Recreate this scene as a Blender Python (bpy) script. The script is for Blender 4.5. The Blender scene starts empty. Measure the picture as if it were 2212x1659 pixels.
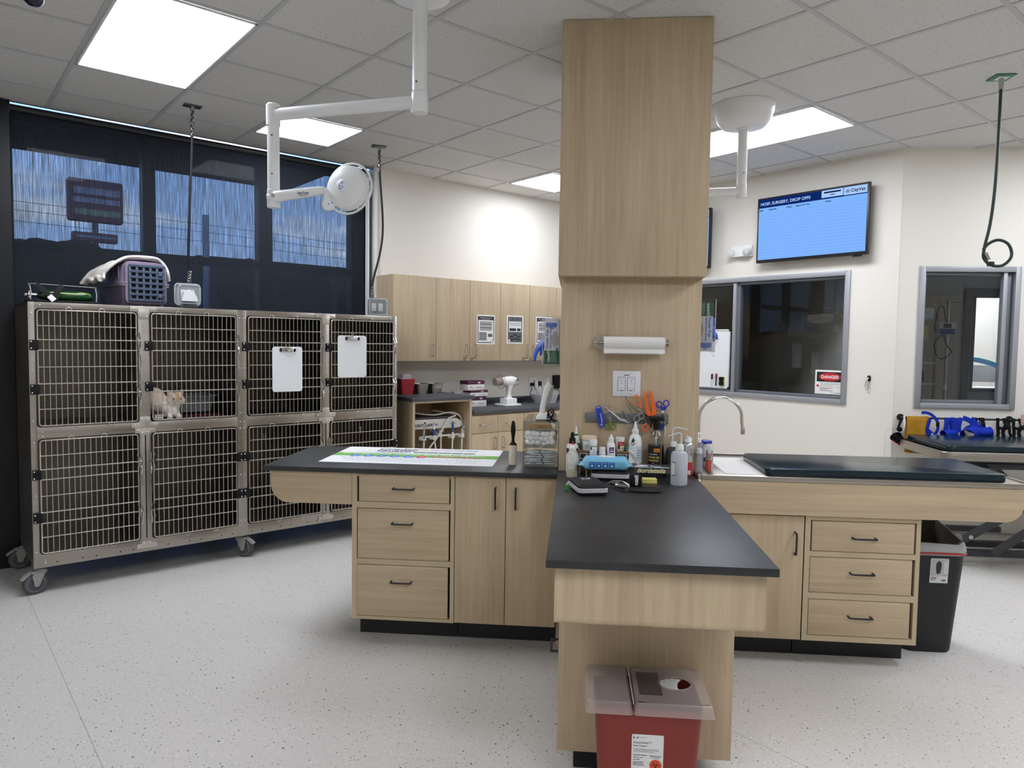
import bpy, bmesh, math, random
from mathutils import Matrix, Vector, noise
random.seed(7)
sc = bpy.context.scene
COL = sc.collection
PI = math.pi
S = math.sqrt(.5)
# ------------------------------------------------------------------ materials
def lin(c):
    return c/12.92 if c <= .04045 else ((c+.055)/1.055)**2.4
def rgb(h):
    if not isinstance(h, str):
        return tuple(h)+(1.,)
    h = h.lstrip('#')
    return tuple(lin(int(h[i:i+2], 16)/255) for i in (0, 2, 4))+(1.,)
MATS = {}
class NT:
    def __init__(s, name):
        s.m = bpy.data.materials.new(name); s.m.use_nodes = True
        s.t = s.m.node_tree; s.t.nodes.clear()
        s.out = s.n('ShaderNodeOutputMaterial')
    def n(s, typ, **k):
        nd = s.t.nodes.new(typ)
        for a, v in k.items(): setattr(nd, a, v)
        return nd
    def l(s, a, b): s.t.links.new(a, b)
    def val(s, nd, **k):
        for a, v in k.items(): nd.inputs[a.replace('_', ' ')].default_value = v
        return nd
    def math(s, op, a, b=None):
        nd = s.n('ShaderNodeMath', operation=op)
        for i, x in enumerate((a, b)):
            if x is None: continue
            if isinstance(x, (int, float)): nd.inputs[i].default_value = x
            else: s.l(x, nd.inputs[i])
        return nd.outputs[0]
    def mix(s, f, a, b):
        nd = s.n('ShaderNodeMix', data_type='RGBA')
        for i, x in ((0, f), (6, a), (7, b)):
            if isinstance(x, (int, float)) or isinstance(x, tuple): nd.inputs[i].default_value = x
            else: s.l(x, nd.inputs[i])
        return nd.outputs[2]
    def ramp(s, f, stops):
        r = s.n('ShaderNodeValToRGB'); e = r.color_ramp.elements
        while len(e) < len(stops): e.new(.5)
        for i, (p, c) in enumerate(stops): e[i].position = p; e[i].color = c
        s.l(f, r.inputs[0]); return r.outputs[0]
    def coord(s, scale=(1, 1, 1), rnd=False):
        tc = s.n('ShaderNodeTexCoord'); mp = s.n('ShaderNodeMapping')
        s.l(tc.outputs['Object'], mp.inputs['Vector']); mp.inputs['Scale'].default_value = scale
        if rnd:
            oi = s.n('ShaderNodeObjectInfo'); vm = s.n('ShaderNodeVectorMath', operation='ADD')
            cx = s.n('ShaderNodeCombineXYZ')
            s.l(s.math('MULTIPLY', oi.outputs['Random'], 37.), cx.inputs[0]); s.l(s.math('MULTIPLY', oi.outputs['Random'], 91.), cx.inputs[2])
            s.l(mp.outputs[0], vm.inputs[0]); s.l(cx.outputs[0], vm.inputs[1])
            return vm.outputs[0]
        return mp.outputs[0]
    def noise(s, vec, scale, detail=2, rough=.5):
        nd = s.n('ShaderNodeTexNoise'); s.l(vec, nd.inputs['Vector'])
        s.val(nd, Scale=scale, Detail=detail, Roughness=rough); return nd.outputs['Fac']
    def pbr(s, color=None, rough=.5, metal=0., spec=.5, **k):
        b = s.n('ShaderNodeBsdfPrincipled')
        if color is not None:
            if isinstance(color, tuple): b.inputs['Base Color'].default_value = color
            else: s.l(color, b.inputs['Base Color'])
        if isinstance(rough, (int, float)): b.inputs['Roughness'].default_value = rough
        else: s.l(rough, b.inputs['Roughness'])
        b.inputs['Metallic'].default_value = metal; b.inputs['Specular IOR Level'].default_value = spec
        for a, v in k.items():
            b.inputs[a.replace('_', ' ')].default_value = v
        s.l(b.outputs[0], s.out.inputs[0]); return b
    def bump(s, b, h, strength=.2, dist=.002):
        bp = s.n('ShaderNodeBump'); s.l(h, bp.inputs['Height'])
        bp.inputs['Strength'].default_value = strength; bp.inputs['Distance'].default_value = dist
        s.l(bp.outputs[0], b.inputs['Normal'])
def plain(name, color, rough=.5, metal=0., spec=.5, **k):
    if name in MATS: return MATS[name]
    t = NT(name); t.pbr(rgb(color), rough, metal, spec, **k); MATS[name] = t.m; return t.m
def C(color, rough=.55, **k):            # a plain paint / plastic by colour
    return plain('paint_%s_%d' % (color.lstrip('#'), round(rough*100)), color, rough, **k)
def emis(name, color, strength):
    t = NT(name); e = t.n('ShaderNodeEmission'); e.inputs[0].default_value = rgb(color); e.inputs[1].default_value = strength
    t.l(e.outputs[0], t.out.inputs[0]); MATS[name] = t.m; return t.m
def wood(name, axis, c1, c2):
    t = NT(name); sc_ = [55., 55., 55.]; sc_[axis] = 2.2
    v = t.coord(tuple(sc_), True); a = t.noise(v, 1., 4, .6)
    s2 = [9., 9., 9.]; s2[axis] = .7
    v2 = t.coord(tuple(s2), True); b = t.noise(v2, 1., 2, .5)
    f = t.math('ADD', t.math('MULTIPLY', a, .55), t.math('MULTIPLY', b, .45))
    col = t.ramp(f, [(.3, rgb(c1)), (.52, tuple((x+y)/2 for x, y in zip(rgb(c1), rgb(c2)))), (.7, rgb(c2))])
    bs = t.pbr(col, .46, 0, .35); t.bump(bs, a, .08, .0006); MATS[name] = t.m; return t.m
WV = wood('oak_laminate_vertical_grain', 2, '#aa967b', '#c8b697')
WH = wood('oak_laminate_horizontal_grain', 0, '#aa967b', '#c8b697')
WE = plain('oak_edge_band', '#b9a98a', .5)
def wallm(name, c):
    t = NT(name); v = t.coord((1, 1, 1)); n = t.noise(v, 140, 3); b = t.pbr(rgb(c), .75, 0, .25); t.bump(b, n, .1, .001); MATS[name] = t.m; return t.m
WALL = wallm('wall_paint', '#dedad0')
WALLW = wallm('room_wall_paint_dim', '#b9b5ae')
def floorm():
    t = NT('speckled_sheet_vinyl')
    tc = t.n('ShaderNodeTexCoord'); base = rgb('#d3d0ca')
    ns = t.n('ShaderNodeTexNoise'); t.l(tc.outputs['Object'], ns.inputs['Vector']); t.val(ns, Scale=60., Detail=2.)
    col = t.mix(t.math('MULTIPLY', ns.outputs['Fac'], .5), base, rgb('#bfbbb4'))
    for scale, thr, keep, c in ((70, .19, .24, '#59564f'), (46, .17, .13, '#2e2e30'), (95, .2, .35, '#8f8a82'), (60, .2, .25, '#e6e6e2')):
        dn = t.n('ShaderNodeTexNoise'); t.l(tc.outputs['Object'], dn.inputs['Vector']); t.val(dn, Scale=scale*2.2, Detail=1.)
        va = t.n('ShaderNodeVectorMath', operation='SCALE'); t.l(dn.outputs['Color'], va.inputs[0]); va.inputs['Scale'].default_value = .55/scale
        vb = t.n('ShaderNodeVectorMath', operation='ADD'); t.l(tc.outputs['Object'], vb.inputs[0]); t.l(va.outputs[0], vb.inputs[1])
        vo = t.n('ShaderNodeTexVoronoi'); t.l(vb.outputs[0], vo.inputs['Vector']); t.val(vo, Scale=float(scale)); 
        sp = t.n('ShaderNodeSeparateColor'); t.l(vo.outputs['Color'], sp.inputs[0])
        m = t.math('MULTIPLY', t.math('LESS_THAN', vo.outputs['Distance'], thr), t.math('LESS_THAN', sp.outputs[0], keep))
        col = t.mix(m, col, rgb(c))
    # welded seams of the vinyl sheets, two metres apart
    sx = t.n('ShaderNodeSeparateXYZ'); t.l(tc.outputs['Object'], sx.inputs[0])
    w = t.math('ABSOLUTE', t.math('SUBTRACT', t.math('MODULO', t.math('ADD', sx.outputs[0], 20.1-.485+1.0), 2.01), 1.0))
    seam = t.math('LESS_THAN', w, .0022)
    col = t.mix(t.math('MULTIPLY', seam, .45), col, rgb('#77736c'))
    b = t.pbr(col, .38, 0, .4); MATS['floor'] = t.m; return t.m
FLOOR = floorm()
def tilem():
    t = NT('mineral_fibre_ceiling_tile'); v = t.coord((1, 1, 1))
    dn = t.n('ShaderNodeTexNoise'); t.l(v, dn.inputs['Vector']); t.val(dn, Scale=90., Detail=2.)
    va = t.n('ShaderNodeVectorMath', operation='SCALE'); t.l(dn.outputs['Color'], va.inputs[0]); va.inputs['Scale'].default_value = .010
    vb = t.n('ShaderNodeVectorMath', operation='ADD'); t.l(v, vb.inputs[0]); t.l(va.outputs[0], vb.inputs[1])
    vo = t.n('ShaderNodeTexVoronoi'); t.l(vb.outputs[0], vo.inputs['Vector']); t.val(vo, Scale=105.)
    sp = t.n('ShaderNodeSeparateColor'); t.l(vo.outputs['Color'], sp.inputs[0])
    m = t.math('MULTIPLY', t.math('LESS_THAN', vo.outputs['Distance'], .21), t.math('LESS_THAN', sp.outputs[0], .34))
    col = t.mix(m, rgb('#d6d5d3'), rgb('#74726f'))
    t.pbr(col, .9, 0, .1); MATS['tile'] = t.m; return t.m
TILE = tilem()
GRIDM = plain('ceiling_grid_metal', '#bfbfbf', .5)
def metal(name, c, rough, axis=None):
    t = NT(name); s_ = [90., 90., 90.]
    if axis is not None: s_[axis] = 1.5
    n = t.noise(t.coord(tuple(s_), True), 1., 3, .6); r = t.math('ADD', t.math('MULTIPLY', n, .16), rough-.08)
    c2 = tuple(x*.72 for x in rgb(c)[:3])+(1,)
    b = t.pbr(t.mix(n, c2, rgb(c)), r, 1., .5); MATS[name] = t.m; return t.m
STEEL = metal('brushed_stainless_steel', '#b3ada3', .36, 0)
STEELV = metal('brushed_stainless_panel', '#b9b3a8', .34, 2)
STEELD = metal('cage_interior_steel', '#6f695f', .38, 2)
CHROME = plain('polished_chrome', '#d8d8d6', .12, 1.)
NICKEL = plain('satin_nickel', '#b9b5ae', .3, 1.)
WIRE = plain('zinc_wire', '#d0ccc2', .3, .85)
GREYM = metal('grey_tool_steel', '#a5a5a2', .28)
BLACKP = plain('black_plastic', '#0f1012', .5, 0., .25)
BLACKM = plain('black_powder_coat', '#17181b', .38)
KICK = plain('black_vinyl_base', '#121319', .5)
def topm():
    t = NT('black_slate_laminate'); v = t.coord((1, 1, 1))
    n = t.noise(v, 7., 5, .62); n2 = t.noise(v, 90., 2)
    f = t.math('ADD', t.math('MULTIPLY', n, .8), t.math('MULTIPLY', n2, .2))
    col = t.ramp(f, [(.3, rgb('#202123')), (.55, rgb('#2a2b2d')), (.75, rgb('#3a3b3d'))])
    b = t.pbr(col, .42, 0, .45); t.bump(b, n2, .06, .0005); MATS['top'] = t.m; return t.m
TOPM = topm()
def topg():
    t = NT('grey_granite_laminate'); v = t.coord((1, 1, 1)); n = t.noise(v, 160., 2)
    t.pbr(t.ramp(n, [(.35, rgb('#34363a')), (.65, rgb('#5a5c60'))]), .45, 0, .4); MATS['topg'] = t.m; return t.m
TOPG = topg()
def padm():
    t = NT('dark_green_vinyl'); n = t.noise(t.coord((1, 1, 1)), 130., 2)
    b = t.pbr(rgb('#07212a'), .2, 0, .45); t.bump(b, n, .35, .0015); MATS['pad'] = t.m; return t.m
PAD = padm()
def thin_glass(name, tint, refl=1.0, rough=.0):
    t = NT(name); tr = t.n('ShaderNodeBsdfTransparent'); tr.inputs[0].default_value = rgb(tint)
    gl = t.n('ShaderNodeBsdfGlossy'); gl.inputs['Roughness'].default_value = rough
    fr = t.n('ShaderNodeFresnel'); ge = t.n('ShaderNodeNewGeometry')
    t.l(t.math('SUBTRACT', 1.5, t.math('MULTIPLY', ge.outputs['Backfacing'], 1.5-1/1.5)), fr.inputs[0])
    mx = t.n('ShaderNodeMixShader'); t.l(t.math('MULTIPLY', fr.outputs[0], refl), mx.inputs[0]); t.l(tr.outputs[0], mx.inputs[1]); t.l(gl.outputs[0], mx.inputs[2])
    t.l(mx.outputs[0], t.out.inputs[0]); MATS[name] = t.m; return t.m
GLASS = thin_glass('window_glass', '#f3f5f5', .8)
ACRYL = thin_glass('clear_acrylic', '#f8f9fa', .9)
CLEARP = thin_glass('clear_plastic', '#fafbfb', .5, .05)
def milky(name, c, alpha, rough=.35):
    t = NT(name); tr = t.n('ShaderNodeBsdfTransparent'); b = t.n('ShaderNodeBsdfPrincipled')
    b.inputs['Base Color'].default_value = rgb(c); b.inputs['Roughness'].default_value = rough
    mx = t.n('ShaderNodeMixShader'); mx.inputs[0].default_value = alpha; t.l(tr.outputs[0], mx.inputs[1]); t.l(b.outputs[0], mx.inputs[2])
    t.l(mx.outputs[0], t.out.inputs[0]); MATS[name] = t.m; return t.m
MILKY = milky('milky_polyethylene', '#dfe3e6', .72)
LIDM = milky('frosted_lid_plastic', '#b7aba6', .48)
LINER = milky('thin_white_bin_liner', '#cfd2d2', .7, .3)
def shadem():
    t = NT('black_solar_screen_fabric')
    v = t.coord((230., 230., 5.)); n = t.noise(v, 1., 3, .6)
    v2 = t.coord((110., 110., 2.)); n2 = t.noise(v2, 1., 2)
    f = t.math('ADD', t.math('MULTIPLY', n, .75), t.math('MULTIPLY', n2, .35))
    r = t.n('ShaderNodeMapRange'); t.l(f, r.inputs[0]); t.val(r, From_Min=.36, From_Max=.74, To_Min=.20, To_Max=.70)
    tr = t.n('ShaderNodeBsdfTransparent'); d = t.n('ShaderNodeBsdfDiffuse'); d.inputs[0].default_value = rgb('#32363d')
    mx = t.n('ShaderNodeMixShader'); t.l(r.outputs[0], mx.inputs[0]); t.l(d.outputs[0], mx.inputs[1]); t.l(tr.outputs[0], mx.inputs[2])
    t.l(mx.outputs[0], t.out.inputs[0]); MATS['shade'] = t.m; return t.m
SHADE = shadem()
def fabric(name, c, scale=400., c2=None):
    t = NT(name); n = t.noise(t.coord((1, 1, 1)), scale, 2)
    n2 = t.noise(t.coord((1, 1, 1)), 30., 2)
    col = t.mix(t.math('ADD', t.math('MULTIPLY', n, .5), t.math('MULTIPLY', n2, .5)), rgb(c), rgb(c2 or c))
    b = t.pbr(col, .95, 0, .1); t.bump(b, n, .5, .002); MATS[name] = t.m; return t.m
WHITE = plain('white_gloss_enamel', '#e9ebec', .28)
WHITEP = plain('white_plastic', '#e4e4e1', .42)
WPAPER = plain('white_paper', '#eceae6', .8, 0., .2)
# ------------------------------------------------------------------ mesh builder
class MB:
    def __init__(s):
        s.bm = bmesh.new(); s.mats = []; s.X = Matrix.Identity(4)
    def mi(s, m):
        if m not in s.mats: s.mats.append(m)
        return s.mats.index(m)
    def add(s, verts, faces, m, X=None):
        T = s.X @ X if X is not None else s.X
        vs = [s.bm.verts.new(T @ Vector(v)) for v in verts]; k = s.mi(m)
        for f in faces:
            try:
                fc = s.bm.faces.new([vs[i] for i in f]); fc.material_index = k; fc.smooth = True
            except ValueError: pass
        return s
    def add_bm(s, b, m, X=None):
        b.verts.ensure_lookup_table(); b.verts.index_update()
        s.add([v.co.copy() for v in b.verts], [[v.index for v in f.verts] for f in b.faces], m, X); b.free(); return s
    def box(s, x0, y0, z0, x1, y1, z1, m, bev=0., seg=2, X=None):
        b = bmesh.new(); bmesh.ops.create_cube(b, size=1.)
        for v in b.verts: v.co = Vector(((x0+x1)/2+v.co.x*(x1-x0), (y0+y1)/2+v.co.y*(y1-y0), (z0+z1)/2+v.co.z*(z1-z0)))
        if bev: bmesh.ops.bevel(b, geom=list(b.edges), offset=min(bev, abs(x1-x0)*.49, abs(y1-y0)*.49, abs(z1-z0)*.49), segments=seg, profile=.5, affect='EDGES')
        return s.add_bm(b, m, X)
    def prism(s, pts, a0, a1, m, axis='y', X=None):        # polygon extruded; axis y: pts are (x,z); z: (x,y); x: (y,z)
        f = {'y': lambda p, a: (p[0], a, p[1]), 'z': lambda p, a: (p[0], p[1], a), 'x': lambda p, a: (a, p[0], p[1])}[axis]
        n = len(pts); v = [f(p, a0) for p in pts]+[f(p, a1) for p in pts]
        fs = [list(range(n)), list(range(2*n-1, n-1, -1))]+[[i, i+n, (i+1) % n+n, (i+1) % n] for i in range(n)]
        b = bmesh.new(); vs = [b.verts.new(x) for x in v]
        for q in fs:
            try: b.faces.new([vs[i] for i in q])
            except ValueError: pass
        bmesh.ops.recalc_face_normals(b, faces=list(b.faces))
        return s.add_bm(b, m, X)
    def loft(s, rings, m, cap0=True, cap1=True, X=None):
        n = len(rings[0]); v = [p for r in rings for p in r]; fs = []
        for k in range(len(rings)-1):
            for i in range(n): fs.append([k*n+i, k*n+(i+1) % n, (k+1)*n+(i+1) % n, (k+1)*n+i])
        if cap0: fs.append(list(range(n-1, -1, -1)))
        if cap1: fs.append([(len(rings)-1)*n+i for i in range(n)])
        return s.add(v, fs, m, X)
    def lathe(s, prof, m, c=(0, 0, 0), seg=24, X=None, sx=1., sy=1.):
        rings = [[(c[0]+r*sx*math.cos(2*PI*i/seg), c[1]+r*sy*math.sin(2*PI*i/seg), c[2]+z) for i in range(seg)] for r, z in prof]
        return s.loft(rings, m, prof[0][0] > 1e-5, prof[-1][0] > 1e-5, X)
    def cyl(s, p0, p1, r0, m, r1=None, seg=16, X=None):
        return s.tube([p0, p1], [r0, r0 if r1 is None else r1], m, seg, X=X)
    def tube(s, pts, r, m, seg=10, closed=False, X=None, flat=None):
        P = [Vector(p) for p in pts]; n = len(P); rs = r if isinstance(r, (list, tuple)) else [r]*n
        T = []
        for i in range(n):
            a = P[i-1] if (i > 0 or closed) else P[i]; b = P[(i+1) % n] if (i < n-1 or closed) else P[i]
            d = b-a; T.append(d.normalized() if d.length > 1e-9 else Vector((0, 0, 1)))
        up = Vector((0, 0, 1)) if abs(T[0].z) < .9 else Vector((1, 0, 0))
        if flat is not None: up = Vector(flat)
        N = (up-T[0]*up.dot(T[0])).normalized(); rings = []
        for i in range(n):
            if flat is not None: N = (up-T[i]*up.dot(T[i])).normalized() if (up-T[i]*up.dot(T[i])).length > 1e-4 else N
            else: N = (N-T[i]*N.dot(T[i])).normalized()
            B = T[i].cross(N); rr = rs[i]
            ra, rb = rr if isinstance(rr, (tuple, list)) else (rr, rr)
            rings.append([tuple(P[i]+N*(ra*math.cos(2*PI*k/seg))+B*(rb*math.sin(2*PI*k/seg))) for k in range(seg)])
        if closed:
            rings.append(rings[0]); return s.loft(rings, m, False, False, X)
        return s.loft(rings, m, True, True, X)
    def ball(s, c, r, m, seg=16, X=None):
        rx, ry, rz = r if isinstance(r, (tuple, list)) else (r, r, r)
        b = bmesh.new(); bmesh.ops.create_uvsphere(b, u_segments=seg, v_segments=max(6, seg//2), radius=1.)
        for v in b.verts: v.co = Vector((c[0]+v.co.x*rx, c[1]+v.co.y*ry, c[2]+v.co.z*rz))
        return s.add_bm(b, m, X)
    def surf(s, fn, nu, nv, m, th=0., X=None):
        v = []; 
        for j in range(nv+1):
            for i in range(nu+1): v.append(Vector(fn(i/nu, j/nv)))
        f = [[j*(nu+1)+i, j*(nu+1)+i+1, (j+1)*(nu+1)+i+1, (j+1)*(nu+1)+i] for j in range(nv) for i in range(nu)]
        if th:
            b = bmesh.new(); vs = [b.verts.new(x) for x in v]
            for q in f: b.faces.new([vs[i] for i in q])
            b.normal_update(); bmesh.ops.recalc_face_normals(b, faces=list(b.faces)); b.normal_update()
            bmesh.ops.solidify(b, geom=list(b.faces), thickness=th)
            return s.add_bm(b, m, X)
        return s.add(v, f, m, X)
    def text(s, txt, size, x, z, m, y=0., bold=0., align='LEFT', X=None, font_shear=0.):   # lettering standing in the xz plane, facing -y
        me = text_mesh(txt, size, bold, align, font_shear)
        R = Matrix.Translation((x, y, z)) @ Matrix.Rotation(PI/2, 4, 'X')
        if X is not None: R = X @ R
        return s.add([v.co.copy() for v in me.vertices], [list(p.vertices) for p in me.polygons], m, R)
    def card(s, x0, z0, x1, z1, m, y=0., X=None):
        return s.add([(x0, y, z0), (x1, y, z0), (x1, y, z1), (x0, y, z1)], [[0, 1, 2, 3]], m, X)
    def disc(s, cx, cz, r, m, y=0., seg=20, r2=None, X=None):
        rz = r2 or r
        return s.add([(cx+r*math.cos(2*PI*i/seg), y, cz+rz*math.sin(2*PI*i/seg)) for i in range(seg)], [list(range(seg))], m, X)
    def build(s, name, parent=None, loc=None, rotz=0., sharp=38.):
        me = bpy.data.meshes.new(name); s.bm.to_mesh(me); s.bm.free()
        for m in s.mats: me.materials.append(m)
        me.set_sharp_from_angle(angle=math.radians(sharp))
        o = bpy.data.objects.new(name, me); COL.objects.link(o)
        if parent is not None: o.parent = parent
        if loc is not None: o.location = loc
        o.rotation_euler = (0, 0, rotz)
        return o
_TX = {}
def text_mesh(txt, size, bold=0., align='LEFT', shear=0.):
    key = (txt, round(size, 5), round(bold, 5), align, shear)
    if key in _TX: return _TX[key]
    cu = bpy.data.curves.new('lettering', 'FONT'); cu.body = txt; cu.size = size; cu.align_x = align; cu.offset = bold; cu.shear = shear; cu.resolution_u = 3
    o = bpy.data.objects.new('lettering', cu); COL.objects.link(o)
    dg = bpy.context.evaluated_depsgraph_get(); me = bpy.data.meshes.new_from_object(o.evaluated_get(dg))
    bpy.data.objects.remove(o); bpy.data.curves.remove(cu); _TX[key] = me; return me
def rrect(w, h, r, n=5, cx=0., cz=0.):
    out = []
    for sx, sz, a0 in ((1, 1, 0), (-1, 1, PI/2), (-1, -1, PI), (1, -1, 3*PI/2)):
        for i in range(n+1):
            a = a0+PI/2*i/n; out.append((cx+sx*(w/2-r)+r*math.cos(a), cz+sz*(h/2-r)+r*math.sin(a)))
    return out
def arc(cx, cz, r, a0, a1, n=8):
    return [(cx+r*math.cos(math.radians(a0+(a1-a0)*i/n)), cz+r*math.sin(math.radians(a0+(a1-a0)*i/n))) for i in range(n+1)]
def catmull(pts, n=6, closed=False):
    P = [Vector(p) for p in pts]; out = []; N = len(P)
    for i in range(N if closed else N-1):
        p0, p1, p2, p3 = (P[(i+k-1) % N] if closed else P[min(max(i+k-1, 0), N-1)] for k in range(4))
        for j in range(n):
            t = j/n; out.append(.5*((2*p1)+(p2-p0)*t+(2*p0-5*p1+4*p2-p3)*t*t+(3*p1-p0-3*p2+p3)*t**3))
    if not closed: out.append(P[-1])
    return [tuple(v) for v in out]
# ------------------------------------------------------------------ frames: I island axes, B along the window wall, R along the screen wall
ROT = {'I': 0., 'B': PI/4, 'R': -PI/4}
def W(fr, a, b, z):
    if fr == 'I': return Vector((a, b, z))
    if fr == 'B': return Vector(((a-b)*S, (a+b)*S, z))
    return Vector(((b+a)*S, (b-a)*S, z))
def tag(o, label, cat, group=None, kind=None):
    o['label'] = label; o['category'] = cat
    if group: o['group'] = group
    if kind: o['kind'] = kind
    return o
def thing(name, label, cat, fr='I', at=(0, 0, 0), group=None, turn=0., kind=None):
    o = bpy.data.objects.new(name, None); COL.objects.link(o); o.empty_display_size = .1
    o.location = W(fr, *at); o.rotation_euler = (0, 0, ROT[fr]+turn)
    return tag(o, label, cat, group, kind)
def solo(mb, name, label, cat, fr='I', at=(0, 0, 0), group=None, turn=0.):
    o = mb.build(name, None, W(fr, *at), ROT[fr]+turn); return tag(o, label, cat, group)
def struct(mb, name, fr='I'):
    o = mb.build(name, None, (0, 0, 0), ROT[fr]); o['kind'] = 'structure'; return o
def dup(root, loc, rot=None, label=None, group=None):
    r = root.copy(); COL.objects.link(r); r.location = loc
    if rot is not None: r.rotation_euler = rot
    if label: r['label'] = label
    if group: r['group'] = group
    for ch in list(root.children):
        c = ch.copy(); COL.objects.link(c); c.parent = r
        for g in list(ch.children):
            d = g.copy(); COL.objects.link(d); d.parent = c
    return r
def pull(w, m, r=.0045, proj=.03, axis='x'):          # a bent bar handle, centred at the origin, bar along the axis, standing out towards -y
    h = w/2; p = [(-h, 0, 0), (-h, -proj*.7, 0), (-h+proj*.3, -proj, 0), (h-proj*.3, -proj, 0), (h, -proj*.7, 0), (h, 0, 0)]
    p = [p[0]]+catmull(p[1:5], 3)+[p[5]]
    if axis == 'z': p = [(0, y, x) for x, y, z in p]
    return p
# ================================================================== camera
F_PX = 1540.473
cam = bpy.data.cameras.new('camera'); cam.sensor_width = 36.; cam.sensor_fit = 'HORIZONTAL'; cam.lens = 36.*F_PX/2212.; cam.clip_start = .02; cam.clip_end = 500
co = bpy.data.objects.new('camera', cam); COL.objects.link(co)
Rr, Dd, Ff = (0.9960236, 0.0879627, 0.0141249), (0.0190187, -0.0550476, -0.9983026), (-0.0870358, 0.9946016, -0.0565017)
co.matrix_world = Matrix(((Rr[0], -Dd[0], -Ff[0], 0), (Rr[1], -Dd[1], -Ff[1], 0), (Rr[2], -Dd[2], -Ff[2], 1.55), (0, 0, 0, 1)))
sc.camera = co
vs_ = sc.view_settings; vs_.view_transform = 'Standard'; vs_.look = 'None'; vs_.gamma = 1.; vs_.use_curve_mapping = False; vs_.exposure = .12
sc.display_settings.display_device = 'sRGB'
sc.cycles.use_denoising = True
sc.cycles.max_bounces = 9; sc.cycles.diffuse_bounces = 5; sc.cycles.glossy_bounces = 5; sc.cycles.transparent_max_bounces = 24; sc.cycles.transmission_bounces = 6
sc.cycles.sample_clamp_indirect = 8.; sc.cycles.caustics_reflective = False; sc.cycles.caustics_refractive = False
# ================================================================== sky
wd = bpy.data.worlds.new('sky'); sc.world = wd; wd.use_nodes = True
nt = wd.node_tree; nt.nodes.clear()
o_ = nt.nodes.new('ShaderNodeOutputWorld'); bg = nt.nodes.new('ShaderNodeBackground'); tc = nt.nodes.new('ShaderNodeTexCoord')
sp = nt.nodes.new('ShaderNodeSeparateXYZ'); rp = nt.nodes.new('ShaderNodeValToRGB'); nz = nt.nodes.new('ShaderNodeTexNoise'); mp = nt.nodes.new('ShaderNodeMapping')
mx = nt.nodes.new('ShaderNodeMix'); mx.data_type = 'RGBA'; r2 = nt.nodes.new('ShaderNodeValToRGB')
nt.links.new(tc.outputs['Generated'], sp.inputs[0]); nt.links.new(sp.outputs[2], rp.inputs[0])
e = rp.color_ramp.elements; e[0].position = .0; e[0].color = rgb('#9fc0f0'); e[1].position = .5; e[1].color = rgb('#4f86dc')
mp.inputs['Scale'].default_value = (1.5, 1.5, 7.); nt.links.new(tc.outputs['Generated'], mp.inputs[0]); nt.links.new(mp.outputs[0], nz.inputs['Vector'])
nz.inputs['Scale'].default_value = 2.2; nz.inputs['Detail'].default_value = 5.
r2.color_ramp.elements[0].position = .52; r2.color_ramp.elements[1].position = .72
nt.links.new(nz.outputs['Fac'], r2.inputs[0]); nt.links.new(r2.outputs[0], mx.inputs[0]); nt.links.new(rp.outputs[0], mx.inputs[6]); mx.inputs[7].default_value = rgb('#e8eef5')
nt.links.new(mx.outputs[2], bg.inputs[0]); bg.inputs[1].default_value = 2.7
nt.links.new(bg.outputs[0], o_.inputs[0])
# ================================================================== the room
CH = 3.1
m = MB(); m.box(-4.5, -6.2, -.12, 12, 5.84, 0, FLOOR); struct(m, 'floor', 'B')
m = MB(); m.box(-4.5, -6.2, CH, 12, 5.84, CH+.12, TILE); struct(m, 'ceiling', 'B')
# lay-in grid of the suspended ceiling, a 0.61 m module
LIGHTS = [(1, 5, 2), (3, 7, 1), (7, 7, 1), (7, 3, 2), (9, -1, 2), (5, -2, 2), (1, -3, 2), (-3, -1, 2)]
def GU(i): return .616*i+.112
def GV(j): return .61*j+.495
m = MB()
for i in range(-5, 11):
    u = GU(i); m.box(u-.012, -4.0, CH-.005, u+.012, 5.80, CH+.002, GRIDM)
for j in range(-8, 9):
    v = GV(j); m.box(-2.6, v-.012, CH-.0046, 6.5 if v < 2.3 else 5.9, v+.012, CH+.002, GRIDM)
struct(m, 'trim_1', 'B')
def wallbox(name, fr, x0, x1, y0, y1, z0, z1, mat=WALL, holes=()):
    m = MB(); xs = [x0]
    for h in sorted(holes): xs += [h[0], h[1]]
    xs.append(x1)
    for k in range(0, len(xs), 2): m.box(xs[k], y0, z0, xs[k+1], y1, z1, mat)
    for h in holes:
        m.box(h[0], y0, z0, h[1], y1, h[2], mat); m.box(h[0], y0, h[3], h[1], y1, z1, mat)
    return struct(m, name, fr)
wallbox('wall_back', 'B', 3.19, 9.2, 5.73, 5.86, 0, CH)
W2 = (-4.87, -2.73, 1.083, 2.192)
wallbox('wall_right', 'R', -5.73, -2.36, 5.90, 6.02, 0, CH, WALL, [W2])
W3 = (2.66, 3.405, 1.09, 2.195)
wallbox('wall_side', 'I', 2.503, 5.6, 5.844, 5.964, 0, CH, WALL, [W3])
wallbox('wall_far_right', 'I', 5.5, 5.62, -4.6, 5.9, 0, CH)
wallbox('wall_left', 'B', -2.62, -2.5, -4.1, 5.95, 0, CH)
wallbox('wall_rear', 'B', -2.5, 8.2, -4.22, -4.1, 0, CH)
m = MB()                                      # vinyl coved up the foot of the walls, metal cap on top
m.box(2.503, 5.829, 0, 5.5, 5.8435, .11, FLOOR); m.box(2.503, 5.824, .11, 5.5, 5.8435, .118, NICKEL)
struct(m, 'baseboard_side', 'I')
m = MB(); m.box(-5.73, 5.886, 0, -2.36, 5.8995, .11, FLOOR); m.box(-5.73, 5.882, .11, -2.36, 5.8995, .118, NICKEL); struct(m, 'baseboard_right', 'R')
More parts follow.
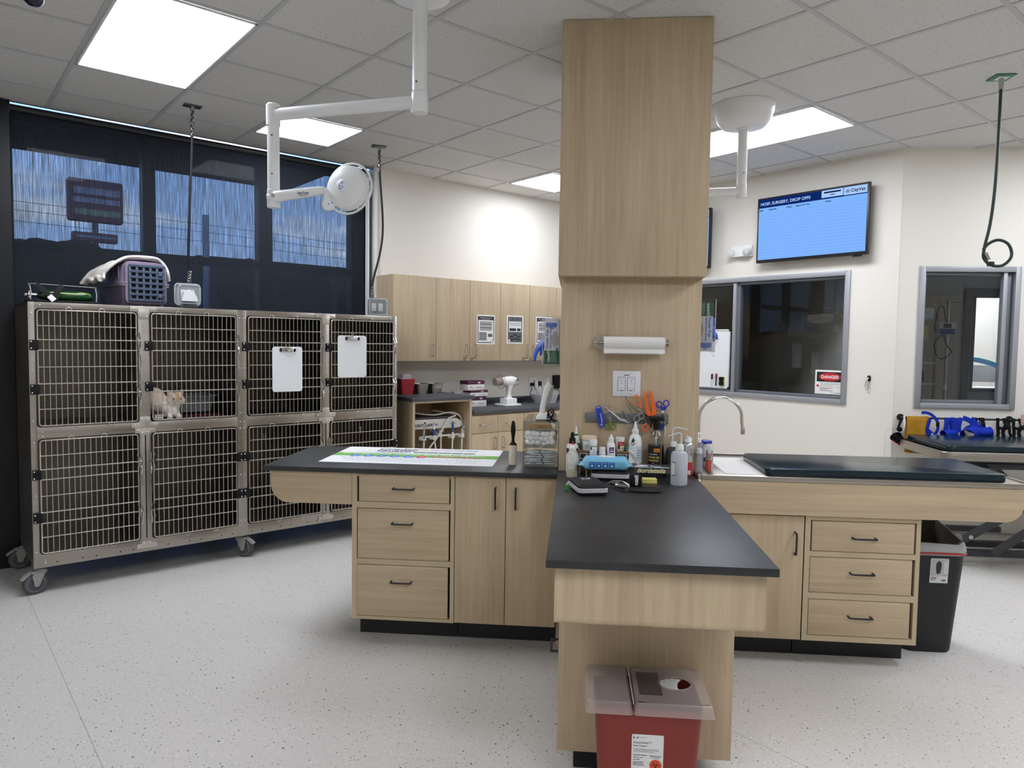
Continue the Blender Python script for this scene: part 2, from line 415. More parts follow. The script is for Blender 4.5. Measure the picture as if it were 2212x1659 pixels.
# ------------------------------------------------------------------ dark rooms behind the interior windows
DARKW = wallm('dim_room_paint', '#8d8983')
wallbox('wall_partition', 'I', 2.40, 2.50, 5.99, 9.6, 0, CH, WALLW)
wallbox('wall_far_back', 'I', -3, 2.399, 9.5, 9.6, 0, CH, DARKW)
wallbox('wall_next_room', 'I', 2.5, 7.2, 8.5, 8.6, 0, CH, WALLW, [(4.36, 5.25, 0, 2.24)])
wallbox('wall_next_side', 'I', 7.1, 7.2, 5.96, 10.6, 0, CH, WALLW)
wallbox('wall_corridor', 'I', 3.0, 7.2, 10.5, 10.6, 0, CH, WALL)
wallbox('wall_corridor_end', 'I', 3.0, 3.1, 8.6, 10.5, 0, CH, WALL)
GFR = plain('grey_window_frame', '#9a9ca0', .45, .3)
GFD = plain('grey_window_channel', '#7c8088', .4, .5)
def inner_window(name, fr, x0, x1, yf, z0, z1, mull, muly=.05):
    m = MB(); w = .042
    for a in ((x0, z0, x0+w, z1), (x1-w, z0, x1, z1), (x0+w, z1-w, x1-w, z1), (x0+w, z0, x1-w, z0+w)):
        m.box(a[0], yf-.014, a[1], a[2], yf+.05, a[3], GFR, .003)
    w2 = .066
    for a in ((x0+w, z0+w, x0+w2, z1-w), (x1-w2, z0+w, x1-w, z1-w), (x0+w2, z1-w2, x1-w2, z1-w), (x0+w2, z0+w, x1-w2, z0+w2)):
        m.box(a[0], yf+.03, a[1], a[2], yf+.10, a[3], GFD, .002)
    for mx_ in mull:
        m.box(mx_-.027, yf+.002, z0+w, mx_+.005, yf+.05, z1-w, GFR, .003); m.box(mx_+.005, yf+.03, z0+w, mx_+.03, yf+.10, z1-w, GFD, .002)
    o = struct(m, name, fr)
    g = MB(); g.box(x0+w, yf+.062, z0+w, x1-w, yf+.068, z1-w, GLASS); g.build('glass_pane', o)
    return o
inner_window('window_2', 'R', W2[0], W2[1], 5.90, W2[2], W2[3], [-3.80])
inner_window('window_3', 'I', W3[0], W3[1], 5.844, W3[2], W3[3], [3.31])
# ------------------------------------------------------------------ glazed street wall with black mullions
ALU = plain('black_anodised_aluminium', '#14161a', .4, .4)
m = MB()
for a, b in ((.40, .535), (1.324, 1.412), (2.187, 2.299), (3.015, 3.19)): m.box(a, 5.85, 0, b, 5.95, 3.07, ALU)
m.box(.40, 5.85, 2.13, 3.19, 5.95, 2.19, ALU); m.box(.40, 5.85, 0, 3.19, 5.95, .14, ALU); m.box(.40, 5.85, 3.0, 3.19, 5.95, 3.075, ALU)
m.box(-2.5, 5.85, 2.9, .40, 5.95, 3.1, ALU); m.box(-2.5, 5.85, 0, -1.0, 5.95, 3.0, ALU)
w1 = struct(m, 'window_1', 'B')
g = MB(); g.box(.535, 5.895, .14, 3.015, 5.901, 3.0, GLASS); g.build('glass_pane', w1)
m = MB(); m.box(3.165, 5.70, 0, 3.195, 5.731, CH, C('#d9d9d6', .5)); struct(m, 'trim_2', 'B')
# glazed door left of the window and its jamb
m = MB(); m.box(-.95, 5.86, 0, -.85, 5.92, 2.2, ALU); m.box(.30, 5.86, 0, .388, 5.92, 2.2, ALU); m.box(-.95, 5.86, 2.1, .388, 5.92, 2.22, ALU); m.box(-.95, 5.86, 0, .388, 5.92, .25, ALU)
d1 = struct(m, 'door_1', 'B')
g = MB(); g.box(-.85, 5.885, .25, .30, 5.893, 2.1, plain('tinted_dark_glass', '#0a0c10', .05)); g.build('glass_pane', d1)
g = MB(); g.tube([(.34, 5.86, .85), (.34, 5.80, .9), (.34, 5.80, 1.3), (.34, 5.86, 1.35)], .012, ALU, 8); g.build('door_handle', d1)
m = MB(); m.box(.40, 5.76, 0, .515, 5.849, CH-.02, ALU); struct(m, 'trim_3', 'B')
# shades
def shade(label, u0, u1, z0):
    t = thing('roller_shade', label, 'window shade', 'B', (u0, 5.81, z0), 'black roller shades on the street windows')
    w = u1-u0; h = 3.078-z0
    f = MB(); f.box(0, -.0005, 0, w, .0005, h, SHADE); f.build('fabric', t)
    f = MB(); f.tube([(0, 0, h-.02), (w, 0, h-.02)], .024, BLACKM, 12); f.build('roller_tube', t)
    f = MB(); f.box(0, -.008, -.025, w, .008, .004, BLACKM, .004); f.build('hem_bar', t)
    for x in (0, w): 
        f = MB(); f.box(x-.004, -.03, h-.055, x+.004, .03, h+.02, BLACKM, .002); f.build('bracket', t)
    return t
shade('wide black roller shade behind the steel cage bank, sky showing through it', .518, 3.118, .06)
t = shade('narrow black roller shade at the left edge, pulled half down over the door', -.95, .385, 2.25)
m = MB(); m.box(0, 0, 0, .012, .05, 2.95, C('#e0e2e2', .4)); m.box(.0125, .01, 0, .022, .03, 2.95, BLACKM)
solo(m, 'shade_channel', 'white vertical guide rail at the right edge of the wide black shade', 'rail', 'B', (3.125, 5.745, .1))
# ------------------------------------------------------------------ outside, beyond the street windows
m = MB(); m.box(-40, 5.97, -.25, 70, 90, -.15, plain('asphalt', '#3b3d40', .9)); o = struct(m, 'ground', 'B')
m = MB(); m.box(-3, 0, 0, 4.03, .87, .06, plain('awning_underside', '#23211f', .8)); solo(m, 'street_awning', 'flat dark awning over the street window, its end cutting the right pane', 'awning', 'B', (-1.2, 5.955, 3.008))
t = thing('pole_sign', 'tall red and grey roadside sign on a pole, blurred through the shade', 'sign', 'B', (3.48, 20, -.15))
m = MB(); m.tube([(0, .1, 0), (0, .1, 4.6)], .07, C('#7d8088', .6), 12); m.build('pole', t)
m = MB(); R_ = C('#7b4650', .6); G_ = C('#a9a4ae', .6)
m.box(-.6, -.15, 4.5, .58, .15, 5.5, R_, .05)
for z, h_ in ((5.13, .16), (4.93, .12), (4.64, .14)): m.box(-.48, -.17, z, .5, -.149, z+h_, G_ if z > 4.7 else C('#9aa584', .6))
m.build('sign_board', t)
m = MB(); m.box(-.52, -.12, 4.02, .45, .12, 4.24, R_, .03); m.box(-.45, -.14, 4.10, .4, -.119, 4.16, G_); m.build('lower_board', t)
LEAF = fabric('dark_foliage', '#10180f', 3., '#1c2818')
def tree(u, v, r, h, label):
    m = MB(); m.tube([(0, 0, 0), (0, 0, h*.6)], .14, C('#2c241c', .9), 8)
    rn = random.Random(int(u*10)); 
    for k in range(9):
        a = rn.uniform(0, 2*PI); q = rn.uniform(.2, .75)*r
        m.ball((math.cos(a)*q, math.sin(a)*q, h-r*.6+rn.uniform(-.45, .25)*r), (r*.6, r*.6, r*rn.uniform(.4, .6)), LEAF, 12)
    o = solo(m, 'street_tree', label, 'tree', 'B', (u, v, -.15), 'trees across the street')
    dm = o.modifiers.new('leaves', 'DISPLACE'); tx = bpy.data.textures.new('leaf_noise', 'CLOUDS'); tx.noise_scale = .5; dm.texture = tx; dm.strength = .25
    return o
tree(2.2, 19, 1.2, 3.75, 'dark tree seen low in the leftmost upper pane, left of the roadside sign')
tree(7.4, 19, 1.3, 3.6, 'dark tree seen low in the middle upper pane, beside the utility pole')
tree(11.2, 19, 1.5, 3.65, 'dark tree seen low in the right upper pane, behind the exam lamp')
t = thing('utility_pole', 'wooden utility pole with wires seen through the middle pane', 'pole', 'B', (6.05, 20, -.15))
m = MB(); m.tube([(0, 0, 0), (0, 0, 5.0)], .09, C('#a9adb4', .9), 8); m.build('post', t)  # pole colour lightened to stand for light scattered by the shade fabric
for k, z in enumerate((4.75, 4.55, 4.3)):
    m = MB(); m.tube(catmull([(-9, 0, z+.1), (0, 0, z), (7, 0, z-.15), (14, 0, z+.2)], 5), .006, C('#7a7f88', .6), 5); m.build('wire', t)
def house(u, v, w, h, label, c):
    m = MB(); m.box(0, 0, 0, w, 5, h, C(c, .8)); m.box(-.2, -.2, h, w+.2, 5.2, h+.15, C('#26282b', .8))
    return solo(m, 'far_building', label, 'building', 'B', (u, v, -.15), 'buildings across the street')
house(-8, 23.5, 10.2, 4.1, 'low dark building across the street at far left', '#2b2d30')
house(2.75, 23.5, 4.2, 4.1, 'low dark building across the street behind the sign pole', '#2a2b2e')
house(7.0, 23.5, 12.5, 4.15, 'long low dark building across the street at right', '#2c2e31')
# ================================================================== ceiling lights
PANEL = emis('led_panel_diffuser', '#f0f4ff', 20.)
for k, (i, j, n) in enumerate(LIGHTS):
    lab = ['large glowing ceiling panel at upper left, nearest the camera', 'square glowing ceiling panel behind the white lamp arm', 'square glowing ceiling panel above the wall cupboards', 'long glowing ceiling panel behind the right lamp canopy',
           'ceiling panel over the far right end of the room', 'ceiling panel over the right end of the room', 'ceiling panel behind the camera', 'ceiling panel in the rear left corner'][k]
    t = thing('ceiling_light', lab, 'ceiling light', 'B', (GU(i)+.012, GV(j)+.012, CH-.0125), 'recessed panel lights in the ceiling')
    w, d = .616-.024, .61*n-.024
    m = MB(); f = .012
    for a in ((0, 0, w, f), (0, d-f, w, d), (0, 0, f, d), (w-f, 0, w, d)): m.box(a[0], a[1], 0, a[2], a[3], .0075, C('#e8e8e6', .4))
    m.build('frame', t)
    m = MB(); m.box(f, f, .001, w-f, d-f, .006, PANEL); m.build('diffuser', t)
t = thing('ceiling_light', 'added unseen fill panel in the side room behind the right window', 'ceiling light', 'I', (3.3, 6.6, CH-.012))  # panel added out of view only to brighten the side room
m = MB(); m.box(0, 0, 0, .6, .6, .01, emis('fill_panel', '#fff4e6', 1.6)); m.build('diffuser', t)
t = thing('corridor_light', 'ceiling panel in the lit corridor beyond the far glazed door', 'ceiling light', 'I', (4.6, 9.3, CH-.012))
m = MB(); m.box(0, 0, 0, 1.2, .6, .01, emis('corridor_panel', '#f2f2ff', 40.)); m.build('diffuser', t)
# ================================================================== steel cage bank (origin at its front left foot)
CU, CV = .517, 5.05
cage = thing('cage_bank', 'wide stainless steel bank of eight wire-door animal cages on casters', 'animal cage', 'B', (CU, CV, 0))
CX = [(.033, .586), (.653, 1.210), (1.276, 1.840), (1.903, 2.463)]
CZ = [(.238, .942), (1.010, 1.720)]
CW, CDp = 2.493, .70
m = MB()
m.box(0, .02, .17, .012, CDp, 1.755, STEELV); m.box(CW-.012, .02, .17, CW, CDp, 1.755, STEELV)
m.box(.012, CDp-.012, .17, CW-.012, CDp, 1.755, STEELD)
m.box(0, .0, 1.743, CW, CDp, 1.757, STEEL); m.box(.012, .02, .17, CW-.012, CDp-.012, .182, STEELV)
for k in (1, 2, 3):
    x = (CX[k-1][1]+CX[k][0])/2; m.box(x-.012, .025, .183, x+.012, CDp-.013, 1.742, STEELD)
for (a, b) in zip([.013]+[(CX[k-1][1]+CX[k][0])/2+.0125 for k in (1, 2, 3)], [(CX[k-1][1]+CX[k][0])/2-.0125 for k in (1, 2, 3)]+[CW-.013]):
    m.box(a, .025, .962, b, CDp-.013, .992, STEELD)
m.build('cabinet_shell', cage)
m = MB()
xs = [0, *[v for p in CX for v in p], CW]; zs = [.16, CZ[0][0], CZ[0][1], CZ[1][0], CZ[1][1], 1.757]
for k in range(0, 10, 2): m.box(xs[k], -.004, .16, xs[k+1], .022, 1.757, STEEL, .002)
for k in range(0, 6, 2):
    for (a, b) in CX: m.box(a-.001, -.003, zs[k], b+.001, .022, zs[k+1], STEEL, .002)
def fil(x, z, sx, sz, r=.022):
    pts = [(x, z)]+[(x+sx*(r-r*math.cos(a)), z+sz*(r-r*math.sin(a))) for a in [PI/2*i/6 for i in range(7)]]
    m.prism(pts if sx*sz > 0 else pts[::-1], -.0025, .02, STEEL)
for (a, b) in CX:
    for (c, d) in CZ: fil(a, c, 1, 1); fil(b, c, -1, 1); fil(a, d, 1, -1); fil(b, d, -1, -1)
PL = plain('satin_corner_plate', '#c9c4ba', .42, 1.)
def tee(x, z, w, h, up):                       # riveted corner plates
    m.box(x-w/2, -.0075, z-.016, x+w/2, -.004, z+.016, PL, .001); m.box(x-.031, -.0078, min(z, z+up*h), x+.031, -.0042, max(z, z+up*h), PL, .001)
    for q in (-1, 1):
        for p in ((x+q*(w/2-.02), z), (x+q*.017, z+up*(h-.015))): m.ball((p[0], -.0085, p[1]), (.0055, .003, .0055), CHROME, 8)
for k in (1, 3):
    x = (CX[k-1][1]+CX[k][0])/2; tee(x, 1.738, .16, .062, -1); tee(x, .99, .16, .055, 1); tee(x, .955, .12, .03, -1); tee(x, .2, .12, .03, 1)
x = (CX[1][1]+CX[2][0])/2
for z in (1.70, 1.35, 1.04, .975, .93, .6, .27):
    for q in (-.013, .013): m.ball((x+q, -.005, z), (.0055, .004, .0055), CHROME, 8)
for xx in (.016, CW-.014):
    for z in (1.69, 1.35, 1.05, .92, .6, .26): m.ball((xx, -.005, z), (.0055, .004, .0055), CHROME, 8)
for q in (.06, CW-.06):
    for z in (1.737, .98, .955, .205, .19): m.ball((q, -.004, z), (.0055, .004, .0055), CHROME, 8)
for k in range(22):                            # punched holes along the bottom rail
    xh = .12+k*.105+(.03 if k % 2 else 0); m.cyl((xh, -.0035, .185), (xh, .0, .185), .0045, BLACKP, seg=8)
x = (CX[0][1]+CX[1][0])/2; m.box(x-.024, -.0065, .21, x+.024, -.0041, .955, STEEL, .001); m.box(x-.004, -.0068, .25, x+.004, -.0064, .93, BLACKM)
x = (CX[2][1]+CX[3][0])/2; m.box(x-.024, -.0065, .21, x+.024, -.0041, .955, STEEL, .001); m.box(x-.004, -.0068, .25, x+.004, -.0064, .93, BLACKM)
m.build('face_frame', cage)
def cage_door(a, b, c, d, hinge_left):
    A, B, Z0, Z1 = a+.012, b-.012, c+.010, d-.010; y = -.014; h = Z1-Z0
    m = MB(); r = .018; L = []
    # outer wire: the hinge side steps in around the hinges
    path = [(x, z) for x, z in rrect(B-A, h, .016, 3, (A+B)/2, (Z0+Z1)/2)]
    m.tube([(x, y, z) for x, z in path], .0042, WIRE, 6, True)
    lev = [.865, .745, .655, .51, .365, .27, .145]
    for i, q in enumerate(lev):
        z = Z0+h*q; rr = .0042 if i in (1, 2, 4, 5) else .0034
        m.tube([(A-.002, y-.003, z), (B+.002, y-.003, z)], rr, WIRE, 6)
    nv = 18
    for i in range(1, nv):
        x = A+(B-A)*i/nv; m.tube([(x, y+.004, Z0), (x, y+.004, Z1)], .0023, WIRE, 5)
    for i in (5, 11):                          # looped card hooks above and below
        x0, x1 = A+(B-A)*i/nv, A+(B-A)*(i+1)/nv
        m.tube([(x0, y, Z1-.005), (x0, y, Z1+.006)]+[(x, y, z) for x, z in arc((x0+x1)/2, Z1+.006, (x1-x0)/2, 180, 0, 6)]+[(x1, y, Z1-.005)], .0024, WIRE, 5)
        x0, x1 = x0+(B-A)/nv*1.5, x1+(B-A)/nv*1.5
        m.tube([(x0, y, Z0+.005), (x0, y, Z0-.004)]+[(x, y, z) for x, z in arc((x0+x1)/2, Z0-.004, (x1-x0)/2, 180, 360, 6)]+[(x1, y, Z0+.005)], .0024, WIRE, 5)
    o = m.build('cage_door', cage)
    hx = a-.006 if hinge_left else b+.006; sg = 1 if hinge_left else -1
    for q in (.70, .318):
        z = Z0+h*q; m = MB(); m.box(min(hx-sg*.024, hx+sg*.022), -.02, z-.03, max(hx-sg*.024, hx+sg*.022), -.0045, z+.03, BLACKP, .003)
        for p in (-.02, .02): m.ball((hx-sg*.015, -.0205, z+p), (.005, .003, .005), CHROME, 8)
        m.build('hinge', o)
        lx = (b+.004) if hinge_left else (a-.004); zl = Z0+h*(.745 if q > .5 else .27); m = MB()
        m.tube(catmull([(lx-sg*.022, y-.006, zl+.045), (lx-sg*.010, y-.014, zl+.01), (lx-sg*.012, y-.014, zl-.012), (lx-sg*.02, y-.006, zl-.045)], 4), .0035, CHROME, 6)
        m.tube(catmull([(lx, y-.004, zl+.052), (lx+sg*.004, y-.016, zl+.012), (lx+sg*.004, y-.016, zl-.02), (lx, y-.006, zl-.075)], 4), [(.0035, .006)]*13, CHROME, 6)
        m.tube([(lx-sg*.03, y-.006, zl), (lx+sg*.008, y-.008, zl)], .0045, CHROME, 6)
        m.tube([(lx+sg*.001, y-.004, zl-.03), (lx+sg*.001, y-.018, zl-.05), (lx+sg*.001, y-.006, zl-.085)], .0032, CHROME, 6)
        m.build('latch', o)
    if hinge_left or True:
        m = MB(); lx = (b+.006) if hinge_left else (a-.006); zm = Z0+h*.5
        m.tube(catmull([(lx, y+.002, zm+.09), (lx+sg*.006, y-.004, zm+.03), (lx-sg*.002, y-.004, zm-.02), (lx+sg*.004, y, zm-.09)], 4), .0028, CHROME, 6); m.build('latch_rod', o)
for k, (a, b) in enumerate(CX):
    cage_door(a, b, CZ[1][0], CZ[1][1], True); cage_door(a, b, CZ[0][0], CZ[0][1], k in (0, 2))
CAST = plain('grey_caster_plastic', '#8f918b', .5); RUB = plain('dark_grey_rubber', '#4a4b4f', .6)
def caster(x, y, turn):
    m = MB(); T = Matrix.Translation((x, y, 0)) @ Matrix.Rotation(turn, 4, 'Z')
    m.tube([(0, 0, .145), (0, 0, .175)], .013, NICKEL, 10, X=T); m.lathe([(0, .138), (.03, .138), (.032, .146), (.026, .152), (0, .152)], CAST, seg=14, X=T)
    for q in (-1, 1):                          # fork cheek
        m.prism([(-.035, .142), (.03, .142), (.012, .11), (-.005, .07), (-.014, .05), (-.030, .048), (-.040, .056), (-.042, .08), (-.05, .112)], q*.0235-.003, q*.0235+.003, CAST, X=T)
    m.box(-.05, -.0265, .128, .032, .0265, .142, CAST, .004, X=T)
    o = m.build('caster', cage)
    w = MB(); T2 = T @ Matrix.Translation((-.028, 0, .066)) @ Matrix.Rotation(PI/2, 4, 'X')
    w.lathe([(0, -.013), (.03, -.014), (.046, -.013), (.047, -.016), (.060, -.016), (.066, -.009), (.066, .009), (.060, .016), (.047, .016), (.046, .013), (.03, .014), (0, .013)], RUB, seg=32, X=T2)
    for q in (-1, 1): w.tube([(.047*math.cos(a), .047*math.sin(a), q*.0165) for a in [2*PI*i/28 for i in range(28)]], .0008, C('#b0b2b4', .4), 5, True, X=T2)
    w.build('wheel', o)
    p = MB(); p.prism([(-.105, .105), (-.09, .118), (-.045, .146), (-.04, .138), (-.085, .106), (-.1, .095)], -.016, .016, CAST, X=T); p.build('brake_pedal', o)
for x, y, tn in ((.035, .035, .25), (.02, .655, -.05), (1.248, .05, 2.2), (1.248, .64, .5), (2.45, .05, .4), (2.45, .65, .6)): caster(x, y, tn)
# ------------------------------------------------------------------ cat and its things in the second upper cage
FURM = None
def furm():
    t = NT('cream_cat_fur'); tc = t.n('ShaderNodeTexCoord'); sx = t.n('ShaderNodeSeparateXYZ'); t.l(tc.outputs['Object'], sx.inputs[0])
    n = t.noise(tc.outputs['Object'], 35., 3)
    # orange blaze down the forehead and ears, cream elsewhere
    ax = t.math('ABSOLUTE', t.math('ADD', t.math('SUBTRACT', sx.outputs[0], .185), t.math('MULTIPLY', t.math('SUBTRACT', n, .5), .03)))
    bl = t.math('MULTIPLY', t.math('LESS_THAN', ax, .013), t.math('GREATER_THAN', sx.outputs[2], .12))
    bl = t.math('MULTIPLY', bl, t.math('LESS_THAN', sx.outputs[1], .055))
    base = t.mix(n, rgb('#c0ac95'), rgb('#d9cbb8'))
    wh = t.math('MULTIPLY', t.math('GREATER_THAN', sx.outputs[0], .1), t.math('LESS_THAN', sx.outputs[2], .12))
    base = t.mix(wh, base, rgb('#e2d9cf'))
    col = t.mix(t.math('MULTIPLY', bl, .7), base, rgb('#c4944e'))
    b = t.pbr(col, .95, 0, .1); t.bump(b, t.noise(tc.outputs['Object'], 220., 2), .6, .004); return t.m
FURM = furm()
def remeshed(m, vox, smooth=6):
    o = m.build('tmp'); md = o.modifiers.new('r', 'REMESH'); md.mode = 'VOXEL'; md.voxel_size = vox
    sm = o.modifiers.new('s', 'SMOOTH'); sm.factor = .5; sm.iterations = smooth
    dg = bpy.context.evaluated_depsgraph_get(); me = bpy.data.meshes.new_from_object(o.evaluated_get(dg)); bpy.data.objects.remove(o)
    for p in me.polygons: p.use_smooth = True
    return me
cat = thing('cat', 'cream and white cat with orange forehead crouching in second upper cage', 'cat', 'B', (CU+.64, CV+.02, .993+.022))
m = MB(); F = FURM
m.ball((.078, .19, .10), (.088, .14, .108), F); m.ball((.082, .31, .09), (.092, .11, .098), F); m.ball((.13, .11, .075), (.07, .085, .075), F)
m.ball((.165, .075, .05), (.05, .06, .05), F); m.ball((.18, .07, .09), (.04, .05, .05), F)
m.ball((.185, .052, .135), (.052, .05, .045), F); m.ball((.185, .02, .118), (.024, .024, .018), F)
m.ball((.150, .04, .12), (.025, .03, .024), F); m.ball((.220, .04, .12), (.025, .03, .024), F)
for q in (-1, 1):
    m.loft([[(.185+q*.036+.021*math.cos(a), .058+.009*math.sin(a), .162) for a in [2*PI*i/8 for i in range(8)]], [(.185+q*.046+.003*math.cos(a), .056+.002*math.sin(a), .205) for a in [2*PI*i/8 for i in range(8)]]], F)
    m.tube([(.165+q*.025, .07, .045), (.168+q*.028, .04, .018), (.168+q*.028, .005, .012)], [.026, .02, .016], F, 10)
m.tube(catmull([(.06, .38, .05), (.15, .36, .02), (.19, .28, .018), (.20, .2, .018)], 4), [.022]*13, F, 8)
body = bpy.data.objects.new('body', remeshed(m, .0065)); COL.objects.link(body); body.parent = cat
for q in (-1, 1):
    m = MB(); m.ball((.185+q*.022, .011, .136), (.011, .006, .0045), C('#1b1410', .2), 10); m.build('eye', cat)
    m = MB(); m.add([(.185+q*.030, .0475, .168), (.185+q*.052, .047, .168), (.185+q*.046, .052, .196)], [[0, 1, 2]], C('#b98f84', .8)); m.build('ear_lining', cat)
m = MB(); m.ball((.185, -.003, .122), (.007, .005, .005), C('#b07c74', .5), 10); m.build('nose', cat)
m = MB(); m.surf(lambda a, b: (.02+.52*a, .02+.5*b, .005+.008*math.sin(9*a+4*b)+.006*noise.noise(Vector((a*7, b*7, 1)))), 30, 24, fabric('black_red_blanket', '#16151a', 40., '#5a2028'), .01)
solo(m, 'cage_blanket', 'black and red patterned fleece blanket on the floor of the cat cage', 'blanket', 'B', (CU+.653, CV+.03, .999))
m = MB(); m.loft([[(x*s, y*s2, z) for x, y in rrect(.27, .34, .05)] for s, s2, z in ((.82, .85, 0), (.96, .97, .105), (1.06, 1.05, .108), (1.06, 1.05, .114), (.94, .95, .112), (.8, .83, .012))], C('#7e8186', .5), True, True)
solo(m, 'litter_tray', 'grey plastic litter tray standing behind the cat', 'litter tray', 'B', (CU+1.02, CV+.42, 1.034))
m = MB(); m.lathe([(0, 0), (.045, 0), (.055, .035), (.058, .037), (.052, .034), (.04, .006), (0, .006)], CHROME)
solo(m, 'pet_bowl', 'small shiny steel bowl in the corner of the cat cage', 'bowl', 'B', (CU+.715, CV+.065, 1.018))
# clipboards
def clipboard(u0, u1, z0, z1, label, tilt=0.):
    w, h = u1-u0, z1-z0; t = thing('clipboard', label, 'clipboard', 'B', ((u0+u1)/2, CV-.026, z0), 'white clipboards on the upper cage doors')
    m = MB(); m.prism(rrect(w, h, .02, 5, 0, h/2), -.002, .002, C('#e3e6e8', .5)); m.build('board', t)
    m = MB(); z = h-.012
    m.box(-.058, -.0085, z-.02, .058, -.0025, z+.004, CHROME, .002)
    for q in (-1, 1): m.box(q*.052-.008, -.0095, z-.024, q*.052+.008, -.003, z, BLACKP, .002)
    m.tube(catmull([(-.03, -.012, z-.006), (-.02, -.018, z-.024), (.02, -.018, z-.024), (.03, -.012, z-.006)], 5), [(.003, .006)]*16, CHROME, 6); m.build('clip', t)
    m = MB(); m.tube(catmull([(-.006, -.004, z), (-.008, -.006, z+.03), (0, -.004, z+.042), (.008, -.006, z+.03), (.006, -.004, z)], 5), .002, CHROME, 6); m.build('hanging_loop', t)
clipboard(1.969, 2.193, 1.178, 1.505, 'white clipboard on the third upper cage door, lower of the two')
clipboard(2.477, 2.719, 1.272, 1.595, 'white clipboard on the rightmost upper cage door, higher of the two')
for q, (u, z) in enumerate(((CU+1.39, .865), (CU+2.15, .862))):
    m = MB(); m.tube([(-.007, 0, .02), (-.006, -.008, -.02), (0, -.01, -.03), (.006, -.008, -.02), (.007, 0, .02)], .0016, CHROME, 6)
    solo(m, 'wire_hook', ['small empty wire hook on the lower third cage door', 'small empty wire hook on the lower rightmost cage door'][q], 'hook', 'B', (u, CV-.022, z), 'empty wire hooks on lower cage doors')
# ------------------------------------------------------------------ on top of the cages
PURP = plain('mauve_carrier_plastic', '#83768a', .5); DOORG = plain('slate_blue_carrier_door', '#46556a', .5)
pc = thing('pet_carrier', 'mauve plastic pet carrier with slate grid door on top of the cages', 'pet carrier', 'B', (1.175, 5.135, 1.758), None, .095)
def rr3(w, d, r, z, y0): return [(x, y0+d/2+y, z) for x, y in rrect(w, d, r, 4)]
m = MB(); m.loft([rr3(.245, .40, .04, 0, .025), rr3(.285, .45, .045, .128, .004), rr3(.31, .475, .05, .130, -.008), rr3(.31, .475, .05, .146, -.008)], PURP)
m.build('base', pc)
m = MB(); m.loft([rr3(.285, .45, .045, .147, .004), rr3(.27, .435, .05, .2, .006), rr3(.245, .41, .05, .265, .012), rr3(.205, .36, .05, .292, .03)], PURP)
m.loft([rr3(.314, .479, .05, .1455, -.010), rr3(.314, .479, .05, .156, -.010), rr3(.286, .45, .045, .158, .0)], PURP)
for q in (-1, 1):
    for y in (.10, .2, .3): m.box(q*.136-.004, y-.012, .17, q*.136+.004, y+.012, .26, PURP, .003)
m.build('lid', pc)
m = MB(); w, z0, z1 = .222, .032, .268
m.prism(rrect(w+.03, z1-z0+.03, .03, 4, 0, (z0+z1)/2), -.004, .022, PURP); m.build('door_surround', pc)
m = MB(); m.X = Matrix.Translation((0, -.0065, 0)); m.prism(rrect(w, z1-z0, .024, 4, 0, (z0+z1)/2), -.007, -.005, C('#050507', .9))
for i in range(6):
    x = -w/2+.008+i*(w-.016)/5; m.box(x-.0075, -.017, z0+.004, x+.0075, -.0075, z1-.004, DOORG, .002)
for i in range(7):
    z = z0+.008+i*(z1-z0-.016)/6; m.box(-w/2+.003, -.019, z-.008, w/2-.003, -.010, z+.008, DOORG, .002)
    for q in (-.0045, .0045): m.box(-w/2+.003, -.0205, z+q-.001, w/2-.003, -.0189, z+q+.001, DOORG)
for z in (z1-.055, z0+.04): m.box(w/2-.045, -.026, z-.014, w/2-.02, -.018, z+.014, DOORG, .003)
m.tube([(w/2-.03, -.022, z0-.012), (w/2-.03, -.022, z0+.05)], .0025, DOORG, 6)
m.build('carrier_door', pc)
TOW = fabric('cream_towel', '#d9d4c8', 500., '#e4e0d6')
def towel_fn(a, b):
    prof = [(-.250, .150), (-.238, .185), (-.205, .235), (-.155, .275), (-.105, .302), (-.03, .308), (.05, .307), (.1, .303), (.124, .278), (.138, .23), (.158, .165)]
    k = a*(len(prof)-1); i = min(int(k), len(prof)-2); f = k-i
    x = prof[i][0]*(1-f)+prof[i+1][0]*f; z = prof[i][1]*(1-f)+prof[i+1][1]*f
    if a < .35: x -= .03*(b-.3)*(1-a/.35)
    n = noise.noise(Vector((a*4, b*4, 3))); n2 = noise.noise(Vector((a*9, b*9, 8)))
    wav = .018*math.sin(a*19)+.02*n2
    y = .035+wav+(.40-wav)*b + (.0 if a > .3 else .03*(1-a/.3)*math.sin(b*9))
    return (x, y, z+.010*n+.006*n2*(1 if .2 < a < .9 else 1.5)+(.012*math.exp(-((b-.0)/.05)**2)))
m = MB(); m.surf(towel_fn, 44, 26, TOW, .009); m.tube(catmull([towel_fn(a/12, .0) for a in range(13)], 3), .009, TOW, 8)
m.tube(catmull([(-.25, .06+.3*i/5, .160+.012*math.sin(i*2.1)) for i in range(6)], 4), [.017+.003*math.sin(i*.7) for i in range(21)], TOW, 14)
solo(m, 'towel', 'cream towel draped over the mauve pet carrier', 'towel', 'B', (1.175, 5.135, 1.762), None, .095)
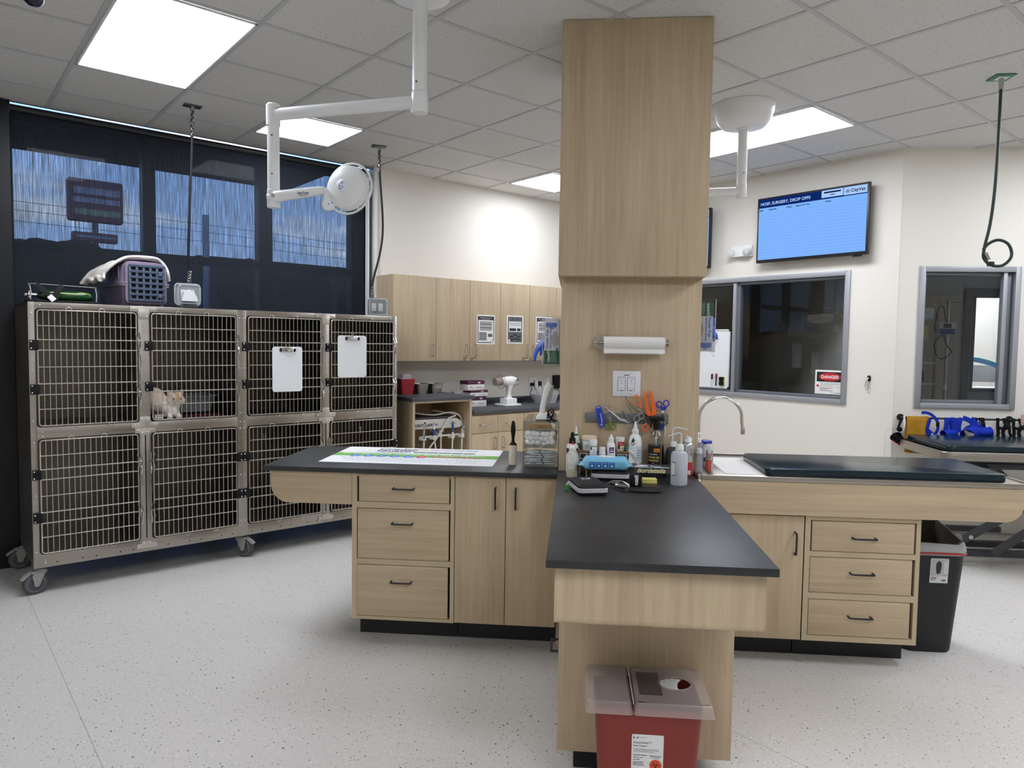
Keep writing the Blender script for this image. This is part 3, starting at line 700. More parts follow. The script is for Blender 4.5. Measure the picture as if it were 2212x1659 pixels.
# green oxygen cylinder in its black carrier
ox = thing('cylinder_carrier', 'black wire carrier with straps holding a green gas cylinder on cage top', 'carrier rack', 'B', (.705, 5.13, 1.758))
m = MB(); m.box(-.185, -.05, 0, .195, .12, .014, BLACKP, .005); m.build('base_tray', ox)
m = MB()
for x in (-.165, .178): m.tube([(x, -.02, .012), (x+.004, -.01, .06), (x-.002, .0, .105)], .0035, NICKEL, 6)
m.tube(catmull([(-.170, 0, .10), (-.162, 0, .108), (0, 0, .106), (.17, 0, .102), (.181, 0, .094)], 4), .006, BLACKM, 8); m.build('handle_bar', ox)
for x0, x1, yy in ((-.14, -.05, -.055), (-.018, -.045, -.05)):
    m = MB(); m.tube([(x0, .004, .112), (x0+.01, -.012, .104), (x0+(x1-x0)*.5, -.042, .065), (x1, yy, .018)], [(.002, .016)]*4, C('#08080a', .9), 8, flat=(0, -1, .4)); m.build('strap', ox)
m = MB(); m.tube([(-.075, -.056, .04), (-.05, -.058, .012)], [(.0012, .016)]*2, C('#d6d6d2', .6), 8, flat=(0, -1, .4)); m.build('strap_tag', ox)
gc = thing('gas_cylinder', 'green gas cylinder with chrome valve lying in the black wire carrier', 'gas cylinder', 'B', (.705, 5.14, 1.773))
GRN = plain('glossy_green_enamel', '#0a3f18', .18)
m = MB(); m.tube([(-.13, 0, .03), (-.10, 0, .03), (.12, 0, .03), (.15, 0, .03), (.165, 0, .03)], [.012, .03, .03, .024, .008], GRN, 20); m.build('tank', gc)
m = MB(); m.tube(catmull([(-.10, -.024, .046), (-.03, -.026, .046), (.06, -.026, .044), (.10, -.024, .05), (.14, -.018, .044)], 5), .0035, C('#b8bd52', .3), 8); m.build('highlight_strip', gc)  # yellow strip stands in for the highlight along the glossy tank
m = MB(); m.tube([(-.175, 0, .03), (-.13, 0, .03)], .011, CHROME, 10); m.tube([(-.165, 0, .012), (-.165, 0, .052)], .009, CHROME, 8); m.ball((-.186, -.01, .028), .010, CHROME, 10); m.tube([(-.13, -.004, .034), (-.1, -.004, .036)], .008, plain('brass', '#c6a558', .25, 1.), 10); m.build('valve', gc)
# hanging power outlets
BRAID = plain('braided_steel_grip', '#9d9d9a', .35, .9)
def outlet_drop(label, u, v, ztop, cord, extra, turn):
    t = thing('hanging_outlet', label, 'power outlet', 'B', (u, v, ztop-.15), 'outlet boxes hanging on cords from the ceiling', turn)
    P = lambda pts: [tuple(Matrix.Rotation(-turn, 3, 'Z') @ Vector((a-u, 0, z-(ztop-.15)))) for a, z in pts]
    m = MB(); m.tube(catmull(P(cord), 6), .0085, BLACKP, 8); m.build('cord', t)
    for a, b in ((0, 1), (-2, -1)):
        q = P(cord); p0, p1 = Vector(q[a]), Vector(q[b]); d = (p1-p0); 
        if a == 0: p1 = p0+d.normalized()*.2
        else: p0 = p1-d.normalized()*.09
        m = MB(); N = 14
        for s_ in (1, -1):
            for ph in range(3):
                m.tube([tuple(p0+(p1-p0)*i/N+Vector((.011*math.cos(s_*i*.8+ph*2.1), .011*math.sin(s_*i*.8+ph*2.1), 0))) for i in range(N+1)], .0018, BRAID, 4)
        m.build('cord_grip', t)
    q = P(cord)[0]
    m = MB(); m.box(q[0]-.055, q[1]-.035, q[2]-.004, q[0]+.055, q[1]+.035, q[2]+.004, plain('brushed_ceiling_plate', '#6d7076', .35, .9), .002); m.lathe([(0, -.03), (.014, -.03), (.014, 0), (0, 0)], NICKEL, (q[0], q[1], q[2])); m.build('ceiling_plate', t)
    m = MB(); m.loft([[(x, y, z+.067) for x, z in rrect(a, b, .02, 4)] for a, b, y in ((.11, .10, .05), (.14, .125, .02), (.15, .133, .0))], plain('grey_box_back', '#8d8f92', .5)); m.build('back_box', t)
    m = MB()
    for k, x in enumerate((-.026, .026)):
        m.box(x-.017, -.010, .035, x+.017, -.002, .098, C('#c9c9c6', .5), .002)
        for z in (.05, .082):
            for q_ in (-.005, .005): m.box(x+q_-.001, -.0108, z-.004, x+q_+.001, -.0098, z+.004, BLACKP)
    m.build('receptacle', t)
    m = MB(); m.loft([[(x, y, z+.067) for x, z in rrect(a, b, .022, 4)] for a, b, y in ((.158, .140, .004), (.158, .14, -.012), (.146, .126, -.055), (.120, .10, -.064))], CLEARP, False, True)
    m.tube([(x, -.006, z+.067) for x, z in rrect(.157, .139, .022, 4)], .005, milky('cloudy_rim', '#c6cacd', .6), 6, True); m.tube([(x, -.054, z+.067) for x, z in rrect(.14, .12, .022, 4)], .003, milky('cloudy_rim2', '#c6cacd', .45), 6, True)
    m.build('weather_cover', t)
    if extra:
        m = MB(); m.prism([(-.045, .022), (.055, .022), (.05, .05), (.03, .085), (.0, .1), (-.03, .082)], -.05, -.014, C('#dfe3e6', .6)); m.build('white_plug', t)
        m = MB(); m.box(-.05, -.02, -.02, .06, .02, .0, C('#4c5056', .4), .004); m.build('bracket', t)
    return t
outlet_drop('outlet box with white plug under its clear cover, right of the pet carrier', 1.415, 5.085, 1.93, [(1.46, 3.095), (1.455, 2.9), (1.435, 2.4), (1.425, 2.1), (1.43, 1.98), (1.425, 1.915)], True, -.05)
outlet_drop('outlet box with two receptacles at the right end of the cage top', 2.857, 5.10, 1.908, [(2.868, 3.095), (2.875, 2.9), (2.905, 2.5), (2.885, 2.28), (2.822, 2.05), (2.812, 1.97), (2.815, 1.90)], False, -.35)
# ================================================================== island cabinets
HB = plain('black_bar_handle', '#16161a', .4)
def cabinet(name, label, cat, fr, x0, x1, yf, yb, z0, z1, fronts, handle_mat=HB, kick=True, open_back=True, hr=.0048):
    """fronts: list of (kind, x0, x1, z0, z1, handle) in frame coordinates; drawers sit inset in a face frame, doors overlay the front"""
    t = thing(name, label, cat, fr, (x0, yf, 0)); w = x1-x0; d = yb-yf
    m = MB(); e = .018
    has_dr = any(f[0] == 'drawer' for f in fronts); y0 = .0 if has_dr else .021
    for a in ((0, z0, e, z1), (w-e, z0, w, z1)): m.box(a[0], y0, a[1], a[2], d, a[3], WV)
    m.box(e, y0+.02, z0, w-e, d-.012, z0+e, WV); m.box(e, y0+.001, z1-e, w-e, d-.012, z1, WV); m.box(e, d-.012, z0+e, w-e, d, z1-e, WV)
    if has_dr:
        m.box(0, -.0005, z0, .026, .019, z1, WE); m.box(w-.02, -.0005, z0, w, .019, z1, WE)
        zs = sorted([f[3] for f in fronts if f[0] == 'drawer']+[f[4] for f in fronts if f[0] == 'drawer'])
        edges = [z0]+zs+[z1]
        for k in range(0, len(edges), 2): m.box(.026, .0, edges[k]+(.003 if k else 0), w-.02, .018, edges[k+1]-(.003 if k < len(edges)-2 else 0), WE)
        m.box(.026, .24, z0+e, w-.02, .245, z1-e, BLACKP)
    m.build('carcass', t)
    if kick:
        m = MB(); m.box(.002, .14, 0, w-.002, d, z0, KICK); m.build('toe_kick', t)
    for f in fronts:
        a, b, c, dd = f[1]-x0, f[2]-x0, f[3], f[4]
        m = MB()
        if f[0] == 'drawer':
            m.box(a, -.003, c, b, .016, dd, WH, .0015); m.box(a+.012, .016, c+.015, b-.012, .22, dd-.03, C('#9a9488', .6)); o = m.build('drawer', t)
            m = MB(); 
            for q in (a+.006, b-.006): m.box(q-.004, .018, c+.012, q+.004, .2, c+.05, NICKEL)
            m.build('drawer_slide', o)
        else:
            m.box(a+.0015, 0, c, b-.0015, .019, dd, WV, .0015); o = m.build('drawer' if f[0] == 'overlay_drawer' else 'door', t)
        if f[5]:
            hx, hz, ax, hw = f[5]; m = MB(); pts = pull(hw, handle_mat, proj=.032, axis=ax)
            m.tube([(hx-x0+p[0], p[1]-.002, hz+p[2]) for p in pts], hr, handle_mat, 8); m.build('handle', o)
    return t
cabinet('drawer_cabinet', 'oak drawer cabinet with three black handles under the poster', 'cabinet', 'I', -1.117, -.589, 3.51, 4.12, .128, .885,
        [('drawer', -1.080, -.616, .741, .880, (-.848, .812, 'x', .103)), ('drawer', -1.086, -.617, .447, .703, (-.853, .634, 'x', .103)), ('drawer', -1.090, -.620, .148, .412, (-.858, .333, 'x', .103))])
cabinet('door_cabinet', 'oak two-door cabinet with black vertical handles, left of the peninsula', 'cabinet', 'I', -.588, -.074, 3.51, 4.12, .128, .885,
        [('door', -.588, -.330, .131, .884, (-.380, .78, 'z', .103)), ('door', -.330, -.0742, .131, .884, (-.279, .78, 'z', .103))])
cabinet('sink_cabinet', 'oak cabinet with one visible door under the steel worktop', 'cabinet', 'I', .622, 1.122, 3.512, 4.12, .128, .742,
        [('door', .622, .70, .129, .738, None), ('door', .70, 1.121, .129, .738, (1.076, .607, 'z', .103))])
cabinet('drawer_cabinet', 'oak drawer cabinet under the steel worktop beside the black bin', 'cabinet', 'I', 1.124, 1.659, 3.512, 4.12, .128, .743,
        [('drawer', 1.156, 1.629, .573, .718, (1.396, .643, 'x', .105)), ('drawer', 1.152, 1.625, .370, .541, (1.391, .471, 'x', .105)), ('drawer', 1.152, 1.623, .159, .333, (1.390, .258, 'x', .105))])
def rounded_end(x0, x1, z0, z1, r, side):
    if side < 0: return [(x1, z0), (x1, z1), (x0, z1)]+arc(x0+r, z0+r, r, 180, 270, 10)
    return [(x0, z1), (x0, z0)]+arc(x1-r, z0+r, r, 270, 360, 10)+[(x1, z1)]
# worktops
wt = thing('worktop', 'black laminate worktop of the left island arm, holding the poster', 'worktop', 'I', (-1.576, 3.487, .886))
m = MB(); m.box(0, 0, 0, 1.501, .72, .025, TOPM, .002); m.build('slab', wt)
m = MB(); m.prism(rounded_end(.031, .457, -.166, -.001, .095, -1), .024, .043, WH); m.build('apron', wt)
wn = thing('worktop', 'black laminate worktop of the near peninsula, crowded with bottles', 'worktop', 'I', (-.0745, 2.085, .886))
m = MB(); m.box(0, 0, 0, .676, 1.514, .025, TOPM, .002); m.build('slab', wn)
m = MB(); m.prism([(.056, -.001), (.035, -.001), (.035, -.163)]+[(y, z) for y, z in arc(.055, -.163, .02, 180, 270, 5)]+[(.056, -.183)], .026, .650, WV, 'x')
for x in (.026, .632): m.prism([(.0565, -.001), (.390, -.001), (.390, -.183), (.0565, -.183)], x, x+.018, WV, 'x')
m.build('apron', wn)
pn = thing('peninsula_cabinet', 'oak end cabinet of the peninsula behind the red sharps bin', 'cabinet', 'I', (-.038, 2.48, 0))
m = MB(); m.box(0, 0, .1, .608, 1.11, .8845, WV, .0015); m.build('carcass', pn)
m = MB(); m.box(.06, .07, 0, .50, 1.11, .1, KICK); m.build('toe_kick', pn)
m = MB(); m.box(-.0012, .25, .14, .0, .60, .40, WV); dr = m.build('drawer', pn)
m = MB(); m.tube([(-.001-.034*(1 if 0 < i < 3 else 0), .36+(.0 if i < 2 else .115), .305) for i in range(4)], .005, HB, 8); m.build('handle', dr)
ws = thing('steel_worktop', 'stainless steel worktop of the right island arm under the green pad', 'worktop', 'I', (.604, 3.49, .905))
m = MB(); m.box(.0165, 0, 0, 1.515, .66, .025, STEEL, .004); m.box(0, 0, 0, .016, .106, .025, STEEL, .003); m.box(.02, .645, .025, 1.515, .66, .037, STEEL, .003); m.box(1.50, .02, .0255, 1.515, .645, .031, STEEL, .002); m.build('slab', ws)
m = MB(); m.prism(rounded_end(.02, 1.503, -.160, -.001, .085, 1), .004, .021, WH); m.build('apron', ws)
# wood-clad column
colm = thing('wood_column', 'oak-clad square column rising from the island to the ceiling', 'column', 'I', (-.072, 3.6, 0), kind='thing')
m = MB(); m.box(0, 0, .0, .690, .62, 1.885, WV, .0015); m.build('lower_cladding', colm)
m = MB(); m.box(-.016, -.093, 1.884, .694, .64, CH-.003, WV, .0015); m.build('upper_cladding', colm)
# ================================================================== floor things by the island
sb = thing('sharps_bin', 'red sharps bin with frosted lid on the floor before the peninsula', 'sharps container', 'I', (.2555, 2.335, 0))
REDP = plain('red_polypropylene', '#7e2a20', .5)
def rr(w, d, r, z, n=4): return [(x, y, z) for x, y in rrect(w, d, r, n)]
m = MB(); m.loft([rr(.288, .185, .03, .0), rr(.292, .19, .03, .01), rr(.342, .225, .03, .40), rr(.336, .219, .03, .40), rr(.30, .19, .03, .1)], REDP, True, True); m.build('body', sb)
m = MB(); w_, d_ = .398, .268
for a, b in ((-.199, -.0545), (-.0475, .199)):
    cx_ = (a+b)/2; ww = b-a
    def ring(g, z, r): return [(x+cx_, y, z) for x, y in rrect(ww+g, d_+g, r, 4)]
    m.loft([ring(0.006, .392, .012), ring(0.0, .404, .012), ring(-.006, .424, .012), ring(-.018, .430, .012)], LIDM, False, False)
    if a < -.1: m.loft([ring(-.018, .430, .012)], LIDM, True, True)
hole = (.095, .015, .054)
hp = [(hole[0]+hole[2]*math.cos(2*PI*i/24), hole[1]+hole[2]*.82*math.sin(2*PI*i/24)) for i in range(24)]
op = []
for i in range(24):
    a = 2*PI*i/24; c_, s_ = math.cos(a), math.sin(a); hx, hy = .115, .1245; cxx = .075
    k = 1/max(abs(c_)/hx, abs(s_)/hy); op.append((cxx+c_*k, s_*k))
op2 = []
for (px, py), (qx, qy) in zip(hp, op): op2.append((qx, qy))
v = [(x, y, .430) for x, y in hp]+[(x, y, .430) for x, y in op2]
m.add(v, [[i, (i+1) % 24, 24+(i+1) % 24, 24+i] for i in range(24)], LIDM)
m.tube([(x, y, .430) for x, y in hp], .002, LIDM, 6, True)
m.box(-.052, -.125, .4225, -.050, .125, .4315, C('#d9cfcd', .4))
m.build('lid', sb)
m = MB(); m.add([(-.028, -.075, .4306), (.047, -.075, .4306), (.047, .085, .4306), (-.028, .085, .4306)], [[0, 1, 2, 3]], milky('grey_lid_sticker', '#4f4545', .8)); m.build('lid_sticker', sb)
m = MB()
for k in range(9):                                # petals of the rotor closing most of the hole
    a0, a1 = math.radians(60+k*25), math.radians(83+k*25)
    m.add([(hole[0]+.004, hole[1], .424), (hole[0]+.053*math.cos(a0), hole[1]+.043*math.sin(a0), .4265), (hole[0]+.053*math.cos(a1), hole[1]+.043*math.sin(a1), .4265)], [[0, 1, 2]], C('#d8d9d3', .4))
m.cyl((hole[0]+.002, hole[1], .420), (hole[0]+.002, hole[1], .428), .008, C('#d8d9d3', .4), seg=10); m.build('rotor', sb)
# its label, on the sloping front
slope = math.atan2(.0175, .39); LT = Matrix.Translation((0, -.1128, .395)) @ Matrix.Rotation(slope, 4, 'X') @ Matrix.Translation((0, 0, -.395))
m = MB(); m.prism(rrect(.100, .15, .004, 3, -.002, .243), -.0012, .0, C('#dcdcda', .55), X=LT)
K = C('#26262a', .6); LX = -.047; yl = -.0016
m.text('SharpSafety\u2122', .0105, LX, .288, K, yl, 0, X=LT); m.text('Sharps Container', .0062, LX, .2785, K, yl, .00012, X=LT); m.text('COVIDIEN\u2122', .0042, LX+.016, .3065, C('#5a5a62', .6), yl, X=LT)
for q, s_ in ((0, 1), (.0105, -1)):                # bracket mark
    m.card(LX+q-.0005, .304, LX+q+.0045, .3105, K, yl, LT); m.card(LX+q+(.002 if s_ > 0 else -.0005), .3057, LX+q+(.0045 if s_ > 0 else .002), .3088, C('#dcdcda', .55), yl-.0003, LT)
for k, wd_ in enumerate((.079, .082, .066)): m.card(LX, .2686-k*.0045, LX+wd_, .2702-k*.0045, C('#8a8a8c', .6), yl, LT)
for k, s_ in enumerate(('Regulated Medical', 'Waste, n.o.s.', 'UN 3291')): m.text(s_, .006, LX, .2475-k*.0078, K, yl, .0001, X=LT)
for k, wd_ in enumerate((.034, .032, .036)): m.card(LX, .2247-k*.0052, LX+wd_, .2268-k*.0052, C('#55555a', .6), yl, LT)
m.text('Biohazard', .0085, .0065, .245, K, yl, .0001, X=LT); m.card(.011, .2402, .036, .2416, C('#55555a', .6), yl, LT)
m.disc(.0245, .217, .0195, C('#d9542e', .55), yl, 28, X=LT)
for a in (90, 210, 330):
    cx_, cz_ = .0245+.0075*math.cos(math.radians(a)), .217+.0075*math.sin(math.radians(a))
    m.tube([(cx_+.0072*math.cos(math.radians(t_)), yl-.0002, cz_+.0072*math.sin(math.radians(t_))) for t_ in range(a+35, a+326, 18)], .0009, K, 4, X=LT)
m.tube([(.0245+.0062*math.cos(2*PI*i/18), yl-.0002, .217+.0062*math.sin(2*PI*i/18)) for i in range(18)], .0007, K, 4, True, X=LT)
m.build('label_sheet', sb)
# black waste bin with liner
wb = thing('waste_bin', 'tall black plastic waste bin with white liner beside the drawers', 'waste bin', 'I', (1.835, 3.895, 0))
BINM = plain('black_bin_plastic', '#14161b', .5)
m = MB(); m.loft([rr(.235, .28, .05, 0, 5), rr(.245, .29, .05, .012, 5), rr(.315, .355, .05, .555, 5), rr(.305, .345, .05, .555, 5), rr(.23, .27, .05, .03, 5)], BINM, True, True); m.build('body', wb)
def liner(a, b):
    q = rrect(1, 1, .16, 6); n = len(q); k = int(a*n) % n; x, y = q[k]; 
    zt = .575+.075*max(0, y+.2)*1.2+.006*math.sin(k*1.7)+.01*max(0, math.sin(k*.9))*(y > 0)
    z = .515+(zt-.515)*b; w = .322+.006*math.sin(k*2.3+b*3)
    sc_ = 1.0 if b < .8 else 1.0-.06*(b-.8)/.2
    return (x*w*sc_, y*(.366)*sc_, z)
m = MB(); n = len(rrect(1, 1, .16, 6)); nb = 7
m.loft([[liner(i/n, j/nb) for i in range(n)] for j in range(nb+1)], LINER, False, False)
m.loft([[(x*.94, y*.94, z-.0) for x, y, z in [liner(i/n, 1) for i in range(n)]], [(x*.9, y*.9, .40) for x, y, z in [liner(i/n, 1) for i in range(n)]]], plain('grey_bin_bag_inside', '#6b675f', .6), False, True)
o = m.build('liner', wb)
m = MB(); m.tube([(x*1.012, y*1.012, .522+.004*math.sin(i)) for i, (x, y, z) in enumerate([liner(i/n, 0) for i in range(n)])], [(.006, .0015)]*n, milky('red_drawstring', '#b8453f', .75), 6, True); m.build('drawstring', o)
bs = math.atan2(.0325, .543); BT = Matrix.Translation((0, -.145, .012)) @ Matrix.Rotation(bs, 4, 'X') @ Matrix.Translation((0, 0, -.012))
m = MB(); m.prism(rrect(.088, .128, .004, 3, .02, .435), -.0022, -.001, C('#d9dadb', .4), X=BT)
yb = -.0026
m.card(-.022, .412, .062, .496, C('#b9bcc0', .5), yb, BT); m.card(.042, .42, .062, .49, C('#d6d5d0', .5), yb-.0002, BT)
m.add([(x, yb-.0004, z) for x, z in [(.004, .475), (.016, .488), (.028, .478), (.03, .462), (.026, .425), (.016, .417), (.006, .423), (.002, .462)]], [list(range(8))], C('#2a2c30', .5), BT)
m.prism(rrect(.034, .011, .0054, 5, -.002, .408), yb-.0008, yb-.0004, C('#c23a3f', .5), X=BT); m.prism(rrect(.031, .0085, .004, 5, -.002, .408), yb-.001, yb-.0006, C('#e8e6e6', .5), X=BT)
m.text('Sterilite', .0075, -.0145, .4055, C('#c23a3f', .5), yb-.0014, X=BT); m.text('SwingTop', .006, .032, .408, K, yb-.0006, X=BT)
m.card(-.018, .394, .008, .398, K, yb-.0004, BT)
for k in range(9): m.card(.034+k*.0022, .380, .0352+k*.0022, .390, K, yb-.0004, BT)
m.card(-.019, .384, .004, .388, C('#7a7b80', .5), yb-.0004, BT); m.build('label_sheet', wb)
# ================================================================== surgical lamps
def canopy(t, x, y):
    m = MB(); m.lathe([(0, CH-.145), (.09, CH-.145), (.135, CH-.135), (.165, CH-.10), (.190, CH-.035), (.197, CH-.002), (0, CH-.002)], WHITE, (x, y, 0), 48); m.lathe([(.045, CH-.155), (.045, CH-.144), (0, CH-.144)], WHITE, (x, y, 0), 24); m.build('ceiling_canopy', t)
L1 = thing('surgical_lamp', 'white ceiling-mounted exam lamp with jointed arm and round head, left', 'exam lamp', 'I', (0, 0, 0))
m = MB(); m.lathe([(0, CH-.03), (.11, CH-.03), (.132, CH-.022), (.138, CH-.004), (0, CH-.004)], WHITE, (-.712, 3.2, 0), 40); m.build('ceiling_canopy', L1)
m = MB(); m.tube([(-.712, 3.2, 3.075), (-.712, 3.2, 2.665)], .0335, WHITE, 24); m.lathe([(.037, 2.655), (.0365, 2.66), (.0335, 2.668)], WHITE, (-.712, 3.2, 0), 24)
m.cyl((-.72, 3.165, 2.70), (-.72, 3.168, 2.70), .004, BLACKP, seg=8); m.build('down_tube', L1)
m = MB(); m.lathe([(0, 2.572), (.034, 2.572), (.037, 2.578), (.037, 2.655), (.033, 2.657)], WHITE, (-.712, 3.2, 0), 24)
A0, A1 = Vector((-.74, 3.207, 2.622)), Vector((-1.43, 3.345, 2.622)); m.tube([A0, A1], .0285, WHITE, 20)
m.lathe([(0, 2.672), (.028, 2.672), (.033, 2.666), (.033, 2.57), (.029, 2.565)], WHITE, (-1.453, 3.35, 0), 24); m.build('upper_arm', L1)
m = MB(); m.tube([(-1.453, 3.35, 2.575), (-1.453, 3.35, 2.27)], .0285, WHITE, 22); m.lathe([(0, 2.184), (.028, 2.184), (.0305, 2.19), (.0305, 2.268), (.0285, 2.27)], WHITE, (-1.453, 3.35, 0), 24)
for z in (2.52, 2.34): m.cyl((-1.448, 3.319, z), (-1.448, 3.322, z), .0035, BLACKP, seg=8)
m.tube([(-1.475, 3.335, 2.232), (-1.415, 3.335, 2.232)], .017, WHITE, 14); m.build('drop_tube', L1)
m = MB(); S0, S1 = Vector((-1.435, 3.325, 2.232)), Vector((-1.20, 3.33, 2.262))
m.tube([S0, S0+(S1-S0)*.1, S0+(S1-S0)*.35, S0+(S1-S0)*.9, S1], [.027, .027, .025, .021, .018], WHITE, 20); m.cyl((-1.434, 3.2965, 2.232), (-1.434, 3.300, 2.232), .009, NICKEL, seg=12)
m.text('StarTrol', .016, -1.318, 2.239, C('#2b3a5c', .4), 3.3035, .0004)
m.card(-1.312, 2.232, -1.272, 2.2345, C('#6a7078', .4), 3.3035); m.build('spring_arm', L1)
m = MB(); m.tube(catmull([(-1.205, 3.33, 2.262), (-1.188, 3.33, 2.255), (-1.186, 3.325, 2.225), (-1.19, 3.32, 2.19), (-1.175, 3.32, 2.178), (-1.145, 3.325, 2.185)], 5), [.018]*3+[.0145]*23, WHITE, 14); m.build('swivel_elbow', L1)
# head: a shallow dish tipped so that its back faces the camera
HT = Matrix.Translation((-1.092, 3.345, 2.279)) @ Matrix.Rotation(math.radians(-15), 4, 'Z') @ Matrix.Rotation(math.radians(-6), 4, 'X') @ Matrix.Rotation(PI/2, 4, 'X')
m = MB(); m.lathe([(0, .028), (.03, .028), (.085, .022), (.102, .010), (.106, -.006), (.106, -.03), (.100, -.036), (0, -.034)], WHITE, (0, 0, 0), 48, X=HT)
m.build('lamp_head', L1)
m = MB(); m.tube([(.121*math.cos(2*PI*i/48), .121*math.sin(2*PI*i/48), -.022) for i in range(48)], .0055, WHITE, 8, True, X=HT)
for a in (20, 62, 110, 160, 205, 250, 300, 340): m.tube([(.10*math.cos(math.radians(a)), .10*math.sin(math.radians(a)), -.018), (.121*math.cos(math.radians(a)), .121*math.sin(math.radians(a)), -.022)], .0045, WHITE, 8, X=HT)
m.build('grip_ring', L1)
m = MB(); m.lathe([(0, .0325), (.026, .0325), (.030, .030), (.030, .027)], WHITE, (-.008, 0, 0), 28, X=HT)
BL = C('#6f7fc0', .4); PN = C('#dfe4f2', .4)
def pan_(x, y, r, mt): m.cyl((x-.008, y, .0326), (x-.008, y, .0332), r, mt, seg=14, X=HT)
m.prism([(-.028, -.016), (-.012, -.022), (.012, -.016), (.014, .012), (.0, .020), (-.02, .014)], .0327, .0331, PN, 'z', X=HT)
for x, y in ((-.014, -.002), (.002, -.008)): pan_(x+.004, y, .0045, BL); 
pan_(.002, .012, .006, C('#8f9fd6', .4)); m.prism([(-.024, -.016), (-.012, -.020), (-.006, -.014), (-.02, -.010)], .0330, .0334, BL, 'z', X=HT); m.build('control_panel', L1)
L2 = thing('surgical_lamp', 'white ceiling-mounted exam lamp partly hidden behind the column, right', 'exam lamp', 'I', (0, 0, 0))
LX2, LY2 = 1.055, 4.80
canopy(L2, LX2, LY2)
m = MB(); m.tube([(LX2, LY2, 2.96), (LX2, LY2, 2.60)], .0315, WHITE, 24); m.cyl((LX2+.006, LY2-.033, 2.67), (LX2+.006, LY2-.03, 2.67), .004, BLACKP, seg=8); m.build('down_tube', L2)
m = MB(); m.lathe([(0, 2.515), (.030, 2.515), (.0335, 2.521), (.0335, 2.598), (.0315, 2.601)], WHITE, (LX2, LY2, 0), 24); m.tube([(LX2-.012, LY2, 2.556), (.28, 4.9, 2.556)], .027, WHITE, 18); m.lathe([(0, 2.604), (.03, 2.604), (.033, 2.6), (.033, 2.51), (0, 2.51)], WHITE, (.26, 4.902, 0), 20); m.build('upper_arm', L2)
m = MB(); m.tube([(.26, 4.902, 2.51), (.26, 4.902, 2.2)], .028, WHITE, 18); m.build('drop_tube', L2)
m = MB(); m.tube([(.26, 4.88, 2.22), (.42, 4.93, 2.24)], .022, WHITE, 16); m.lathe([(0, .02), (.10, .01), (.106, -.03), (0, -.034)], WHITE, (0, 0, 0), 32, X=Matrix.Translation((.52, 5.05, 2.24)) @ Matrix.Rotation(1.2, 4, 'X')); m.build('lamp_head', L2)
cm = thing('ceiling_camera', 'white dome camera with dark bubble on ceiling at top left corner', 'camera', 'B', (.445, 3.86, CH))
m = MB(); m.lathe([(0, -.045), (.05, -.045), (.062, -.03), (.064, -.001), (0, -.001)], WHITE, (0, 0, 0), 28); m.build('housing', cm)
m = MB(); m.lathe([(0, -.090), (.02, -.086), (.038, -.070), (.046, -.046), (.046, -.0455)], plain('smoked_dome', '#1a2030', .08), (0, 0, 0), 28); m.build('dome', cm)
# ================================================================== wall cupboards and back counter
def wall_unit(label, xs, hs, stickers=()):
    x0, x1 = xs[0], xs[-1]
    t = thing('wall_cabinet', label, 'cabinet', 'B', (x0, 5.40, 1.383), 'oak wall cupboards over the back counter')
    m = MB(); m.box(.0, .0205, 0, x1-x0-.001, .329, .754, WV); m.build('carcass', t)
    for k in range(len(xs)-1):
        m = MB(); m.box(xs[k]-x0+.0015, 0, .001, xs[k+1]-x0-.0025, .0195, .753, WV, .0012); o = m.build('door', t)
        m = MB(); m.tube([(hs[k]-x0+p[0], p[1]-.001, .098+p[2]) for p in pull(.105, NICKEL, proj=.03, axis='z')], .0045, NICKEL, 8); m.build('handle', o)
        for s_, sx in stickers:
            if xs[k] < sx < xs[k+1]:
                m = MB()
                for i, l in enumerate(s_): m.card(sx-x0, .022-.016*i, sx-x0+.007*len(l), .029-.016*i, C('#3a352e', .6), -.0005)
                m.build('shelf_tag', o)
    return t
wall_unit('single-door oak wall cupboard nearest the window', [3.182, 3.626], [3.585])
wall_unit('two-door oak wall cupboard, second from the window, with one black-framed notice', [3.626, 4.005, 4.373], [3.962, 4.068], [(('SURGERY', 'PACKS'), 3.93), (('ELECTRODES', 'LEADS'), 4.015)])
wall_unit('two-door oak wall cupboard, third from the window, with two notices', [4.373, 4.749, 5.12], [4.720, 4.80], [(('ENDOTRACHEAL', 'TUBES'), 4.655), (('FLUID', 'LINES'), 4.76)])
wall_unit('oak wall cupboard half hidden behind the wood column', [5.12, 5.50, 5.86], [5.46, 5.54])
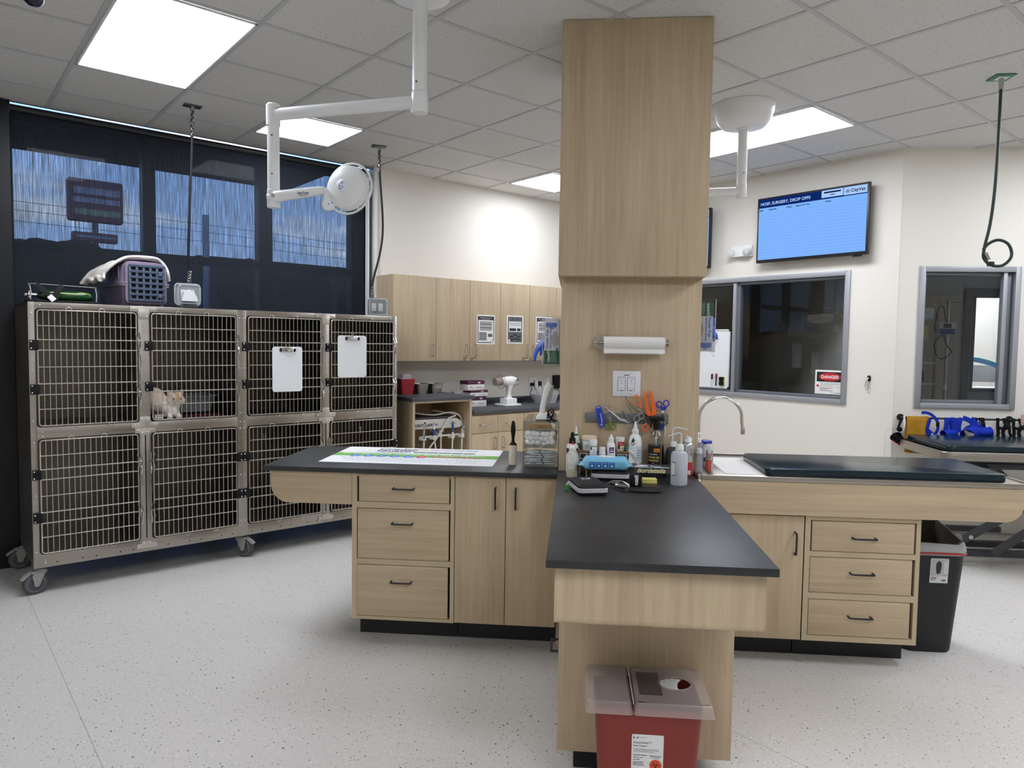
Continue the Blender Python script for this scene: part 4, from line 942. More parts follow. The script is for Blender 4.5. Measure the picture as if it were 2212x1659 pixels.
def notice(label, x0, x1, z0, z1, style):
    w, h = x1-x0, z1-z0; m = MB(); m.box(0, -.0012, 0, w, 0, h, WPAPER); D = C('#23232c', .7); G = C('#8f8f90', .7); G2 = C('#5b5b5e', .7); Wt = C('#e6e4e0', .7)
    y = -.0016
    if style == 0 or style == 2:
        m.card(.010, .012, w-.010, h-.012, D, y); m.card(.018, .020, w-.018, h-.048, Wt, y-.0003)
        m.card(.03, h-.030, w-.03, h-.023, G, y-.0004); m.card(.055, h-.042, w-.055, h-.037, G, y-.0004)
        for k in range(5): m.card(.036, h-.075-k*.018, w-.036, h-.062-k*.018, (G, G2)[k % 2], y-.0006)
        m.card(.026, .035, w*.55, .115, G, y-.0006)
        for k in range(8): m.card(.030, .042+k*.009, w*.5, .0445+k*.009, G2, y-.0008)
        m.card(w*.62, .07, w-.03, .10, G2, y-.0006)
        if style == 2: m.card(w*.35, h-.12, w*.55, h-.085, C('#a08b70', .7), y-.0008)
        bx = w-.028
    else:
        m.card(.014, .012, w-.014, h-.012, G2, y); m.card(.026, h-.16, w-.026, h-.058, Wt, y-.0003)
        m.prism(rrect(.08, .013, .006, 4, w/2, h-.034), y-.0006, y-.0002, D); m.card(w/2-.028, h-.0355, w/2+.028, h-.032, G, y-.0009)
        for k in range(3): m.card(.034, h-.075-k*.012, w-.034, h-.070-k*.012, G, y-.0006)
        m.card(.034, h-.152, w*.56, h-.125, D, y-.0006); m.card(w*.62, h-.152, w-.034, h-.125, D, y-.0006)
        for px, pz in ((w/2, .085), (w*.28, .066), (w*.72, .066), (w/2, .046), (w*.72, .04), (w*.3, .04)): m.prism(rrect(.045, .014, .004, 3, px, pz), y-.0008, y-.0003, D)
        bx = .03
    for r, c in ((.019, C('#9c3a34', .6)), (.0165, Wt), (.012, C('#b9a9a2', .7)), (.009, Wt)): m.disc(bx, .026, r, c, y-.0010-.0002*(.02-r)*100, 20)
    m.disc(bx, .026, .005, D, y-.0020, 14); m.disc(bx, .026, .003, Wt, y-.0022, 12)
    return solo(m, 'notice_sheet', label, 'notice', 'B', (x0, 5.3985, z0), 'notices taped to the wall cupboards')
notice('black-bordered notice with white panel, leftmost on the cupboards', 4.085, 4.301, 1.541, 1.819, 0)
notice('grey notice with flow chart boxes, middle one on the cupboards', 4.452, 4.664, 1.551, 1.826, 1)
notice('black-bordered notice partly hidden behind the glove box', 4.835, 5.05, 1.552, 1.826, 2)
tc_ = thing('equipment_cabinet', 'tall oak cabinet with open front housing the dental unit', 'cabinet', 'B', (3.195, 5.10, 0))
m = MB(); m.box(0, 0, 0, .024, .625, 1.05, WV, .001); m.box(.596, 0, 0, .62, .625, 1.05, WV, .001); m.box(.024, .006, 1.032, .596, .625, 1.05, WV); m.box(.024, .61, .0, .596, .625, 1.032, WV); m.box(.024, .02, .0, .596, .61, .02, WV)
for a in (0, .596): m.box(a+.0005, -.001, 0, a+.0235, -.0001, 1.05, WE)
m.box(.024, -.001, 1.034, .596, .0055, 1.05, WE); m.build('carcass', tc_)
m = MB(); m.box(-.012, -.018, 1.0505, .637, .624, 1.083, TOPG, .003); m.build('worktop', tc_)
for x0, x1, lab in ((3.816, 4.43, 'oak base cupboard with two drawers and doors beside the dental unit'), (4.432, 5.05, 'oak base cupboard behind the lint roller and acrylic drawers'), (5.052, 5.67, 'oak base cupboard hidden behind the wood column')):
    xm = (x0+x1)/2-.006
    cabinet('base_cabinet', lab, 'cabinet', 'B', x0, x1, 5.10, 5.72, .10, .91,
            [('overlay_drawer', x0, xm, .735, .893, (x0+(xm-x0)*.46, .812, 'x', .1)), ('overlay_drawer', xm, x1, .735, .893, (xm+(x1-xm)*.46, .812, 'x', .1)), ('door', x0, xm, .104, .731, (xm-.04, .636, 'z', .1)), ('door', xm, x1, .104, .731, (xm+.06, .636, 'z', .1))], NICKEL)
wb_ = thing('worktop', 'grey granite-look worktop of the back counter under the wall cupboards', 'worktop', 'B', (3.817, 5.085, .911))
m = MB(); m.box(.016, 0, 0, 1.86, .642, .032, TOPG, .003); m.build('slab', wb_)
m = MB(); m.box(.016, .622, .0325, 1.86, .642, .085, TOPG, .002); m.build('backsplash', wb_)
# dental unit inside the open cabinet
IV = plain('ivory_equipment_plastic', '#c9c6bc', .45)
du = thing('dental_unit', 'ivory dental unit with hanging handpieces inside the open cabinet', 'dental machine', 'B', (3.24, 5.16, 0))
m = MB(); m.loft([[(x, y, z) for x, z in [(.0, .805), (.0, .885), (.47, .878), (.515, .85), (.528, .815), (.50, .797), (.46, .794)]] for y in (.02, .38)], IV)
m.box(.0, .03, .886, .44, .36, .896, plain('dark_unit_top', '#4a4a4c', .5), .004)
m.text('DENTALAIRE', .034, .028, .822, C('#1d1d22', .5), .0185, .0009); m.card(.222, .826, .262, .842, C('#5f7f8c', .5), .0185); m.text('Prestige', .019, .395, .83, C('#3c4a6a', .5), .0185, .0004)
m.build('body', du)
m = MB(); m.tube([(.06, -.02, .738), (.455, -.02, .738)], .008, IV, 10); m.tube([(.27, -.02, .738), (.27, .1, .76), (.25, .2, .80)], .010, IV, 8); m.ball((.27, -.02, .742), (.018, .014, .02), IV, 12); m.tube([(.27, -.02, .74), (.27, -.02, .03)], .008, IV, 8); m.build('holder_bar', du)
BLU = C('#1d4fae', .4); GRY = C('#9a9ba0', .4)
for x, kind in ((.085, 0), (.19, 1), (.385, 2), (.487, 3)):
    m = MB(); y = -.035
    m.prism([(x-.032, y+.028), (x-.012, y-.008), (x+.016, y-.012), (x+.022, y+.015), (x+.0, y+.03)], .713, .745, IV, 'z'); m.build('handpiece_holder', du)
    m = MB()
    if kind == 0: m.tube([(x, y, .70), (x-.002, y, .75), (x+.003, y, .80), (x+.006, y, .856)], [.010, .009, .008, .007], GRY, 10); m.lathe([(.0, .725), (.0115, .725), (.0115, .745), (0, .745)], BLU, (x-.002, y, 0), 10); m.ball((x+.007, y-.003, .862), .008, BLACKP, 8)
    elif kind == 1: m.tube([(x-.003, y, .82), (x-.004, y, .875)], .003, NICKEL, 6); m.tube([(x+.004, y, .70), (x, y, .76)], .008, IV, 8); m.tube([(x+.003, y, .75), (x-.001, y, .80)], .011, BLU, 10); m.tube([(x-.001, y, .80), (x-.003, y, .845)], [.009, .006], WHITEP, 10)
    elif kind == 2: m.tube([(x, y, .70), (x, y, .765)], .011, IV, 10); m.tube([(x, y, .765), (x, y, .83), (x, y, .86)], [.012, .011, .006], C('#2b4a86', .4), 10)
    else: m.tube([(x, y, .685), (x, y, .785)], [.008, .010], C('#b6b7ba', .4), 10); m.tube([(x-.003, y, .785), (x+.01, y, .80), (x+.06, y, .812), (x+.085, y, .808)], [.007, .005, .004, .0015], CHROME, 8)
    m.build('handpiece', du)
    m = MB(); m.tube(catmull([(x, y, .70), (x-.004+.02*(kind == 1), y, .62), (x+.02*(kind in (1, 2))-.02*(kind == 0), y+.03, .4), (x+.03, y+.1, .15)], 5), .0075, IV, 8); m.build('hose', du)
for pts in ([(.10, .12, .93), (.25, .06, .915), (.40, .05, .93), (.49, .04, .91), (.53, .03, .85), (.555, .03, .7), (.58, .05, .5), (.58, .15, .2)], [(.32, .2, .94), (.40, .12, .925), (.45, .02, .905), (.36, .0, .88), (.29, -.02, .80), (.22, -.03, .72), (.14, -.02, .62), (.08, .0, .45)]):
    m = MB(); m.tube(catmull(pts, 6), .007, IV, 8); m.build('hose', du)
m = MB(); m.tube([(.35, .2, .02), (.35, .2, .55)], .055, C('#4c4c4e', .5), 16); m.box(.1, .08, .021, .5, .4, .06, C('#4c4c4e', .5), .01); m.box(.30, .06, .752, .36, .16, .79, C('#a9a79d', .5), .006); m.build('stand', du)
# things on the tall cabinet
m = MB(); 
def rb(w, d, z, r=.012): return [(x, y, z) for x, y in rrect(w, d, r, 3)]
t = thing('sharps_bin', 'small red sharps bin on the tall cabinet beside the steel pans', 'sharps container', 'B', (3.375, 5.52, 1.084))
m = MB(); m.loft([rb(.115, .1, 0), rb(.155, .12, .138), rb(.149, .114, .138), rb(.11, .095, .01)], plain('bright_red_plastic', '#a3222c', .45), True, True); m.box(-.08, -.063, .137, .08, .063, .143, plain('pink_frosted_rim', '#c9a9ab', .4), .003); m.build('body', t)
m = MB(); m.loft([rb(.10, .085, .1435), rb(.09, .078, .178)], milky('clear_bin_lid', '#d6cfcf', .55), False, True); m.build('lid', t)
for k, u in enumerate((3.535, 3.69)):
    m = MB(); m.loft([rb(.105, .13, 0, .02), rb(.125, .15, .088, .02), rb(.15, .175, .0885, .02), rb(.15, .175, .0915, .02), rb(.122, .147, .0905, .02), rb(.1, .125, .004, .02)], STEELV, True, True)
    if k: 
        m.card(-.035, .055, .035, .062, C('#e0dedb', .5), -.0735)
    solo(m, 'steel_pan', ['deep stainless pan on the tall cabinet, next to the red sharps bin', 'deep stainless pan on the tall cabinet, right of the other pan'][k], 'pan', 'B', (u, 5.53, 1.084), 'steel pans on the tall cabinet')
# supply boxes
MAR = C('#4c1736', .5); BW = C('#dcd9d6', .6)
for k, (u, v, z, w, h, lab) in enumerate(((4.12, 5.47, .944, .20, .098, 'white box with maroon lid band, bottom of the stack of three'), (4.125, 5.46, 1.0435, .205, .058, 'shallow white box with maroon lid band, middle of the stack'), (4.085, 5.46, 1.103, .205, .09, 'white box with maroon lid band, topmost of the stack'))):
    m = MB(); m.box(-w/2, -.06, 0, w/2, .06, h*.62, BW, .001); m.box(-w/2-.001, -.061, h*.62+.0005, w/2+.001, .061, h, MAR, .001)
    m.disc(.035, h*.80, .018, C('#c9b9c2', .5), -.0615, 16, h*.1); m.card(0, h*.26, .07, h*.34, C('#b08a98', .6), -.0605); m.card(-.075, h*.28, -.045, h*.42, C('#a79aa0', .6), -.0605)
    solo(m, 'supply_box', lab, 'box', 'B', (u, v, z), 'supply boxes stacked on the back counter', .05 if k == 2 else -.02)
m = MB(); m.box(-.04, -.03, 0, .04, .03, .10, C('#8d8a86', .6), .003)
for k in range(7): m.box(-.036+k*.011, -.045, .09, -.030+k*.011, .02, .145, C('#c9c7c4', .6), .001)
solo(m, 'swab_dispenser', 'small holder of white strips left of the box stack', 'dispenser', 'B', (3.935, 5.52, .944), None, -.1)
# handheld x-ray on its stand
xr = thing('handheld_xray', 'white handheld x-ray gun with round shield on the back counter', 'x-ray device', 'B', (4.44, 5.36, .944))
m = MB(); m.box(-.09, -.09, 0, .11, .09, .02, WHITEP, .008); m.box(-.05, -.06, .02, .08, .06, .075, WHITEP, .012); m.build('charging_stand', xr)
m = MB(); m.loft([[(x+dx, y, z) for x, y in rrect(w, d, .012, 3)] for w, d, z, dx in ((.07, .07, .07, .01), (.045, .05, .1, .01), (.04, .05, .16, .015), (.07, .065, .20, .02))], WHITEP)
m.tube([(-.075, 0, .238), (-.02, 0, .24), (.05, 0, .238), (.09, 0, .232), (.102, 0, .228)], [(.036, .036), (.045, .04), (.052, .045), (.045, .042), (.025, .03)], WHITEP, 20); m.build('body', xr)
m = MB(); m.tube([(-.16, 0, .236), (-.145, 0, .236), (-.075, 0, .238)], [.037, .038, .036], plain('taupe_plastic', '#8f8078', .5), 20)
for x in (-.12, -.095): m.tube([(x, .039*math.cos(2*PI*i/24), .237+.039*math.sin(2*PI*i/24)) for i in range(24)], .002, C('#b9a58a', .4), 6, True)
m.build('cone', xr)
m = MB(); m.tube([(-.085, .072*math.cos(2*PI*i/32), .237+.072*math.sin(2*PI*i/32)) for i in range(32)], .002, C('#8f7c66', .4), 6, True); m.loft([[(-.085, r*math.cos(2*PI*i/32), .237+r*math.sin(2*PI*i/32)) for i in range(32)] for r in (.036, .071)], thin_glass('shield_acrylic', '#f2f0ec', .5), False, False); m.build('backscatter_shield', xr)
m = MB(); Q = Matrix.Translation((.088, -.036, .245)) @ Matrix.Rotation(.55, 4, 'Z') @ Matrix.Rotation(-.25, 4, 'X')
m.prism(rrect(.05, .04, .006, 3), -.012, -.004, C('#c6c8cb', .4), X=Q); m.prism(rrect(.036, .027, .003, 3, 0, .002), -.0135, -.0125, C('#1c2a4a', .2), X=Q); m.ball((.085, -.046, .212), (.012, .008, .012), CHROME, 12); m.ball((.087, -.052, .21), (.006, .005, .006), BLACKP, 10); m.build('screen', xr)
# socket and plugs
t = thing('wall_outlet', 'white wall socket with plugs above the back counter', 'power outlet', 'B', (5.095, 5.7295, 1.05))
m = MB(); m.box(-.06, -.006, 0, .06, 0, .135, WHITEP, .003); m.build('plate', t)
m = MB(); m.box(-.002, -.05, .03, .04, -.0065, .11, WHITEP, .006); 
for z in (.06, .085):
    for q in (.012, .026): m.box(q-.001, -.0507, z, q+.001, -.0498, z+.008, BLACKP)
m.build('adapter', t)
m = MB(); m.box(-.045, -.05, .055, -.012, -.0065, .085, BLACKP, .006); m.tube(catmull([(-.028, -.05, .06), (-.07, -.06, .0), (-.085, -.06, -.05), (-.085, -.07, -.085), (-.14, -.12, -.098), (-.2, -.2, -.10)], 5), .0035, BLACKP, 6); m.build('plug', t)
m = MB(); m.box(.041, -.06, .03, .085, -.0065, .10, BLACKP, .008); m.tube(catmull([(.06, -.06, .03), (.09, -.07, -.02), (.08, -.1, -.09)], 5), .003, WHITEP, 6); m.build('plug', t)
m = MB(); m.box(-.055, -.04, 0, .055, 0, .145, BLACKP, .008); m.tube(catmull([(0, -.02, 0), (.01, -.05, -.03), (-.03, -.08, -.10), (-.1, -.12, -.112)], 5), .0035, BLACKP, 6)
solo(m, 'power_adapter', 'black power adapter plugged in on the wall beside the column', 'power adapter', 'B', (5.44, 5.7295, 1.065))
m = MB(); rn = random.Random(3)
for k in range(3):
    a = [(rn.uniform(-.12, .12), rn.uniform(-.08, .08), .005+rn.uniform(0, .05)) for i in range(7)]; m.tube(catmull(a, 5), .0035, BLACKP, 6)
solo(m, 'power_cable', 'tangle of black cable on the back counter right of the x-ray gun', 'cable', 'B', (4.76, 5.50, .947))
# white bundle in a tray
t = thing('brush_tray', 'clear tray on the back counter filled with white-handled tools', 'tray', 'B', (4.97, 5.40, .944))
m = MB(); m.loft([rb(.20, .14, 0, .01), rb(.24, .17, .09, .01), rb(.234, .164, .09, .01), rb(.19, .13, .006, .01)], milky('clear_tray', '#c9cccf', .5), True, True); m.build('tray', t)
m = MB(); rn = random.Random(5)
for k in range(22):
    x, y = rn.uniform(-.08, .08), rn.uniform(-.05, .05); m.tube([(x, y, .012), (x-.05+rn.uniform(-.05, .02), y-.02, .13+rn.uniform(0, .05))], .0055, C(('#d6d6d4', '#bfc0c2', '#e4e4e2')[k % 3], .5), 6)
o = m.build('tool_handles', t); o['kind'] = 'stuff'
# ================================================================== screen wall
def tv(label, lx0, lx1, z0, z1):
    w, h = lx1-lx0, z1-z0; t = thing('wall_screen', label, 'television', 'R', (lx0, 5.80, z0), 'wall-mounted screens on the right wall')
    m = MB(); m.box(0, 0, 0, w, .035, h, BLACKM, .004); m.box(w*.15, .0355, h*.2, w*.85, .06, h*.8, BLACKM, .01); m.box(w-.12, .01, -.012, w-.05, .025, -.0005, BLACKM, .002); m.build('housing', t)
    m = MB(); m.box(w*.4, .0605, h*.3, w*.6, .0985, h*.7, BLACKM, .004); m.build('wall_bracket', t)
    B_ = emis_once('screen_blue', '#7fb3fb', .95); D_ = emis_once('screen_navy', '#12307c', .62); L_ = emis_once('screen_pale', '#a9c9f8', .95); L2_ = emis_once('screen_line', '#79a8ee', .92); N_ = emis_once('screen_ink', '#1b2a5e', .3)
    m = MB(); b = .016; y = -.0006; H = h-2*b
    m.card(b, b+.01, w-b, h-b, B_, y); zt = h-b-H*.135; m.card(b, zt, w-b, h-b, D_, y-.0003)
    for k in range(16): m.card(b, b+.02+k*(zt-b-.05)/16, w-b, b+.0205+k*(zt-b-.05)/16+.003, L2_, y-.0003)
    m.text('HOSP, SURGERY, DROP OFFS', .0355, b+.014, zt+.022, L_, y-.0006, .0008)
    m.card(w*.60, zt+.012, w*.785, h-b-.002, L_, y-.0005); m.card(w*.62, zt+.046, w*.765, zt+.058, N_, y-.0008); m.card(w*.675, zt+.028, w*.715, zt+.034, N_, y-.0008)
    m.card(w*.79, zt+.008, w-b-.002, h-b-.002, L_, y-.0005)
    m.text('CityVet', .037, w*.848, zt+.027, N_, y-.0009, .0009)
    cx_, cz_ = w*.823, zt+.037
    for dx, dz in ((0, .008), (0, -.008), (.008, 0), (-.008, 0)): m.tube([(cx_+dx+.007*math.cos(2*PI*i/14), y-.0012, cz_+dz+.007*math.sin(2*PI*i/14)) for i in range(14)], .0013, N_, 4, True)
    for s_, q in (('Staff', .022), ('Client/Pet', .11), ('Phone', .285), ('Reason For Visit', .37), ('Notes', .635)): m.text(s_, .0185, w*q, zt-.026, N_, y-.0006, .0006)
    m.build('display', t); return t
def emis_once(n, c, s_):
    return MATS.get(n) or emis(n, c, s_)
tv('large wall screen headed hosp, surgery, drop offs, right of the column', -3.539, -2.565, 2.298, 2.866)
tv('wall screen mostly hidden behind the column, only its right edge showing', -5.005, -4.030, 2.292, 2.86)
t = thing('emergency_light', 'white twin-head emergency light on the wall between the two screens', 'emergency light', 'R', (-3.735, 5.897, 2.38))
m = MB(); m.prism([(-.0, .0), (-.055, .0), (-.035, .06), (-.012, .105), (0, .105)], -.105, .105, C('#dededb', .4), 'x'); m.build('housing', t)
for q in (-1, 1):
    m = MB(); X = Matrix.Translation((q*.082, -.062, .035)) @ Matrix.Rotation(-q*.3, 4, 'Z') @ Matrix.Rotation(PI/2+.25, 4, 'X')
    m.lathe([(0, -.03), (.028, -.03), (.033, .0), (.033, .022), (.03, .024)], C('#d0d0cd', .4), seg=20, X=X); m.lathe([(0, .012), (.029, .023)], CHROME, seg=20, X=X); m.ball((0, 0, .018), .007, C('#e9e4d0', .2), 10, X=X); m.build('lamp_head', t)
# laser warning sign, whiteboard and its markers in the window recess
t = thing('danger_sign', 'white danger sign with red oval in the corner of the wide window', 'sign', 'R', (-3.03, 5.957, 1.158))
m = MB(); w, h = .258, .205; m.box(0, 0, 0, w, .0015, h, WPAPER)
m.card(.014, .105, w-.002, h-.016, C('#18181a', .5), -.0004); m.disc(w*.5, .148, .094, C('#c0252b', .5), -.0008, 36, .035); m.text('DANGER', .038, w*.5, .134, C('#ecebe6', .5), -.0012, .0009, 'CENTER')
for k, s_ in enumerate(('VISIBLE AND INVISIBLE LASER RADIATION', 'AVOID EYE OR SKIN EXPOSURE TO DIRECT', 'OR SCATTERED RADIATION')): m.text(s_, .0088, .042, .092-k*.0115, C('#4a4a4c', .6), -.0004, .0001)
m.card(.03, .060, w-.004, .0615, C('#c0252b', .5), -.0004)
for k, wd_ in enumerate((.11, .075, .115)): m.card(.042, .0485-k*.011, .042+wd_, .0535-k*.011, C('#77777a', .6), -.0004)
m.text('CLASS IV LASER PRODUCT', .0085, .135, .010, C('#4a4a4c', .6), -.0004, .0001)
m.disc(.024, .070, .010, C('#c0252b', .5), -.0004, 12)
for a in range(0, 360, 30): m.tube([(.024+.009*math.cos(math.radians(a)), -.0005, .07+.009*math.sin(math.radians(a))), (.024+.014*math.cos(math.radians(a)), -.0005, .07+.014*math.sin(math.radians(a)))], .0005, C('#c0252b', .5), 4)
m.build('sheet', t)
t = thing('whiteboard', 'white dry-erase board standing in the window behind the right glove box', 'whiteboard', 'R', (-4.62, 5.928, 1.150))
m = MB(); m.box(0, 0, 0, .76, .012, .565, C('#e6e9ea', .25)); RD = C('#c2505a', .6)
for p in ([(.585, .42), (.60, .44), (.612, .425), (.62, .455)], [(.56, .40), (.575, .375), (.567, .35), (.59, .345)], [(.545, .36), (.56, .335), (.553, .32)], [(.57, .33), (.585, .315), (.575, .30), (.595, .305)], [(.62, .46), (.645, .475)]): m.tube([(x, -.0008, z) for x, z in p], .0016, RD, 4)
m.build('board', t)
m = MB()
for a in ((0, 0, .76, .012), (0, .553, .76, .565), (0, 0, .012, .565), (.748, 0, .76, .565)): m.box(a[0], -.006, a[1], a[2], .014, a[3], C('#d6d8d9', .4), .002)
for x in (-.003, .745): 
    for z in (-.003, .547): m.box(x, -.0075, z, x+.02, .015, z+.02, BLACKP, .003)
m.build('frame', t)
for k, (lx, z, h, c, lab) in enumerate(((-4.045, 1.157, .128, '#15151a', 'white marker with black cap standing against the whiteboard'), (-3.997, 1.172, .118, '#8c2028', 'black marker with red cap on the whiteboard'))):
    m = MB(); m.tube([(0, 0, 0), (.002, 0, h*.6)], .006, C('#d8d8d6' if k == 0 else '#19191c', .4), 10); m.tube([(.002, 0, h*.6), (.003, 0, h)], .0085, C(c, .4), 10); solo(m, 'marker_pen', lab, 'marker', 'R', (lx, 5.918, z), 'markers held on the whiteboard')
m = MB(); m.prism([(-.02, 0), (.02, 0), (.026, .012), (.02, .04), (.026, .068), (.02, .08), (-.02, .08), (-.026, .068), (-.02, .04), (-.026, .012)], -.016, -.004, BLACKP); m.prism(rrect(.052, .084, .008, 3, .003, .04), -.004, .003, C('#cfcf7a', .7))
solo(m, 'board_eraser', 'black eraser with yellow felt on the whiteboard', 'eraser', 'R', (-3.933, 5.922, 1.18))
t = thing('wall_hook', 'steel swivel clip hanging from a black wall anchor right of the danger sign', 'hook', 'R', (-2.555, 5.8985, 1.22))
m = MB(); m.prism(rrect(.026, .05, .012, 5, .004, .09), -.006, 0, BLACKM); m.build('anchor_plate', t)
m = MB(); m.tube(catmull([(.004, -.006, .098), (0, -.018, .085), (-.004, -.016, .07)], 4), .004, CHROME, 8); m.tube(catmull([(-.008, -.014, .068), (-.018, -.014, .035), (-.012, -.014, .004), (.004, -.014, .004), (.006, -.014, .035), (.0, -.014, .066)], 5, True), .0035, CHROME, 8, True); m.build('swivel_clip', t)
# ================================================================== on the column
Z0 = .9115
t = thing('paper_towel_holder', 'steel wall holder carrying the paper towel roll on the column', 'paper towel holder', 'I', (.11, 3.597, 1.515))
m = MB(); m.prism([(-.018, .035), (-.006, .018), (.02, .012), (.045, .012), (.045, .085), (.02, .085), (-.006, .078), (-.018, .058)], -.004, 0, NICKEL); m.box(-.016, -.075, .044, .034, -.004, .050, NICKEL, .002); m.prism(rrect(.05, .07, .02, 5, .01, .048), -.055, -.045, NICKEL) if False else None
m.box(.342, -.075, .03, .346, -.004, .066, NICKEL, .001); m.tube([(.0, -.06, .047), (.345, -.06, .047)], .006, NICKEL, 10); m.build('bracket', t)
m = MB(); X = Matrix.Translation((.140, 3.537, 1.562)) @ Matrix.Rotation(PI/2, 4, 'Y')
PT = fabric('paper_towel', '#e3e1dc', 300., '#ebe9e5')
m.lathe([(.019, 0), (.030, 0), (.030, .295), (.019, .295)], PT, seg=36, X=Matrix.Rotation(PI/2, 4, 'Y'))
m.surf(lambda a, b: (.295*a, -.0303*math.cos(min(b, .35)/.35*1.2)-(0 if b < .35 else (b-.35)*.018), .0303*math.sin(min(b, .35)/.35*-1.2) - (0 if b < .35 else (b-.35)*.034)), 8, 16, PT)
m.surf(lambda a, b: (.004+.288*a, .020+.004*b, -.026-.030*b), 6, 6, PT)
solo(m, 'paper_towel_roll', 'white paper towel roll mounted sideways on the column', 'paper towel', 'I', (.140, 3.537, 1.562))
t = thing('wall_outlet', 'white four-gang socket plate on the column above the tool strip', 'power outlet', 'I', (.191, 3.5995, 1.294))
m = MB(); m.box(0, -.006, 0, .138, 0, .128, C('#e0e1e6', .35), .003)
for x in (.046, .092):
    for z in (.012, .116): m.cyl((x, -.0065, z), (x, -.006, z), .003, C('#b9bac0', .4), seg=10)
m.card(.056, .105, .082, .109, C('#5a5a60', .5), -.0066); m.build('plate', t)
for x in (.044, .092):
    m = MB(); m.prism(rrect(.034, .067, .002, 2, x, .064), -.0085, -.006, C('#e6e7ea', .35)); m.tube([(x+q[0], -.0084, .064+q[1]) for q in rrect(.0345, .0675, .002, 2)], .0009, C('#6b6c72', .5), 4, True)
    for z in (.088, .042):
        m.box(x-.009, -.0091, z-.001, x-.004, -.0084, z+.001, BLACKP); m.box(x-.0055, -.0091, z-.003, x-.004, -.0084, z+.003, BLACKP); m.box(x+.006, -.0091, z-.003, x+.0075, -.0084, z+.003, BLACKP); m.disc(x, z-.011, .0025, BLACKP, -.0089, 10)
    m.box(x-.011, -.0088, .060, x+.011, -.0084, .068, C('#d3d4d8', .4)); m.build('receptacle', t)
# glove boxes in clear holders on both sides of the column
def glove_box(label, x0, y0, z0, w, d, h, flip, glab):
    hold = thing('glove_holder', 'clear acrylic glove box holder on the %s' % label, 'holder', 'I', (x0, y0, z0), 'clear holders on the column sides')
    m = MB(); e = .003
    for a in ((0, -.001, 0, w, .002, .028 if not flip else .25), (0, d, 0, w, d+e, h), (0, .002, 0, w, d, e), (0 if flip else w-e, .0025, e, e if flip else w, d, h), (w-e if flip else 0, .0025, e, w if flip else e, d, .07)): m.box(*a[:3], *a[3:], ACRYL)
    m.tube([(0, 0, 0), (w, 0, 0), (w, 0, h), (0, 0, h)], .0018, milky('acrylic_edge_light', '#dfe3e6', .7), 5, True); m.build('tray', hold)
    bx0 = e+.001 if not flip else .004; bw = w-.016
    t = thing('glove_box', glab, 'glove box', 'I', (x0+bx0+(.004 if not flip else 0), y0+.004, z0+.004), 'nitrile glove boxes on the column sides')
    bh = h-.02; Wb = C('#c4c4cc', .5); Gn = C('#12502f', .5); Bl = C('#2b50a0', .5); G3 = C('#a39a96', .5)
    m = MB(); m.box(0, 0, 0, bw, d-.012, bh, Wb, .001); y = -.0008
    g0, g1 = (0, bh*.30) if not flip else (bh*.72, bh)
    m.card(.0005, g0, bw-.0005, g1, Gn, y)
    # artwork is printed on its side: rotate the panel
    def RT(px, pz): return Matrix.Translation((px, 0, pz)) @ Matrix.Rotation(-PI/2 if not flip else PI/2, 4, 'Y')
    if not flip:
        m.text('Powder Free', .019, 0, 0, Bl, y, .0004, X=RT(.021, bh*.34)); m.text('Nitrile Exam Gloves', .0145, 0, 0, Bl, y, .0003, X=RT(.037, bh*.34))
        m.text('aspen', .021, 0, 0, Wb, y-.0004, .0006, X=RT(.029, .010)); m.disc(.022, bh*.27, .0085, Wb, y-.0004, 18); m.disc(.024, bh*.27, .005, Gn, y-.0006, 14)
        for k in range(5): m.card(0, 0, (.05, .062, .055, .06, .045)[k], .0022, C('#7fa38f', .5), y-.0004, RT(.040+.006*k, .010))
        m.disc(bw*.72, bh*.55, .018, G3, y, 20, .04)
        cx_, cz_ = .050, bh*.86; sg = -1
    else:
        m.text('Powder Free', .019, 0, 0, Bl, y, .0004, X=RT(bw-.022, bh*.70)); m.text('Nitrile Exam Gloves', .0145, 0, 0, Bl, y, .0003, X=RT(bw-.037, bh*.70))
        m.text('aspen', .021, 0, 0, Wb, y-.0004, .0006, X=RT(bw-.030, bh*.985)); m.disc(bw-.023, bh*.755, .0085, Wb, y-.0004, 18); m.disc(bw-.022, bh*.755, .005, Gn, y-.0006, 14)
        for k in range(5): m.card(0, 0, (.05, .062, .055, .06, .045)[k], .0022, C('#7fa38f', .5), y-.0004, RT(bw-.046-.006*k, bh*.985))
        m.disc(.012, bh*.45, .012, G3, y, 20, .035)
        cx_, cz_ = .022, bh*.12; sg = 1
    GB = C('#4a6fb5', .5)                        # printed hand
    m.prism(rrect(.03, .024, .009, 4, cx_, cz_), y-.0004, y-.0002, GB)
    for k in range(4): m.prism(rrect(.034-.003*abs(k-1.5), .0052, .0025, 3, cx_+sg*.028, cz_+.0095-.0062*k), y-.0004, y-.0002, GB)
    m.prism(rrect(.022, .006, .003, 3, cx_+sg*.012, cz_-.016), y-.0004, y-.0002, GB)
    if not flip: m.prism(rrect(.011, .011, .002, 2, bw-.012, bh*.33), y-.0004, y-.0002, Bl)
    m.build('carton', t)
    return t
glove_box('left face of the column', -.167, 3.69, 1.443, .094, .115, .254, False, 'nitrile glove box with green end, on the left face of the column')
glove_box('right face of the column', .6185, 3.69, 1.523, .086, .115, .264, True, 'nitrile glove box with green top, on the right face of the column')
NIT = plain('blue_nitrile', '#2b5fd0', .42)
